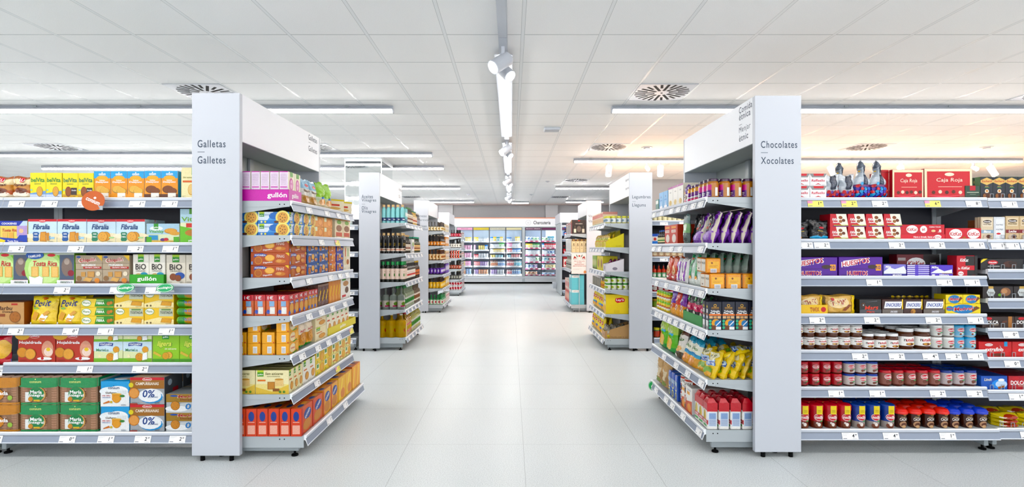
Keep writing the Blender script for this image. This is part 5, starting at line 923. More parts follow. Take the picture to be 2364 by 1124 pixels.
bf(2, 'biscuit_box', 796, 811, .24, .12, '#f0ead8', [('r', .1, .2, .4, .9, '#e6d8b0'), ('r', .2, .5, .3, .8, '#c83a3a'), ('r', .6, .5, .7, .8, '#5aa83a'), ('e', .6, .3, .2, .1, '#b06a3a')], 'tall cream biscuit box', 1)
B.run(2, carton('case_box', .15, .235, .13, '#e8e8e6', side=[('t', 'FINAS', .35, .62, .1, '#4a4a4c', {'b': False, 'w': .6}), ('r', .1, .4, .6, .52, '#cfcfce'), ('r', .12, .1, .6, .28, '#2a2a2c')]+[('r', .14+.05*i, .12, .165+.05*i, .26, '#e8e8e6') for i in range(9)], cat='case'), .1, 0, 1, d0=.35, desc='white cardboard case with barcode, behind thin digestives')
eu = [('r', 0, .72, 1, 1, '#c0323a'), ('t', '1€', .5, .86, .16, W_, {'w': .5, 'b': None}), ('e', .55, .34, .42, .3, '#b9703a'), ('e', .55, .34, .36, .25, '#d9a35c'), ('p', [(.2, .52), (.25, .66), (.8, .7), (.95, .62), (.85, .54), (.5, .6)], '#1f3c94'), ('t', 'FONTANEDA', .56, .62, .06, W_, {'w': .6}), ('c', .15, .14, .1, '#3a5ab8')]
bf(3, 'biscuit_pack', 670, 714, .138, .072, '#d0602e', eu, 'red and orange euro pack', 4, rows=6, side=[('r', 0, .72, 1, 1, '#c0323a'), ('t', '1€', .4, .86, .16, W_, {'w': .5, 'b': None}), ('r', .3, .45, .75, .7, '#8fb4d8'), ('r', .35, .1, .8, .42, '#f0f0ea'), ('e', .2, .2, .15, .1, '#3a5ab8')], tc='#b82a32', mat=FILM, rp=.076)
bf(3, 'biscuit_pack', 715, 736, .14, .072, '#e0a03a', eu, 'yellow-orange euro pack', 3, rows=3, tc='#b82a32', mat=FILM, rp=.076)
bf(3, 'biscuit_pack', 737, 761, .165, .08, '#5a2f22', [('r', 0, .9, 1, 1, '#8a6a5c'), ('p', [(.1, .3), (.3, .2), (.9, .7), (.7, .75)], '#d9b02c'), ('r', 0, .5, 1, .52, '#7a4a3a')], 'dark chocolate biscuit pack', 3, rows=4, mat=FILM, tc='#3a2420')
bf(3, 'biscuit_box', 762, 789, .19, .1, '#d98a3c', [('p', [(.2, .3), (.4, .25), (.9, .7), (.7, .75)], '#f0d060'), ('e', .5, .2, .3, .1, '#e8b070'), ('r', 0, .92, 1, 1, '#b8622a')], 'tall orange biscuit box', 4, rows=1, sc='#a85a30')
bf(3, 'biscuit_box', 790, 811, .19, .1, '#f2f0ea', [('e', .5, .7, .3, .12, '#b98a5c'), ('r', .1, .1, .5, .2, '#c8343c'), ('e', .6, .4, .2, .15, '#6a4a3a'), ('r', .1, .85, .5, 1, '#5aa84a')], 'white snack display box', 1)
yb = [('e', .38, .5, .28, .4, '#f0e0b8'), ('t', 'Artinata', .38, .52, .2, '#c8343c', {'w': .4, 'sh': .2}), ('e', .8, .55, .2, .42, '#e0a04a'), ('e', .8, .55, .15, .32, '#f0bc6c'), ('p', [(.3, .05), (.8, .2), (.8, .1), (.5, 0)], '#4aa03a')]
bf(4, 'biscuit_box', 670, 693, .0735, .082, '#eda93c', yb, 'yellow rolled wafer box', 1, rows=5, tiers=3, side=[('r', .42, .15, .76, .75, '#f4f4f4')]+[('r', .46, .2+.06*i, .72, .22+.06*i, '#7a8088') for i in range(8)]+[('c', .93, .1, .06, '#c8343c')], rp=.093, skip=((0, 1, 2), (0, 3, 2)))
bf(4, 'biscuit_bag', 695, 729, .2, .07, 0, 0, 'white-orange almond biscuit bag', 2, rows=2, mk=lambda k, w, h, d: bag(k, w, h, d, [(0, '#3f9a3c'), (.14, '#e0a058'), (.5, '#f0e2cc'), (.85, '#e9a050')], [('e', .5, .35, .38, .22, '#c98a48'), ('e', .45, .38, .25, .15, '#deaa68'), ('p', [(.1, .12), (.7, .3), (.8, .2), (.3, .04)], '#3f9a3c'), ('t', 'Artinata', .45, .62, .08, '#c8343c', {'w': .6})], seed=81, wr=.005))
sg = lambda t: [('r', .08, .74, .42, 1, '#4f9a2c'), ('r', .08, .93, .42, 1, '#b8d23c'), ('t', 'gullón', .25, .83, .06, W_, {'w': .28}), ('r', .1, .56, .6, .62, t), ('e', .6, .3, .3, .18, '#b97a3c'), ('e', .6, .3, .26, .14, '#d9a25c')]
bf(4, 'biscuit_box', 731, 756, .1, .2, '#eee2bc', sg('#d9783a'), 'cream stacked biscuit box', 1, tiers=2)
bf(4, 'biscuit_box', 757, 808, .205, .12, '#f2ecd6', sg('#c8502c'), 'tall cream sugar-free box', 5, rows=1, sc='#ddd6c2')
B.run(4, tray('display_tray', .72, .062, .13, '#e0cf2a', [('t', 'gullón', .5, .5, .5, W_, {'w': .2})]), by(757)+.38, 0, 1, d0=.004, desc='yellow printed display tray, far end')
saz = [('r', 0, 0, 1, .42, '#efe09a'), ('p', [(.0, .3), (.5, .1), (1, .4), (1, 0), (0, 0)], '#e3c468'), ('r', .05, .74, .24, 1, '#4f9a2c'), ('r', .05, .92, .24, 1, '#b8d23c'), ('t', 'gullón', .145, .82, .07, W_, {'w': .16}), ('t', 'Sem azúcares', .56, .86, .11, '#7a7448', {'w': .54, 'sh': .15}), ('t', 'ADICIONADOS', .54, .74, .045, '#8f8a60', {'w': .4}), ('r', .06, .54, .3, .61, '#d9783a'), ('r', .58, .34, .84, .62, '#e8c890'), ('e', .71, .62, .13, .04, '#c99a58'), ('r', .36, .2, .58, .52, '#a06a38'), ('r', .38, .22, .56, .5, '#c08a50'), ('r', .52, .12, .72, .24, '#8a5a30'), ('c', .74, .1, .055, '#5a8a3c'), ('c', .86, .1, .055, '#5a8a3c')]
bf(5, 'biscuit_box', 670, 702, .155, .215, '#f0e8bc', sg('#d9783a'), 'cream sugar-free toasted box', 3, rows=2, side=saz, tc='#9a9262', sc='#f0e8bc')
bf(5, 'biscuit_box', 703, 731, .16, .215, '#f2f0e6', sg('#d9783a'), 'white toasted biscuit box', 2, rows=2, tc='#a09a70')
gy = [('r', .06, .5, .4, 1, '#f2f2e6'), ('r', .12, .62, .34, .95, '#3f8f3a'), ('e', .75, .5, .25, .42, '#d99a3c'), ('e', .75, .5, .2, .34, '#e8b45a'), ('c', .2, .2, .1, '#7fae3a')]
bf(5, 'biscuit_box', 732, 768, .083, .215, '#efd03a', gy, 'yellow round biscuit box', 2, rows=1, tiers=2, tc='#b0a060')
bf(5, 'biscuit_box', 769, 812, .083, .215, '#f0e49a', gy+[('r', .1, .3, .5, .4, '#c84a2c')], 'pale yellow biscuit box', 3, rows=1, tiers=2, tc='#b0a060')
rd = [('e', .55, .68, .34, .2, '#22408f'), ('t', 'FONTANEDA', .55, .68, .12, W_, {'w': .5, 'rot': .5}), ('e', .5, .3, .36, .2, '#c98a48'), ('r', 0, 0, .12, 1, '#c83a36')]
tp = [('r', .06, .1, .94, .9, '#b9682e'), ('e', .35, .45, .2, .25, '#23376f'), ('e', .7, .5, .18, .22, '#d99a50')]
bl = dict(X=1.345)
bf(6, 'biscuit_box', 699, 748, .178, .068, '#d9603a', rd, 'red digestive biscuit box', 2, rows=6, side=[('r', 0, 0, 1, 1, '#d65a48'), ('r', .15, .08, .85, .4, '#f0b8a8'), ('e', .5, .72, .28, .18, '#22408f'), ('r', .2, .5, .8, .52, '#f0d0c0')], top=tp, tc='#c8502e', rp=.0725, **bl)
bf(6, 'biscuit_box', 749, 783, .185, .068, '#eaa830', rd, 'yellow-orange digestive box', 2, rows=6, top=tp, tc='#d98a2c', sc='#d9862c', rp=.0725, **bl)
bf(6, 'biscuit_box', 784, 815, .19, .1, '#f0b83c', [('p', [(.1, .1), (.5, .9), (.7, .9), (.3, .1)], '#f8dc6a'), ('e', .6, .3, .3, .2, '#d9843a')], 'orange-yellow biscuit carton', 2, rows=4, top=tp, tc='#c98a34', **bl)
bf(6, 'biscuit_box', 816, 834, .2, .1, '#f2a838', [('p', [(.1, .1), (.5, .9), (.7, .9), (.3, .1)], '#f8dc6a')], 'tall orange biscuit carton', 2, rows=2, top=tp, tc='#c0602c', sc='#b8542c', **bl)
# ---- world food endcap (near end on the right)
ef = lambda *a, **k: efill(EE, ey, *a, **k)
sj = [('r', 0, .5, .62, .92, '#cf2f8c'), ('r', 0, .0, .62, .5, '#5a2a7c'), ('p', [(.02, .4), (.02, .66), (.36, .53)], '#f0c87a'), ('r', .2, .06, .56, .1, '#c9a0d8'), ('r', .1, .3, .5, .34, W_), ('r', .82, .05, .98, .7, '#e8e8e6'), ('t', "CURRY", .3, .2, .09, W_, {'w': .4})]
def sauce(kind, R, h, body, lid): return jar(kind, R, h, body, lid, .13, (.06, .74, body), sj, 'sauce jar', ha=1.5, lidr=.9, seg=22)
EE.run(0, sauce('sauce_jar', .0372, .127, '#b5732c', '#3a1c3c'), .042, .078, 3, rows=lambda k: 5 if k == 0 else 3, d0=.008, rp=.0775, desc='orange curry sauce jar')
EE.run(0, jar('sauce_jar', .033, .118, '#d99530', '#4a2350', .13, (.06, .6, '#6a2a80'), [('p', [(.3, .7), (.3, .98), (.7, .84)], '#f4e4b0'), ('r', .1, .4, .9, .5, W_), ('r', .1, .1, .9, .3, '#cf2f6c'), ('p', [(.3, .2), (.5, .36), (.7, .2)], '#f0c87a')], 'sauce jar', ha=1.3), .285, .07, 4, rows=2, d0=.008, desc='yellow korma sauce jar')
ef(0, 'food_bag', 1575, 1584, .14, .05, 0, 0, 'small purple spice bag', 1, cat='food bag', mk=lambda k, w, h, d: bag(k, w, h, d, [(0, '#f0e6f0'), (.5, '#5a2a8c')], [('e', .5, .3, .3, .12, '#9a8a6a')], 'food bag', seed=91))
wb = [('r', 0, .9, 1, 1, '#a02f8c'), ('t', 'OUI', .5, .72, .07, '#3a3a3c', {'w': .3}), ('e', .5, .2, .3, .14, '#d9c28a'), ('e', .5, .22, .2, .1, '#c9a85c')]
ef(0, 'food_box', 1540, 1574, .165, .12, '#f1efe8', wb, 'white and purple food box', 3, cat='food box', side=[('e', .5, .75, .25, .08, '#4a3a5c'), ('e', .5, .5, .3, .13, '#b9985c')], sc='#e2dccb')
ef(0, 'food_box', 1519, 1539, .15, .1, '#7ab2e0', [('p', [(.4, .1), (.6, .1), (.5, .5)], '#eef4fa'), ('c', .5, .72, .06, '#1f4a80'), ('r', .2, .05, .8, .2, '#eef4fa'), ('r', .2, .5, .8, .55, '#4a8ac8')], 'light blue salt box', 2, cat='food box')
ef(0, 'food_box', 1511, 1518, .1, .08, '#3a7a70', [('r', .1, .6, .9, .9, '#dfe8e4')], 'small green spice box', 1, cat='food box')
pbg = [('r', .86, 0, 1.0, 1, '#d9cfc0'), ('r', .2, .4, .75, .95, '#2b2230'), ('e', .45, .55, .2, .08, '#d0402c'), ('t', 'CHIPS', .5, .75, .1, W_, {'w': .4, 'rot': .5})]
EE.run(1, bag('snack_bag', .17, .225, .055, [(0, '#7a4aa8'), (.2, '#8c5cb8'), (.5, '#6a3f98'), (.85, '#8450ac')], pbg, 'snack bag', seed=95, wr=.008, top=.4), .1, .19, 2, rows=lambda k: 5 if k == 0 else 2, d0=.01, rp=.066, tx=-.3, desc='purple and cream snack bag')
EE.run(1, bag('snack_bag', .13, .225, .04, [(0, '#5a6a68'), (.35, '#7fae7a'), (.7, '#6a8484')], [('r', .2, .45, .8, .65, '#c9dcc4'), ('r', .2, .1, .8, .2, '#3a4446')], 'snack bag', seed=97), .53, 0, 1, desc='grey-green hanging seaweed bag', d0=.02)
EE.run(1, bag('snack_bag', .12, .22, .03, [(0, '#1d1f24')], [], 'snack bag', seed=98, wr=.007), .46, 0, 1, rows=3, desc='black crinkled seaweed bag', d0=.06, tx=-.15)
ef(1, 'food_box', 1532, 1561, .158, .08, '#c8402f', [('r', .1, .82, .8, .92, '#f0a030'), ('r', .1, .6, .75, .74, '#f0e4da'), ('e', .5, .3, .3, .22, '#f0e8e0'), ('t', 'NOODLES', .45, .67, .06, '#b82c2c', {'w': .5})], 'red noodle box', 2, rows=2, cat='food box')
ef(1, 'sauce_bottle', 1514, 1530, .125, .05, 0, 0, 'small soy sauce bottle', 4, rows=2, mk=lambda k, w, h, d: bottle('sauce_bottle', .023, .125, '#231a18', '#2a5ab8', (.15, .5, '#e8e0b0'), [('r', .2, .3, .8, .5, '#3a8a4a')]))
# third: toast packs etc.
tst = [('r', .06, .1, .48, .92, '#f2ede0'), ('r', .52, .1, .94, .92, '#f2ede0'), ('t', 'TACOS', .27, .66, .14, '#4a4440', {'w': .36}), ('t', 'TACOS', .73, .66, .14, '#4a4440', {'w': .36}), ('e', .25, .25, .06, .05, '#7a2a1c')]
tss = [('r', .14, .3, .88, .78, '#f0b428'), ('c', .4, .68, .07, '#8a4a1c'), ('r', .22, .5, .8, .52, '#b8701c'), ('r', .22, .42, .7, .44, '#b8701c'), ('r', .3, .04, .72, .3, '#eef0f2')]+[('r', .34+.05*i, .07, .36+.05*i, .26, '#555a66') for i in range(7)]
tp_ = carton('food_pack', .17, .1, .1, '#e8922c', tst, side=tss, sc='#ea9a30', tc='#d9702a', mat=FILM, cat='food pack', ch=.006)
EE.run(2, tp_, .092, 0, 1, rows=4, d0=.012, rp=.11, desc='orange wrapped taco shell pack'); EE.run(2, tp_, .13, 0, 1, d0=.0, z0=.1045, ty=.03, desc='orange wrapped taco shell pack resting on top')
for k in range(5):
    EE.run(2, bag('noodle_bag', .16, .2, .05, [(0, '#1f5a48'), (.12, '#5a6a66'), (.4, '#46605a'), (.8, '#6a7a76')], [('r', .45, 0, .55, 1, '#1f7a5a')], 'noodle bag', seed=101+k, wr=.007, mat=GLOSS), .13, 0, 1, d0=.2+.062*k if k > 1 else .14+.03*k, z0=.0 if k > 1 else .0, desc='dull green clear noodle bag', where=', %s behind tacos' % ORD[k]) if k > 4 else None
EE.run(2, bag('noodle_bag', .15, .235, .055, [(0, '#dfe6e2'), (.35, '#c9dcd2'), (.6, '#b4cfc2')], [('r', .3, .25, .6, .97, '#1fa05c'), ('r', .4, .8, .52, .88, '#c83a3a'), ('t', 'ARROZ', .45, .6, .07, W_, {'w': .24}), ('e', .45, .25, .15, .06, '#e8b070')], 'noodle bag', seed=111, wr=.006), .27, .12, 2, rows=lambda k: 6 if k == 0 else 2, tx=-.12, desc='clear-green rice noodle bag')
EE.run(2, bag('noodle_bag', .12, .19, .045, [(0, '#f4f2f4')], [('r', .15, .1, .32, .9, '#8a3ab0'), ('r', .62, .1, .8, .9, '#8a3ab0'), ('e', .5, .35, .2, .1, '#f0e0e8')], 'noodle bag', seed=113, wr=.005), .545, .12, 2, rows=2, tx=-.08, desc='white and purple noodle bag')
EE.run(2, bag('snack_bag', .14, .2, .05, [(0, '#b82c22'), (.3, '#cf4a2c'), (.8, '#d95a30')], [('e', .5, .45, .3, .2, '#f0c9a0'), ('e', .45, .4, .2, .12, '#b86a3a'), ('r', .2, .15, .8, .2, '#f0e0d0')], 'snack bag', seed=115), .8, .14, 2, rows=2, tx=-.12, desc='red snack cracker bag')
# fourth: noodle kits
pt_ = [('r', 0, .55, 1, 1, '#15192b'), ('c', .5, .87, .055, '#d9a83a'), ('c', .5, .87, .035, '#15192b'), ('r', .2, .79, .8, .81, '#b98a3a'), ('r', .2, .75, .8, .765, '#b98a3a'), ('t', 'Tailandia', .5, .68, .055, W_, {'w': .72}), ('t', 'Phad Thai', .5, .61, .07, W_, {'w': .76}), ('r', .0, .52, 1, .575, '#e8875a'), ('r', 0, .0, 1, .52, '#26303c'), ('r', .04, .42, .3, .5, '#d9b890'), ('r', .36, .42, .62, .5, '#c9a070'), ('r', .68, .42, .94, .5, '#d9b890'), ('e', .55, .26, .34, .14, '#e0a040'), ('e', .7, .24, .26, .12, '#3a7ab0'), ('p', [(.5, .12), (.55, .18), (.95, .36), (.92, .3)], '#f0f2f4'), ('e', .4, .1, .26, .08, '#6a3a1c'), ('c', .1, .33, .05, '#4ab08a'), ('c', .1, .22, .05, '#4ab08a'), ('c', .1, .1, .05, '#4ab08a'), ('r', .55, .03, .95, .13, '#f0f0f0')]
ptf = [('c', .45, .82, .05, '#e0c23a'), ('r', .25, .6, .7, .74, '#e8e8ea'), ('e', .48, .46, .28, .08, '#dfe3ee'), ('c', .48, .54, .05, '#b98a6a'), ('r', .15, .38, .85, .42, '#7a8aa0'), ('r', .12, .02, .88, .34, '#f0f2f2')]+[('r', .2+.09*i, .04, .24+.09*i, .14, '#222') for i in range(7)]
EE.run(3, carton('noodle_kit', .055, .188, .083, '#1b2136', ptf, pt_, (), '#1b2136', '#20263c', cat='noodle kit'), .034, .06, 2, rows=5, rp=.0885, d0=.006, desc='navy phad thai noodle kit')
def kbag(s): return bag('sauce_bag', .13, .205, .05, [(0, '#3a3a3c'), (.45, '#c8285a'), (.68, '#2f3032')], [('r', .2, .76, .5, .98, '#2f9a4a'), ('t', 'Knorr', .35, .86, .07, W_, {'w': .24}), ('r', .1, .46, .85, .64, '#cf2a60'), ('t', 'WOK', .48, .55, .08, W_, {'w': .5}), ('e', .4, .3, .2, .14, '#e8e4dc'), ('e', .6, .2, .2, .08, '#3f8a3c')], 'sauce bag', seed=s)
EE.run(3, kbag(121), .185, .135, 3, rows=2, d0=.02, desc='dark pink-banded wok sauce bag', tx=-.06)
EE.run(3, tray('display_tray', .4, .075, .12, '#1f8a3c', back=.1), .32, 0, 1, d0=.004, desc='green sauce display tray')
for q, (c1, c2, nm) in enumerate((('#d9603a', '#5a2aa0', 'orange and violet curry bag'), ('#e08a30', '#c8342c', 'red and orange curry bag'), ('#d98a2c', '#7a3a9c', 'purple-topped curry bag'))):
    EE.run(3, bag('sauce_bag', .11, .195, .045, [(0, '#e8a030'), (.3, c1), (.5, c2)], [('c', .5, .38, .12, '#f0e6d0'), ('c', .5, .38, .09, '#b85a2c'), ('t', 'CURRY', .5, .68, .07, W_, {'w': .5, 'rot': .4})], 'sauce bag', seed=131+q), .6+.118*(2-q), 0, 1, rows=2, tx=-.1, desc=nm)
EE.run(3, jar('spice_jar', .032, .083, '#e8c83a', '#8ac83a', .2, (.15, .65, '#f0dc6a'), [('r', 0, .55, 1, .8, '#b83a28'), ('e', .5, .35, .3, .2, '#f4f0e0')], 'spice jar'), .965, .07, 5, rows=1, tiers=2, desc='green-lidded yellow jar')
# fifth: chips
pl = lambda: [('e', .5, .78, .42, .16, '#f4efc8'), ('t', 'Izalo', .5, .8, .1, '#3a5a2c', {'w': .5, 'sh': .2}), ('r', .1, .42, .9, .62, '#b9d0ec'), ('r', .35, .44, .92, .56, '#2a4ea8'), ('t', 'Plátano', .62, .5, .06, W_, {'w': .4}), ('e', .5, .26, .4, .12, '#7aae3c'), ('e', .6, .14, .3, .08, '#e8a82c')]
chb = [bag('chips_bag', .15, .2, .06, [(0, '#e8c41e')], pl(), 'chips bag', seed=141+i, wr=.008, top=.35) for i in range(3)]
for k in range(6): EE.run(4, chb[k % 3], .1, 0, 1, d0=.012+.066*k, tx=-.42, ty=.08*(k % 3-1), yj=.12, desc='yellow plantain chips bag', where=', %s from front' % ORD[k])
for k in range(3): EE.run(4, chb[(k+1) % 3], .27+.03*k, 0, 1, d0=.03+.1*k, tx=-.4, yj=.2, desc='yellow plantain chips bag leaning deeper', where=', %s along' % ORD[k])
for k in range(4): EE.run(4, bag('chips_bag', .15, .19, .05, [(0, '#dfc022')], pl(), 'chips bag', seed=151+k, wr=.008), .12+.02*k, 0, 1, d0=.12+.1*k, z0=.165, tx=-1.3, ty=.0, yj=.3, desc='yellow chips bag lying on the others', where=', %s deep' % ORD[k])
EE.run(4, bag('chips_bag', .15, .215, .07, [(0, '#e8a63a'), (.36, '#3aa8d0'), (.5, '#eef0e0'), (.8, '#1f9ac0')], [('t', 'Izalo', .5, .66, .1, '#4a7a3c', {'w': .6, 'sh': .2}), ('r', .1, .42, .9, .5, '#2a8ac0'), ('e', .5, .2, .38, .15, '#d98f34')], 'chips bag', seed=161, wr=.007), .40, .14, 2, rows=3, tx=-.3, desc='turquoise and orange chips bag')
EE.run(4, bag('chips_bag', .15, .235, .06, [(0, '#4a3a24'), (.22, '#f0e6d0'), (.45, '#e6e2dc'), (.8, '#5a2c24')], [('t', 'Izalo', .5, .66, .1, '#4a7a3c', {'w': .6, 'sh': .2}), ('e', .5, .34, .35, .1, '#d9a860'), ('e', .4, .1, .2, .06, '#f0f0e8')], 'chips bag', seed=163, wr=.007), .70, 0, 1, rows=4, tx=-.25, desc='brown and white cassava chips bag')
EE.run(4, bag('chips_bag', .2, .29, .08, [(0, '#2a9a3c'), (.2, '#6abf3c'), (.55, '#b4d46a'), (.85, '#5a2c20')], [('e', .4, .32, .24, .18, '#e0b45c'), ('e', .62, .28, .2, .16, '#e8c47a'), ('t', 'NACHOS', .5, .86, .07, '#e8dcc8', {'w': .6}), ('t', 'Rolls', .5, .66, .12, '#e8f0c0', {'w': .6, 'sh': .2}), ('r', .5, .53, .85, .6, '#4ab0e0')], 'chips bag', seed=165, wr=.006), .9, .21, 2, rows=2, tx=-.06, desc='tall green tortilla chips bag')
# lowest: flour
hf = [('r', 0, .72, 1, 1, '#bf1c28'), ('e', .42, .46, .3, .24, '#e8b43c'), ('e', .32, .5, .08, .2, '#3f8a2c'), ('r', 0, .22, 1, .36, '#b81c26'), ('t', 'HARINA', .5, .29, .08, W_, {'w': .76}), ('r', .1, .1, .9, .18, '#3a9a4a')]
hs = [('r', 0, .68, 1, 1, '#bf1c28'), ('r', .12, .12, .92, .66, '#d5dfec'), ('r', .2, .4, .84, .62, '#8fa8d0')]+[('r', .2, .16+.04*i, .84, .175+.04*i, '#6a86b8') for i in range(6)]+[('r', 0, .2, .1, .36, '#b81c26')]
def flour(s):
    g = G(); w, h, d = .073, .205, .069; rnd = random.Random(s)
    g.box(-w/2, w/2, 0, d, 0, h*.86, '#f1f0ec', ch=.006)
    a = [(-w/2, 0), (w/2, 0), (w/2, d), (-w/2, d)]; b = [(-w*.4, d*.3), (w*.4, d*.3+rnd.uniform(-.01, .01)), (w*.4, d*.66), (-w*.4, d*.66)]
    vs = [(x*.97, .001+y*.98, h*.83) for x, y in a]+[(x, y, h) for x, y in b]; g.add(vs, [(0,1,5,4), (1,2,6,5), (2,3,7,6), (3,0,4,7), (4,5,6,7)], '#c4202c')
    art(g, mpf(w, h*.86, d), w, h*.86, hf); art(g, mpr(w, h*.86, d), d, h*.86, hs); art(g, mpl(w, h*.86, d), d, h*.86, hs)
    return P('flour_pack', g.mesh('flour_pack', FILM), w, h, d, 'flour pack')
EE.run(5, flour(3), .045, .079, 3, rows=lambda k: 6 if k == 0 else 4, rp=.0775, d0=.008, desc='red and white corn flour pack', yj=.05)
ef(5, 'flour_box', 1574, 1598, .19, .2, '#f2f0ec', [('r', .1, .68, .6, .8, '#e8a030'), ('p', [(0, 0), (1, 0), (1, .5), (0, .4)], '#c8502c'), ('e', .5, .2, .35, .16, '#e0942c'), ('r', .2, .84, .8, .9, '#b9bcc4')], 'white and orange mix box', 2, rows=2, cat='flour box', tc='#b4b4b0')
cn = can('food_can', .043, .115, '#b83a28', [('r', .1, .5, .9, .82, '#f2eee8'), ('t', 'GOYA', .5, .66, .2, '#1c1c20', {'w': .6}), ('e', .5, .25, .3, .18, '#2c1c1c'), ('r', 0, .1, 1, .14, '#e8902c')])
EE.run(5, cn, .455, .09, 2, rows=3, tiers=2, rp=.09, desc='red beans can')
EE.run(5, carton('rice_pack', .07, .2, .07, '#2f58b8', [('e', .5, .5, .42, .14, '#c9d48a'), ('e', .5, .5, .34, .1, '#2f58b8'), ('e', .5, .18, .38, .14, '#c9d48a'), ('e', .5, .18, .3, .1, '#1c2a48'), ('r', 0, .6, 1, .75, '#8fa8c8')], tc='#2450b0', mat=FILM, cat='food pack', ch=.008), .665, .082, 3, rows=3, desc='blue and green bean pack', yj=.06)
EE.run(5, bag('flour_bag', .15, .27, .1, [(0, '#b8936a'), (.5, '#c9a678'), (.85, '#a8845a')], [('r', .2, .3, .8, .6, '#d9c8a8'), ('e', .5, .2, .3, .08, '#7a8a4a')], 'flour bag', seed=171, wr=.008), .99, .16, 2, rows=1, desc='crumpled brown paper flour bag')
t = wobbler('shelf_wobbler', 1.265, 4.7, .12, .04, '#2fa85c', [('p', [(.45, .8), (.62, .55), (.52, .5), (.58, .2), (.4, .46), (.5, .52)], W_)], 'green round tag hanging at far end of the world food shelves', ring='#e6f4ec', tilt=.3); t.rotation_euler = (0, 0, -1.1)
# ------------------------------------------------------------- second to fourth gondolas
def tks(W, n, seed=0): return [(W*(i+.6)/n, '12031'[(i+seed) % 5]) for i in range(n)]
def endu(label, origin, rz, W, lv, key, near, D=.46, seed=0, nt=5):
    return Unit('end_shelving', label, ED, origin, rz, W, D, lv, key, base=.01, near=near, backh=lv[0]-.02, tickets=[tks(W, nt, seed+i) for i in range(len(lv))])
L2 = endu('oil and vinegar shelves facing the main aisle inside the second left frame', (-1.41, 6.925), math.pi/2, 1.3, [1.685, 1.28, .90, .535, .166], 'oil endcap', 'left')
cork = '#d9b98a'
def olab(c, t='OLI', tc='#7a3a2c'): return [('r', .1, .1, .9, .9, c), ('t', t, .5, .7, .12, tc, {'w': .5}), ('e', .5, .4, .25, .14, tc)]
def bt(kind, R, h, body, cap, lab=None, it=(), **k): return bottle(kind, R, h, body, cap, lab, it, **k)
NR = lambda a, b: (lambda k: a if k == 0 else b)
L2.run(0, bt('vinegar_bottle', .029, .245, '#8fd0d2', cork, (.12, .3, '#2b3a6c'), [('r', .2, .3, .8, .6, '#dfe6ea')], neck=.2, nr=.5, caph=.12, capr=1.3), .045, .062, 1, rows=5, desc='turquoise oil bottle, wooden cap', rp=.062)
L2.run(0, carton('oil_box', .075, .2, .07, '#6cc4c8', [('r', .1, .1, .9, .3, '#3a4a8c'), ('c', .5, .6, .16, '#f0f4f4')], cat='oil box'), .12, .08, 2, rows=2, desc='turquoise oil gift box')
L2.run(0, bt('oil_bottle', .028, .235, '#2a2c26', '#3f7a4a', (.15, .6, '#e9e2cc'), olab('#f0ead8')), .3, .064, 6, rows=2, desc='dark slim oil bottle')
L2.run(0, bt('oil_bottle', .028, .21, '#c9a860', '#2f7a5a', (.15, .6, '#f0dcc0'), olab('#f4e6d4', 'VI', '#b84a3a')), .7, .064, 5, rows=2, desc='pale vinegar bottle')
L2.run(0, bt('oil_bottle', .026, .2, '#3a3c40', '#c8c8c8', (.15, .5, '#9aa0b0')), 1.03, .06, 4, rows=2, desc='grey-labelled vinegar bottle')
gold = [('t', 'OLIO', .5, .5, .3, '#d9b24a', {'rot': 1.57, 'w': .5})]
L2.run(1, bt('oil_bottle', .029, .275, '#141414', cork, (.28, .62, '#141414'), gold, band=((.12, .26, '#f0e2d4'), (.16, .22, '#d9703a')), caph=.12, capr=1.3, nr=.5, neck=.2), .045, .064, 2, rows=NR(6, 2), desc='black oil bottle, wooden cap', rp=.062)
L2.run(1, bt('oil_bottle', .03, .255, '#1c1f1a', cork, (.15, .5, '#e8dccb'), olab('#f0e6d8')), .18, .066, 5, rows=2, desc='black oil bottle, cream label')
L2.run(1, carton('oil_box', .2, .2, .06, '#f4f4f2', [('e', .5, .6, .3, .2, '#7aa04a'), ('e', .4, .4, .2, .12, '#9a5aa0'), ('r', .1, .1, .9, .14, '#55585e')], cat='oil box'), .64, 0, 1, desc='white oil box, olive branch')
L2.run(1, bt('oil_bottle', .028, .24, '#33402a', '#2f9a7a', (.15, .5, '#e0b070'), olab('#f0d0a0')), .79, .062, 8, rows=2, desc='green-capped oil bottle')
L2.run(2, bt('oil_bottle', .03, .275, '#20241e', '#2f8a4a', (.15, .66, '#f0d9cc'), olab('#f2e0d4', 'OLI', '#3a7a3c'), sq=6, caph=.16, capr=1.6, nr=.5, neck=.2), .045, .066, 3, rows=NR(6, 2), desc='square dark bottle, green cap', rp=.064)
L2.run(2, bt('oil_bottle', .027, .27, '#2b2520', '#c9c9c0', (.15, .55, '#f0ece0'), olab('#f4f0e6', 'VI', '#c83a3a')), .26, .062, 10, rows=2, desc='slim dark vinegar bottle')
L2.run(2, bt('oil_bottle', .029, .26, '#3a2c22', '#d9b24a', (.2, .5, '#d9603a'), olab('#e8946a')), .92, .064, 5, rows=2, desc='brown bottle, orange label')
pet = bt('oil_bottle', .05, .305, '#8f9a92', '#2c3f34', (.12, .4, '#f2e6da'), [('e', .5, .5, .3, .3, '#7aa04a'), ('r', .1, .05, .9, .25, '#c83a6a')], neck=.34, nr=.26, mat=CLEAR, caph=.07, capr=1.4, seg=20)
L2.run(3, pet, .065, .106, 1, rows=4, desc='large clear plastic oil bottle', rp=.104)
L2.run(3, bt('oil_bottle', .042, .3, '#9fae8e', '#2f9a4a', (.15, .5, '#e9efe0'), [('e', .5, .5, .3, .3, '#4a9a4c')], neck=.3, mat=CLEAR, capr=1.5), .19, .09, 7, rows=2, desc='clear oil bottle, green cap')
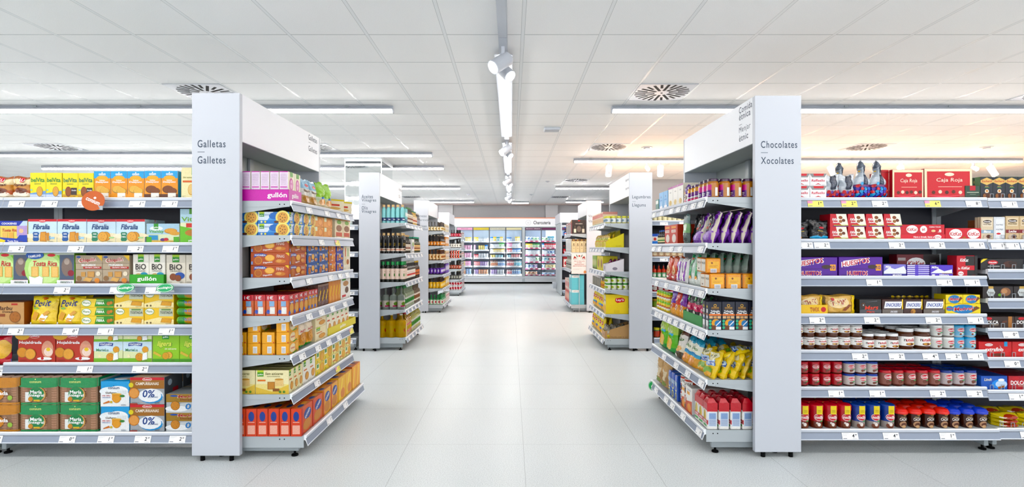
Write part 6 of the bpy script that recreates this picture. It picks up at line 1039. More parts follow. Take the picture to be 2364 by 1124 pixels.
L2.run(3, bt('oil_bottle', .04, .29, '#5a4a38', '#26282c', (.15, .5, '#e8e0d0'), [('e', .5, .5, .3, .3, '#7a4a2c')], neck=.3, capr=1.5), .86, .088, 5, rows=2, desc='brown oil bottle, black cap')
gb = bt('oil_bottle', .062, .31, '#d9a828', '#e6e0d0', (.2, .5, '#d8b23a'), [('e', .7, .4, .3, .3, '#c8342c'), ('r', .5, .1, .95, .3, '#e0506a')], neck=.24, nr=.24, mat=CLEAR, caph=.06, capr=1.4, sq=4, seg=24)
L2.run(4, gb, .075, .13, 1, rows=4, desc='large golden sunflower oil bottle', rp=.128)
L2.run(4, bt('oil_bottle', .042, .32, '#cfa04a', '#c8262c', (.15, .5, '#d84a3a'), [('e', .5, .5, .3, .3, '#f0d050')], neck=.28, mat=CLEAR, capr=1.7), .2, .09, 4, rows=2, desc='sunflower oil bottle, red cap')
L2.run(4, bt('oil_bottle', .042, .33, '#a8a23a', '#2a9a4c', (.15, .5, '#eef0dc'), [('e', .5, .5, .3, .3, '#4a9a3c')], neck=.28, mat=CLEAR, capr=1.7), .56, .09, 8, rows=2, desc='olive oil bottle, green cap')
L3 = endu('drinks shelves facing the main aisle inside the third left frame', (-1.44, 10.96), math.pi/2, 1.34, [1.70, 1.39, 1.09, .79, .50, .165], 'drinks endcap', 'left')
def lab(c, d): return [('e', .5, .5, .42, .42, c), ('e', .5, .5, .25, .25, d)]
for i, (h, body, cap, lb, c, d, nm, R, lz) in enumerate(((.2, '#17130f', '#1a1410', '#e8d9b8', '#f0e6c8', '#b8904a', 'black stout bottle', .03, (.1, .5)), (.235, '#1c1410', '#cfc4b0', '#d9823c', '#e8a868', '#f4e0c8', 'brown bottle, orange label', .031, (.08, .42)),
        (.225, '#5a3520', '#8a5a38', '#d9b88c', '#f0dcb8', '#a8683c', 'brown bottle, cream label', .034, (.1, .6)), (.235, '#201a30', '#1a1620', '#5a3a8c', '#7a5ab8', '#e0dcf0', 'dark bottle, purple label', .032, (.1, .6)),
        (.23, '#3a2412', '#4a3018', '#e0ac30', '#e8b840', '#f4e0a0', 'brown bottle, yellow label', .033, (.05, .6)), (.2, '#1f7a3c', '#2a8a4a', '#c8d8c0', '#f0e8e4', '#c8303c', 'green bottle, red-white label', .033, (.05, .5)))):
    b = bt('beer_bottle', R, h, body, cap, (lz[0], lz[1], lb), lab(c, d), neck=.4, nr=.4, caph=.08)
    L3.run(i, b, .045, R*2+.006, 8, rows=NR(6, 2), desc=nm, rp=R*2+.004)
    cb = carton('beer_box', .15, h*.9, .12, c, [('r', .1, .3, .9, .8, d), ('e', .5, .5, .3, .2, W_)], cat='drinks box', sc=lb)
    L3.run(i, cb, .045+(R*2+.006)*8+.07, .155, 4, rows=1, desc='pale drinks carton')
L3.run(5, tray('display_tray', .5, .1, .2, '#9cc4a0', [('r', .1, .2, .9, .8, '#e8e0dc'), ('t', 'CERVEZA', .5, .5, .4, '#c8303c', {'w': .5})], [('r', .1, .2, .9, .8, '#f0e8e4'), ('e', .5, .5, .35, .3, '#d8505c')]), .29, 0, 1, d0=.003, desc='green and red bottle tray')
L4 = endu('beer shelves facing the main aisle inside the farthest left frame', (-1.43, 14.75), math.pi/2, 1.3, [1.66, 1.35, 1.06, .75, .46, .16], 'beer endcap', 'left', nt=4)
for i, (h, body, cap, lb, c, d, nm, R, ti) in enumerate(((.2, '#1c1012', '#1a1012', '#a83040', '#c85060', '#f0d0d0', 'dark bottle, red label', .033, 1), (.24, '#15130f', '#15130f', '#e0dcd4', '#f0ece4', '#8a8478', 'black bottle, white label', .033, 1),
        (.11, '#c8342c', '#c9c9c9', '#e0503c', '#f0e0d4', '#1a1012', 'red cola can', .033, 2), (.23, '#2a1c18', '#1c1412', '#a8584a', '#c87868', '#f0dcd0', 'dark bottle, rose label', .033, 1),
        (.24, '#1c1c1a', '#b8b49a', '#5a5c58', '#a8a898', '#e0e0d8', 'black bottle, silver label', .033, 1), (.125, '#c9c6c8', '#c9c9c9', '#c83a44', '#e8e4e4', '#c83a44', 'red and silver can', .035, 2))):
    b = can('drink_can', R, h, body, lab(c, d), 'drink can', band=((.2, .7, lb),)) if ti == 2 else bt('beer_bottle', R, h, body, cap, (.08, .5, lb), lab(c, d), neck=.4, nr=.4, caph=.08)
    L4.run(i, b, .045, R*2+.006, 6, rows=NR(6, 2), tiers=ti, desc=nm, rp=R*2+.004)
    L4.run(i, carton('beer_box', .17, h*.85*ti, .12, '#dfe0e2', [('r', .1, .3, .9, .8, lb), ('e', .5, .5, .3, .2, W_)], cat='drinks box'), .56, .185, 4, rows=1, desc='white drinks carton')
R2 = endu('snack shelves facing the main aisle inside the second right frame', (1.25, 8.225), -math.pi/2, 1.3, [1.68, 1.36, 1.04, .80, .477, .15], 'snack endcap', 'right')
R2.run(0, jar('snack_jar', .034, .1, '#c9c46a', '#cfd060', .2, (.15, .7, '#dfe6e8'), [('e', .5, .5, .3, .3, '#8aa0b0')], 'snack jar'), .05, .072, 3, rows=NR(5, 2), desc='yellow-green olive jar')
R2.run(0, carton('snack_box', .11, .17, .2, '#e6d4b8', [('r', .1, .6, .9, .9, '#c8504a'), ('e', .5, .35, .35, .2, '#d9a860'), ('r', .1, .05, .9, .12, '#4a9a4c')], cat='snack box', side=[('r', 0, .8, 1, 1, '#c8908a')]), .3, .115, 8, desc='beige-red seasoning box')
yl = '#d9cc38'
R2.run(1, tray('display_tray', .2, .08, .24, yl, [('e', .5, .5, .3, .3, '#c8a82c')], [('t', 'CHIPS', .7, .25, .12, '#7a7420', {'w': .3})], back=.19), .12, 0, 1, desc='yellow sloping snack tray, near end')
R2.run(1, tray('display_tray', .3, .08, .24, yl, [('e', .5, .5, .3, .3, '#c8a82c')], back=.24), .42, .32, 2, desc='tall yellow snack tray')
yb2 = [bag('snack_bag', .13, .17, .05, [(0, '#d8c832'), (.4, '#e4d85a'), (.7, '#c8a83a')], [('e', .5, .35, .35, .2, '#d98a3c'), ('r', .2, .6, .8, .75, '#8aa84a')], 'snack bag', seed=181+i, wr=.008) for i in range(2)]
R2.run(1, yb2[0], .12, .15, 7, rows=NR(2, 1), d0=.03, desc='yellow cracker bag', tx=-.1, z0=.006)
R2.run(2, tray('display_tray', .2, .1, .24, '#e8e4ea', [('e', .5, .5, .2, .3, '#9a94a0')], [('e', .5, .4, .14, .2, '#8a8490')], back=.17), .12, 0, 1, desc='white sloping snack tray')
R2.run(2, bag('snack_bag', .12, .16, .05, [(0, '#f0ecee'), (.4, '#6a2a4a')], [('e', .5, .3, .25, .12, '#c9c0c8')], 'snack bag', seed=191, wr=.008), .09, .12, 1, rows=3, d0=.04, desc='white and maroon crisps bag', tx=-.15, z0=.006)
R2.run(2, tray('display_tray', .24, .2, .2, '#dccf3a', [('e', .5, .5, .3, .35, '#b8922c'), ('e', .5, .5, .2, .25, '#8a5a24')]), .36, .25, 2, desc='yellow window display box')
R2.run(2, carton('snack_box', .12, .2, .1, '#8fae5a', [('e', .5, .5, .3, .25, '#e8e0b0'), ('r', .1, .05, .9, .15, '#5a3a24')], cat='snack box'), .84, .13, 3, desc='green snack box')
R2.run(3, jar('snack_jar', .036, .085, '#dfe6d0', '#3f8a3c', .2, (.1, .75, '#e8ecd8'), [('e', .5, .5, .3, .3, '#9aae3c')], 'snack jar'), .05, .078, 2, rows=NR(5, 3), tiers=2, desc='pale jar, green lid')
R2.run(3, jar('snack_jar', .04, .1, '#e0b030', '#d9a02c', .15, (.1, .8, '#e8c040'), [('e', .5, .5, .3, .3, '#c8782c')], 'snack jar'), .25, .085, 3, rows=2, desc='yellow dip jar')
R2.run(3, can('snack_tub', .05, .13, '#e6e2d4', [('r', .1, 0, .25, 1, '#3a3834'), ('r', .4, 0, .5, 1, '#3a3834'), ('r', .7, 0, .8, 1, '#3a3834')], 'snack tub'), .52, .105, 7, rows=1, desc='black striped snack tub')
R2.run(4, carton('snack_box', .16, .262, .3, '#f2d52c', [('r', .1, .5, .9, .95, '#e8e0c0'), ('e', .5, .25, .4, .2, '#e0a83c'), ('t', 'Artesanas', .5, .7, .12, '#4a4a4a', {'w': .7})],
       [('c', .62, .72, .18, '#f6e04a'), ('p', [(.4, .66), (.42, .8), (.7, .84), (.84, .76), (.82, .62), (.5, .56)], '#d0222c'), ('t', "Lay's", .62, .71, .14, W_, {'w': .34, 'sh': .15}), ('r', .35, .05, .6, .2, '#e6c828')], cat='snack box', ch=.003), .1, 0, 1, desc='big yellow crisps carton')
cb3 = [bag('crisps_bag', .17, .25, .07, [(0, '#f0ce22'), (.25, c), (.4, '#f2d62e')], [('e', .5, .65, .3, .12, '#c8282c'), ('t', "Lay's", .5, .65, .1, W_, {'w': .4}), ('e', .5, .2, .35, .12, '#e8a83c')], 'crisps bag', seed=201+i) for i, c in enumerate(('#e8c020', '#3a6ac0', '#3ab0c8'))]
for k in range(6): R2.run(4, cb3[k % 3], .28+.165*k, 0, 1, rows=1, d0=.01, tx=-.08, desc='yellow crisps bag', where=', %s from near end' % ORD[k])
R2.run(5, tray('display_tray', .22, .1, .34, '#b8946a', [('r', .2, .3, .8, .6, '#a07c54')], [('t', 'Tortilla Chip & Co', .55, .22, .11, '#4a3424', {'w': .66}), ('r', .3, .08, .6, .1, '#7a5a3c')], back=.2), .13, 0, 1, d0=.004, desc='kraft tortilla chips tray, near end')
R2.run(5, bag('crisps_bag', .1, .16, .06, [(0, '#c8ae3a'), (.3, '#b8b4a8'), (.6, '#8a8478')], [('e', .5, .4, .3, .2, '#e8d85a')], 'crisps bag', seed=211, wr=.01), .07, .1, 2, rows=4, d0=.03, rp=.075, desc='silver and yellow nacho bag', z0=.006, yj=.4)
for k in range(6): R2.run(5, cb3[k % 2], .33+.165*k, 0, 1, rows=2, d0=.01, tx=-.08, desc='yellow crisps bag', where=', %s from near end' % ORD[k])
R3 = endu('gift drinks shelves facing the main aisle inside the third right frame', (1.27, 12.34), -math.pi/2, 1.35, [1.645, 1.256, .90, .16], 'gift endcap', 'right')
R3.run(0, carton('gift_box', .14, .3, .3, '#b8282c', [('r', .1, .8, .9, .95, '#e0b04a')], [('r', 0, 0, .92, 1, '#33241f'), ('e', .5, .93, .08, .04, '#c8342c'), ('t', 'GRAN RESERVA', .5, .72, .05, '#e8e0d4', {'w': .5}), ('r', .08, .08, .9, .62, '#1f1614'), ('r', .14, .1, .3, .36, '#e8dcc8'), ('r', .72, .1, .88, .36, '#e8dcc8'), ('e', .5, .35, .16, .22, '#6a5c54'), ('r', .18, .36, .26, .58, '#55483c'), ('r', .76, .36, .84, .58, '#55483c')], cat='gift box', sc='#33241f'), .09, 0, 1, desc='dark red-edged bottle gift box')
for k, c in enumerate(('#4a3c38', '#e8e6e6', '#5a3a3a', '#dcd8d8', '#6a6462', '#f0eeee', '#4a3230')): R3.run(0, carton('gift_box', .13, .28-.01*(k % 3), .12, c, [('r', .3, .2, .7, .7, '#b8aca8' if k % 2 == 0 else '#8a7a78'), ('r', .2, .8, .8, .9, '#c8545a')], cat='gift box'), .24+.142*k, 0, 1, desc='%s drinks gift box' % ('dark', 'white')[k % 2], where=', %s from near end' % ORD[k])
R3.run(1, carton('whisky_box', .08, .285, .08, '#e3cfa8', [('r', .2, .45, .8, .5, '#5a4430'), ('r', .3, .3, .7, .34, '#a08660')], [('r', 0, .84, 1, 1, '#6a4c34'), ('c', .5, .92, .05, '#c9a860'), ('c', .5, .62, .05, '#6a5438'), ('r', .25, .48, .75, .52, '#4a3828'), ('r', .3, .3, .7, .33, '#a08660')], cat='whisky box'), .06, .085, 2, rows=NR(5, 2), desc='tall beige whisky box', rp=.084)
R3.run(1, carton('whisky_box', .1, .29, .09, '#eeeeee', [('r', .35, .25, .65, .7, '#b8b8bc'), ('r', .3, .1, .7, .16, '#5a5a60')], cat='whisky box'), .27, .115, 9, desc='tall white liquor box')
R3.run(2, bt('spirit_bottle', .036, .27, '#b9b4a4', '#8a8478', (.2, .55, '#e6e2d6'), olab('#efece2', 'GIN', '#5a5a5a'), neck=.3, mat=CLEAR), .07, .085, 14, rows=1, desc='clear spirit bottle')
blu = [('r', .25, .86, .5, .97, '#eef4f4'), ('r', .6, .8, .95, .97, '#eef4f4')]
R3.run(3, carton('hamper_box', .2, .31, .27, '#7cc8d4', [('r', .0, .82, 1, 1, '#f0f4f4'), ('t', 'LOT 2', .5, .9, .06, '#7a5a5c', {'w': .5})], [('r', .05, .82, .6, .99, '#f0f4f4'), ('t', 'LOT 2', .32, .91, .07, '#7a5a5c', {'w': .3})], cat='hamper box', ch=.003), .12, .21, 2, tiers=2, desc='light blue hamper box')
R3.run(3, carton('hamper_box', .2, .26, .25, '#c4382c', [('r', .1, .2, .9, .8, '#d8584a'), ('e', .5, .5, .3, .3, '#f0d8c0')], cat='hamper box'), .56, .21, 4, rows=1, tiers=1, desc='red hamper box')
R3.run(3, carton('hamper_box', .2, .24, .25, '#e8e0d4', [('r', .05, .05, .95, .95, '#c8342c'), ('r', .1, .1, .9, .9, '#efe6da'), ('e', .5, .5, .3, .3, '#c8343c')], cat='hamper box'), .56, .21, 4, rows=1, z0=.262, desc='white poster hamper box')
# facing bays of the second gondolas (only their ends show)
F2 = Unit('shelving_bay', 'grey sauce shelving bay glimpsed between the two right end frames', 'bays glimpsed between the end frames', (1.89, 7.03), 0, 1.3, .4, [1.72, 1.405, 1.235, .935, .765, .45, .16], 'sauce bay', base=.09, near='none', ends='', tickets=[tks(1.3, 5, i) for i in range(7)])
F2.run(0, jar('spice_jar', .03, .09, '#d9c98a', '#e8dc60', .2, (.1, .7, '#e8e0b8'), [], 'spice jar'), .05, .066, 14, desc='small pale spice jar')
F2.run(1, carton('sauce_box', .075, .14, .07, '#e6e0dc', [('r', 0, .75, 1, 1, '#2f5ac0'), ('r', 0, 0, 1, .3, '#3a7ad0'), ('e', .5, .5, .25, .15, '#c8443a')], cat='sauce box'), .045, .08, 12, desc='blue-topped sauce box')
F2.run(2, carton('sauce_box', .08, .09, .07, '#c9a88a', [('e', .5, .5, .3, .3, '#e8d8b8'), ('r', 0, 0, 1, .15, '#6a3a24')], cat='sauce box'), .045, .085, 11, desc='tan stock cube box')
F2.run(3, bt('sauce_bottle', .03, .2, '#c83a28', '#26282a', (.1, .45, '#7ab88a'), [('e', .5, .5, .3, .3, '#f0e8e0')]), .04, .064, 14, desc='red hot sauce bottle')
F2.run(4, can('food_can', .038, .1, '#c42a34', [('e', .5, .5, .4, .3, '#f0e4e0'), ('t', 'SOS', .5, .8, .12, W_)], 'can'), .045, .08, 4, desc='red tomato can')
F2.run(4, carton('sauce_box', .09, .1, .08, '#d9cbb4', [('e', .5, .5, .3, .3, '#8a7a5c')], cat='sauce box'), .38, .095, 8, desc='beige soup box')
F2.run(5, jar('spice_jar', .035, .11, '#8a6a3c', '#d0b03a', .2, (.1, .7, '#7a9a3c'), [], 'spice jar'), .05, .075, 13, tiers=2, desc='brown relish jar')
F2.run(6, jar('spice_jar', .04, .13, '#3a5a3c', '#c9c040', .2, (.1, .7, '#b0402c'), [], 'spice jar'), .05, .085, 12, tiers=1, desc='green pickle jar')
G2 = Unit('shelving_bay', 'grey preserves shelving bay glimpsed between the two left end frames', 'bays glimpsed between the end frames', (-3.31, 7.0), 0, 1.27, .4, [1.66, 1.3, 1.02, .79, .5, .16], 'preserves bay', base=.09, near='none', ends='', tickets=[tks(1.27, 5, i) for i in range(6)])
for i, (c, lidc, lb, nm, R, h, ti) in enumerate((('#c8e0dc', '#2f9a8a', '#eef2f0', 'teal-lidded preserve jar', .04, .13, 1), ('#dfe6e4', '#e8e8e8', '#f0e0e0', 'white preserve jar', .045, .1, 2), ('#d8dcd8', '#f0f0f0', '#e0e6e2', 'pale preserve jar', .045, .1, 2), ('#4a3a30', '#3aa05a', '#6a5a4a', 'green-lidded dark jar', .03, .16, 1), ('#2a2624', '#3a3a3a', '#c9c4bc', 'dark preserve jar', .035, .12, 2), ('#33302c', '#4a4a4a', '#b8b4ac', 'black preserve jar', .04, .14, 1))):
    G2.run(i, jar('preserve_jar', R, h, c, lidc, .2, (.15, .7, lb), [('e', .5, .5, .2, .2, '#c8505a')], 'preserve jar'), .78, R*2+.008, int(.46/(R*2+.008)), tiers=ti, desc=nm)
# fourth gondola on the right: solid grey end panel, shelves of cola
t = E('gondola_end_frame', (1.43, 14.7, 0)); setp(t, 'white-topped frame with solid grey side panel, farthest on the right', 'shelf end frame', 'white end frames along the main aisle')
boxo('side_panel', -.04, 0, 0, 1.6, .03, 2.06, GREYM, t, .003); boxo('header', -.06, 1.3, -.01, 1.6, 2.06, 2.34, WHITEP, t, .003); boxo('side_bumper', -.16, -.04, 1.2, 1.5, .12, .3, WHITEP, t, .01)
F4 = Unit('shelving_bay', 'shelving bay of cola bottles behind the grey side panel', 'bays glimpsed between the end frames', (1.44, 14.74), 0, 1.2, .4, [1.60, 1.18, .8, .45, .16], 'cola bay', near='none', ends='', tickets=[[] for i in range(5)])
pep = bt('cola_bottle', .05, .34, '#1a1214', '#2a4ab8', (.25, .6, '#1f4fb0'), [('c', .5, .5, .3, '#e8ecf4'), ('r', .25, .5, .75, .7, '#c8303c')], neck=.35, nr=.28, capr=1.3)
F4.run(0, pep, .09, .11, 4, desc='large blue-labelled cola bottle')
F4.run(1, bt('cola_bottle', .036, .24, '#2a1412', '#c81c2a', (.1, .6, '#d0222c'), [('t', 'Cola', .5, .5, .2, W_, {'w': .6, 'sh': .2})], neck=.35, nr=.3, capr=1.3), .06, .08, 6, desc='red-labelled cola bottle')
F4.run(2, carton('drink_pack', .2, .3, .2, '#b8242c', [('r', .1, .1, .9, .8, '#efe4dc'), ('e', .5, .4, .3, .2, '#c8343c')], cat='drink pack'), .12, .22, 4, desc='red and white drink pack')
# sign stand
t = E('sign_stand', (1.43, 10.99, 0)); setp(t, 'white Christmas hamper sign on a thin pole in front of the gift shelves', 'sign')
g = G(); g.tube((0, 0, .012), (0, 0, 1.25), .007, '#ccc', 10); O('pole', g.mesh('pole', ALU), t)
g = G(); g.box(-.17, .17, -.08, .08, 0, .012, '#ccc', ch=.003); O('base_plate', g.mesh('base_plate', ALU), t)
g = G(); g.box(-.165, .165, -.018, -.010, .81, 1.245, '#f6f1ee', ch=.001); m = lambda u, v, k: ((u-.5)*.33, -.0185-k, .81+v*.435)
RD = '#b8504a'
art(g, m, .33, .435, [('e', .5, .86, .07, .05, '#d89a94'), ('e', .5, .86, .04, .03, RD), ('p', [(.28, .94), (.36, .9), (.42, .78), (.34, .82)], '#5a6a62'), ('p', [(.72, .94), (.64, .9), (.58, .78), (.66, .82)], '#5a6a62'), ('p', [(.12, .72), (.16, .82), (.2, .87), (.24, .82), (.3, .8), (.32, .72), (.24, .76)], '#a8423c'), ('p', [(.88, .72), (.84, .82), (.8, .87), (.76, .82), (.7, .8), (.68, .72), (.76, .76)], '#a8423c'), ('r', .1, .7, .34, .712, '#8a3a34'), ('r', .66, .7, .9, .712, '#8a3a34'), ('e', .4, .72, .02, .015, '#5a6a62'), ('e', .6, .72, .02, .015, '#5a6a62'),
    ('t', 'PER ALS TEUS LOTS', .5, .61, .035, RD, {'w': .66}), ('t', 'DE NADAL', .5, .53, .035, RD, {'w': .32}), ('t', 'PERSONALITZATS', .5, .45, .035, RD, {'w': .6}), ('t', 'AMB LES NOSTRES CAIXES', .5, .375, .035, RD, {'w': .84}), ('r', .1, .23, .66, .237, '#b8b4b0'), ('r', .1, .205, .5, .212, '#b8b4b0'), ('e', .86, .09, .09, .066, '#dc8034'), ('t', 'consum', .86, .09, .018, W_, {'w': .12})])
O('sign_board', g.mesh('sign_board', CARD), t)
# ------------------------------------------------------------- chilled cabinets along the back wall
YF = 19.66
MAR = '#6b2a58'
def cabinet(x0, heads, levels, label, doorw=.617, rail='#eef2f6', kinds=None):
    n = len(heads); W = n*doorw; t = E('chilled_cabinet', (x0, YF, 0)); setp(t, label, 'chilled cabinet', 'chilled cabinets along the back wall')
    D = .6
    boxo('back_panel', 0, W, D-.03, D, .25, 2.12, FRB, t); boxo('canopy', -.05, W+.05, .0, D, 2.12, 2.15, GREYM, t)
    boxo('base', -.05, W+.05, .03, D, .07, .3, ALU, t); boxo('kick_plate', -.05, W+.05, .06, D, .0, .07, BLACK, t); boxo('bumper', -.05, W+.05, -.015, .03, .2, .25, WHITEP, t, .004)
    for x in (-.05, W): boxo('side_wall', x, x+.05, 0, D, .07, 2.12, GREYM, t)
    for x in range(1, n): pass
    boxo('light_strip', .02, W-.02, .1, .13, 2.08, 2.1, FRLED, t); boxo('light_strip', .02, W-.02, .08, .1, .305, .315, FRLED, t)
    for x in range(n+1):
        xx = min(max(x*doorw, .012), W-.012); boxo('light_strip', xx-.006, xx+.006, .016, .026, .35, 2.0, FRLED, t)
    for k, (hc, txt) in enumerate(heads):
        g = G(); g.box(k*doorw+.012, (k+1)*doorw-.012, .012, .02, 2.025, 2.112, hc)
        if txt: art(g, lambda u, v, kk: (k*doorw+.012+u*(doorw-.024), .012-kk, 2.025+v*.087), doorw-.024, .087, [('t', txt, .5, .5, .36, '#6a5a5c' if hc != MAR else W_, {'w': min(.9, .055*len(txt)+.1)})], step=.0006)
        O('header_strip', g.mesh('header_strip', CARD), t)
        dr = boxo('door', k*doorw+.02, (k+1)*doorw-.02, 0, .008, .31, 2.015, GLASS, t)
        dr['label'] = 'glass door'
        g = G()
        for a, b, c, d in ((0, .02, .3, 2.12), (doorw-.02, doorw, .3, 2.12), (0, doorw, .295, .315), (0, doorw, 2.01, 2.026), (0, doorw, 2.11, 2.125)): g.box(k*doorw+a, k*doorw+b, -.006, .012, c, d, '#4a5058')
        O('door_frame', g.mesh('door_frame', mat_dk), dr)
        g = G(); g.box(k*doorw+(.03 if k % 2 else doorw-.045), k*doorw+(.045 if k % 2 else doorw-.03), -.03, -.006, .9, 1.4, '#888'); O('handle', g.mesh('handle', ALU), dr)
        for i, z in enumerate(levels[k]):
            g = G(); g.box(k*doorw+.004, (k+1)*doorw-.004, .08, D-.03, z-.02, z, '#f2f5f8'); s = O('shelf', g.mesh('shelf', WHITEP), t)
            g = G(); g.box(k*doorw+.004, (k+1)*doorw-.004, .07, .08, z-.045, z+.004, rail if hc != MAR else '#e6a0b4')
            art(g, lambda u, v, kk: (k*doorw+u*doorw, .07-kk, z-.045+v*.049), doorw, .049, [('r', .04+.16*q, .1, .14+.16*q, .9, W_ if q % 2 else ('#e8eaee' if hc != MAR else '#d86a84')) for q in range(6)], step=.0006)
            O('price_strip', g.mesh('price_strip', CARD), s)
            if i < len(levels[k])-1:
                pass
    return t
mat_dk = mat_flat('dark_door_frame', '#454c54', .4)
SH12 = [1.60, 1.28, .98, .67, .36]; SH34 = [1.60, 1.385, 1.19, .985, .665, .36]; SH56 = [1.62, 1.36, 1.10, .835, .58, .34]
cabinet(-2.053, [('#e8a8c8', 'Flanes'), ('#e6d23c', 'Postres cremosos'), ('#dcdcc8', 'Mantequillas | Margarinas'), ('#ddd6b0', '')], [SH12, SH12, SH34, SH34], 'long white chilled cabinet of desserts and butter with four glass doors')
cabinet(.517, [(MAR, 'Quesos rallados'), (MAR, ''), (MAR, '')], [SH56]*3, 'chilled cabinet of cheese and meats with maroon header strips')
# sign fascia over the cabinets
t = E('fascia_sign', (0, YF+.02, 0)); setp(t, 'long pale fascia with an orange top line over the chilled cabinets', 'sign')
boxo('board', -4.6, 4.2, 0, .5, 2.155, 2.455, WALLW_ if False else mat_flat('fascia_paint', '#d9dadf', .5), t); boxo('orange_line', -4.6, 4.2, -.004, .5, 2.455, 2.49, mat_flat('orange_trim', '#d07a52', .5), t)
g = G(); v, f, w = glyphs('Charcuteria', True, 1.05, 4); hh = .13
g.add([(1.16+a*.64/w, -.003, 2.3+b*hh) for a, b in v], f, '#3a3a44'); o = O('sign_lettering', g.mesh('sign_lettering', CARD), t); o['label'] = 'dark lettering Charcuteria'
g = G(); S = 32; cxx, czz = .645, 2.3
for r0, r1 in ((.092, .098),): 
    vs = [(cxx+r*math.cos(2*math.pi*i/S), -.003, czz+r*math.sin(2*math.pi*i/S)) for r in (r0, r1) for i in range(S)]; g.add(vs, [(i, (i+1)%S, S+(i+1)%S, S+i) for i in range(S)], '#6a6a74')
for a, b, c, d in ((-.04, .05, .02, .025), (-.05, .04, -.005, 0), (-.04, .045, -.03, -.025)): g.add([(cxx+a, -.003, czz+c), (cxx+b, -.003, czz+c), (cxx+b, -.003, czz+d), (cxx+a, -.003, czz+d)], [(0,1,2,3)], '#6a6a74')
O('logo', g.mesh('logo', CARD), t)
# chilled goods
pal = {'pink': ['#f0d0e0', '#d890b8'], 'white': ['#f2f4f6', '#b8c0cc'], 'cream': ['#f0e8cc', '#d8c070'], 'blue': ['#dce8f4', '#3a7ac8'], 'orange': ['#f0d8c4', '#d9703a'], 'red': ['#f2dcdc', '#cc3a44'], 'green': ['#e0ecdc', '#5aa860'], 'purple': ['#e4dcee', '#8a5ab8'], 'teal': ['#d8ecf0', '#2f9ab8'], 'yellow': ['#f0e8b8', '#e0c030']}
_cp = {}
def chilled(c, w, h, form):
    k = (c, w, h, form)
    if k not in _cp:
        a, b = pal[c]
        if form == 'pot': _cp[k] = jar('dairy_pot', w/2, h, a, b, .12, None, [('e', .5, .5, .35, .25, b), ('e', .5, .5, .2, .12, a)], 'dairy pot', baser=.85, lidr=1.05, shoulder=0, seg=12)
        elif form == 'bottle': _cp[k] = bottle('dairy_bottle', w/2, h, a, b, (.15, .55, b), [('e', .5, .5, .3, .3, a)], neck=.25, nr=.4, cat='dairy bottle', seg=10)
        elif form == 'bag': _cp[k] = bag('chilled_bag', w, h, .04, [(0, a), (.45, b), (.75, a)], [('e', .5, .6, .3, .12, a)], 'chilled bag', seed=len(_cp), wr=.005)
        else: _cp[k] = carton('dairy_box', w, h, .12, a, [('r', 0, .7, 1, 1, b), ('e', .5, .35, .3, .22, b), ('e', .45, .35, .15, .12, a)], cat='dairy box')
    return _cp[k]
def chill(x0, k, z, items, where, sh):
    """items: (colour, form, count, w, h, tiers)"""
    x = x0+k*.617+.035; first = {}
    items = list(items)+[items[-1][:2]+(9,)+items[-1][3:]]
    for c, form, n, w, h, ti in items:
        if c is None: x += n; continue
        p = chilled(c, w, h, form)
        for q in range(n):
            if x+w > x0+(k+1)*.617-.02: break
            first[(c, form)] = first.get((c, form), 0)+1
            for r in range(ti):
                nm = {'pot': 'dairy pot', 'bottle': 'dairy bottle', 'bag': 'food bag', 'box': 'dairy box'}[form]
                lv = '' if ti == 1 else (' lower', ' middle', ' upper')[r if ti > 2 else r*2]
                put(p, (x+w/2, YF+.085, z+.0005+r*(h+.0005)), 0, '%s chilled %s, %s from left%s, %s shelf, %s' % (c, nm, ORD[first[(c, form)]-1], lv, sh, where), '%s chilled %s packs, %s shelf, %s' % (c, form, sh, where))
            x += w+.006
DW = ['pink-headed door', 'yellow-headed door', 'butter door', 'cream-headed door', 'first maroon door', 'second maroon door']
SHN = ['top', 'second', 'third', 'fourth', 'fifth', 'lowest']
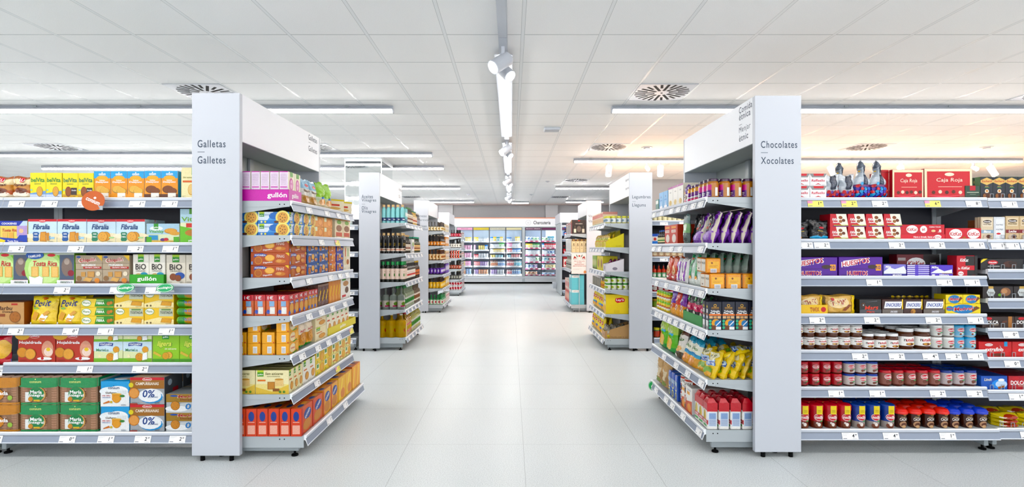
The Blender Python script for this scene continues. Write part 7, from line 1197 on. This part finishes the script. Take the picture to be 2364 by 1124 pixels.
stock = [
 [[('white', 'pot', 3, .085, .09, 2), ('cream', 'box', 2, .12, .15, 1)], [('pink', 'pot', 6, .085, .085, 2)], [('cream', 'pot', 3, .08, .09, 2), ('pink', 'pot', 3, .08, .09, 2)], [('cream', 'box', 3, .09, .09, 2), ('pink', 'box', 2, .1, .09, 2)], [('orange', 'box', 4, .07, .09, 2), ('blue', 'pot', 2, .1, .1, 2)]],
 [[('yellow', 'box', 2, .08, .15, 1), ('white', 'box', 4, .09, .13, 1)], [('pink', 'pot', 1, .06, .09, 2), (None, '', .1, 0, 0, 0), ('yellow', 'pot', 3, .075, .08, 2), ('blue', 'box', 1, .1, .18, 1)], [('red', 'box', 2, .08, .12, 1), ('white', 'pot', 4, .085, .08, 2)], [('red', 'box', 3, .07, .08, 2), ('purple', 'pot', 4, .075, .08, 2)], [('purple', 'pot', 2, .08, .085, 2), ('orange', 'pot', 4, .085, .085, 2)]],
 [[('blue', 'box', 1, .1, .16, 1), ('yellow', 'box', 1, .12, .17, 1), ('teal', 'box', 1, .12, .16, 1), ('cream', 'box', 1, .12, .17, 1)], [('white', 'box', 3, .1, .12, 1), ('green', 'box', 2, .1, .15, 1)], [('white', 'box', 1, .1, .12, 1), ('cream', 'box', 4, .1, .12, 1)], [('yellow', 'pot', 2, .09, .1, 1), ('teal', 'pot', 3, .09, .1, 1), ('blue', 'pot', 1, .09, .1, 1)], [('orange', 'bottle', 5, .05, .2, 1), ('blue', 'bottle', 4, .05, .2, 1)], [('purple', 'pot', 3, .08, .085, 2), ('white', 'pot', 3, .08, .085, 2)]],
 [[('blue', 'box', 2, .09, .14, 1), (None, '', .12, 0, 0, 0), ('cream', 'box', 2, .09, .17, 1)], [('pink', 'box', 2, .1, .15, 1), ('white', 'box', 3, .1, .14, 1)], [('red', 'box', 2, .1, .13, 1), ('blue', 'box', 3, .1, .13, 1)], [('teal', 'pot', 2, .08, .1, 1), ('red', 'pot', 4, .08, .12, 1)], [('red', 'bottle', 5, .05, .2, 1), ('teal', 'bottle', 4, .05, .22, 1)], [('red', 'bottle', 3, .06, .17, 1), ('blue', 'bottle', 5, .06, .19, 1)]],
 [[('blue', 'bag', 2, .12, .15, 1), ('green', 'bag', 2, .12, .14, 1)], [('yellow', 'box', 2, .08, .15, 1), ('cream', 'box', 1, .08, .15, 1), ('green', 'box', 3, .08, .15, 1)], [('white', 'box', 5, .1, .17, 1)], [('white', 'box', 3, .12, .18, 1), ('green', 'bag', 1, .13, .18, 1)], [('blue', 'bag', 2, .14, .15, 1), ('purple', 'bag', 1, .14, .15, 1)], [('orange', 'bag', 3, .14, .12, 1)]],
 [[('green', 'bag', 1, .2, .13, 1), ('teal', 'box', 2, .12, .16, 1)], [('blue', 'box', 1, .08, .15, 1), ('red', 'box', 5, .08, .15, 1)], [('white', 'box', 2, .1, .17, 1), ('blue', 'bag', 2, .12, .16, 1)], [('teal', 'bag', 2, .12, .17, 1), ('red', 'bag', 2, .12, .16, 1)], [('blue', 'bag', 1, .12, .15, 1), ('cream', 'bag', 3, .12, .15, 1)], [('blue', 'bag', 3, .15, .08, 1)]]]
for k in range(6):
    lv = (SH12, SH12, SH34, SH34, SH56, SH56)[k]; x0 = -2.053 if k < 4 else .517-4*.617
    for i, z in enumerate(lv): chill(x0, k, z, stock[k][i], DW[k], SHN[i] if i < len(lv)-1 else 'lowest')
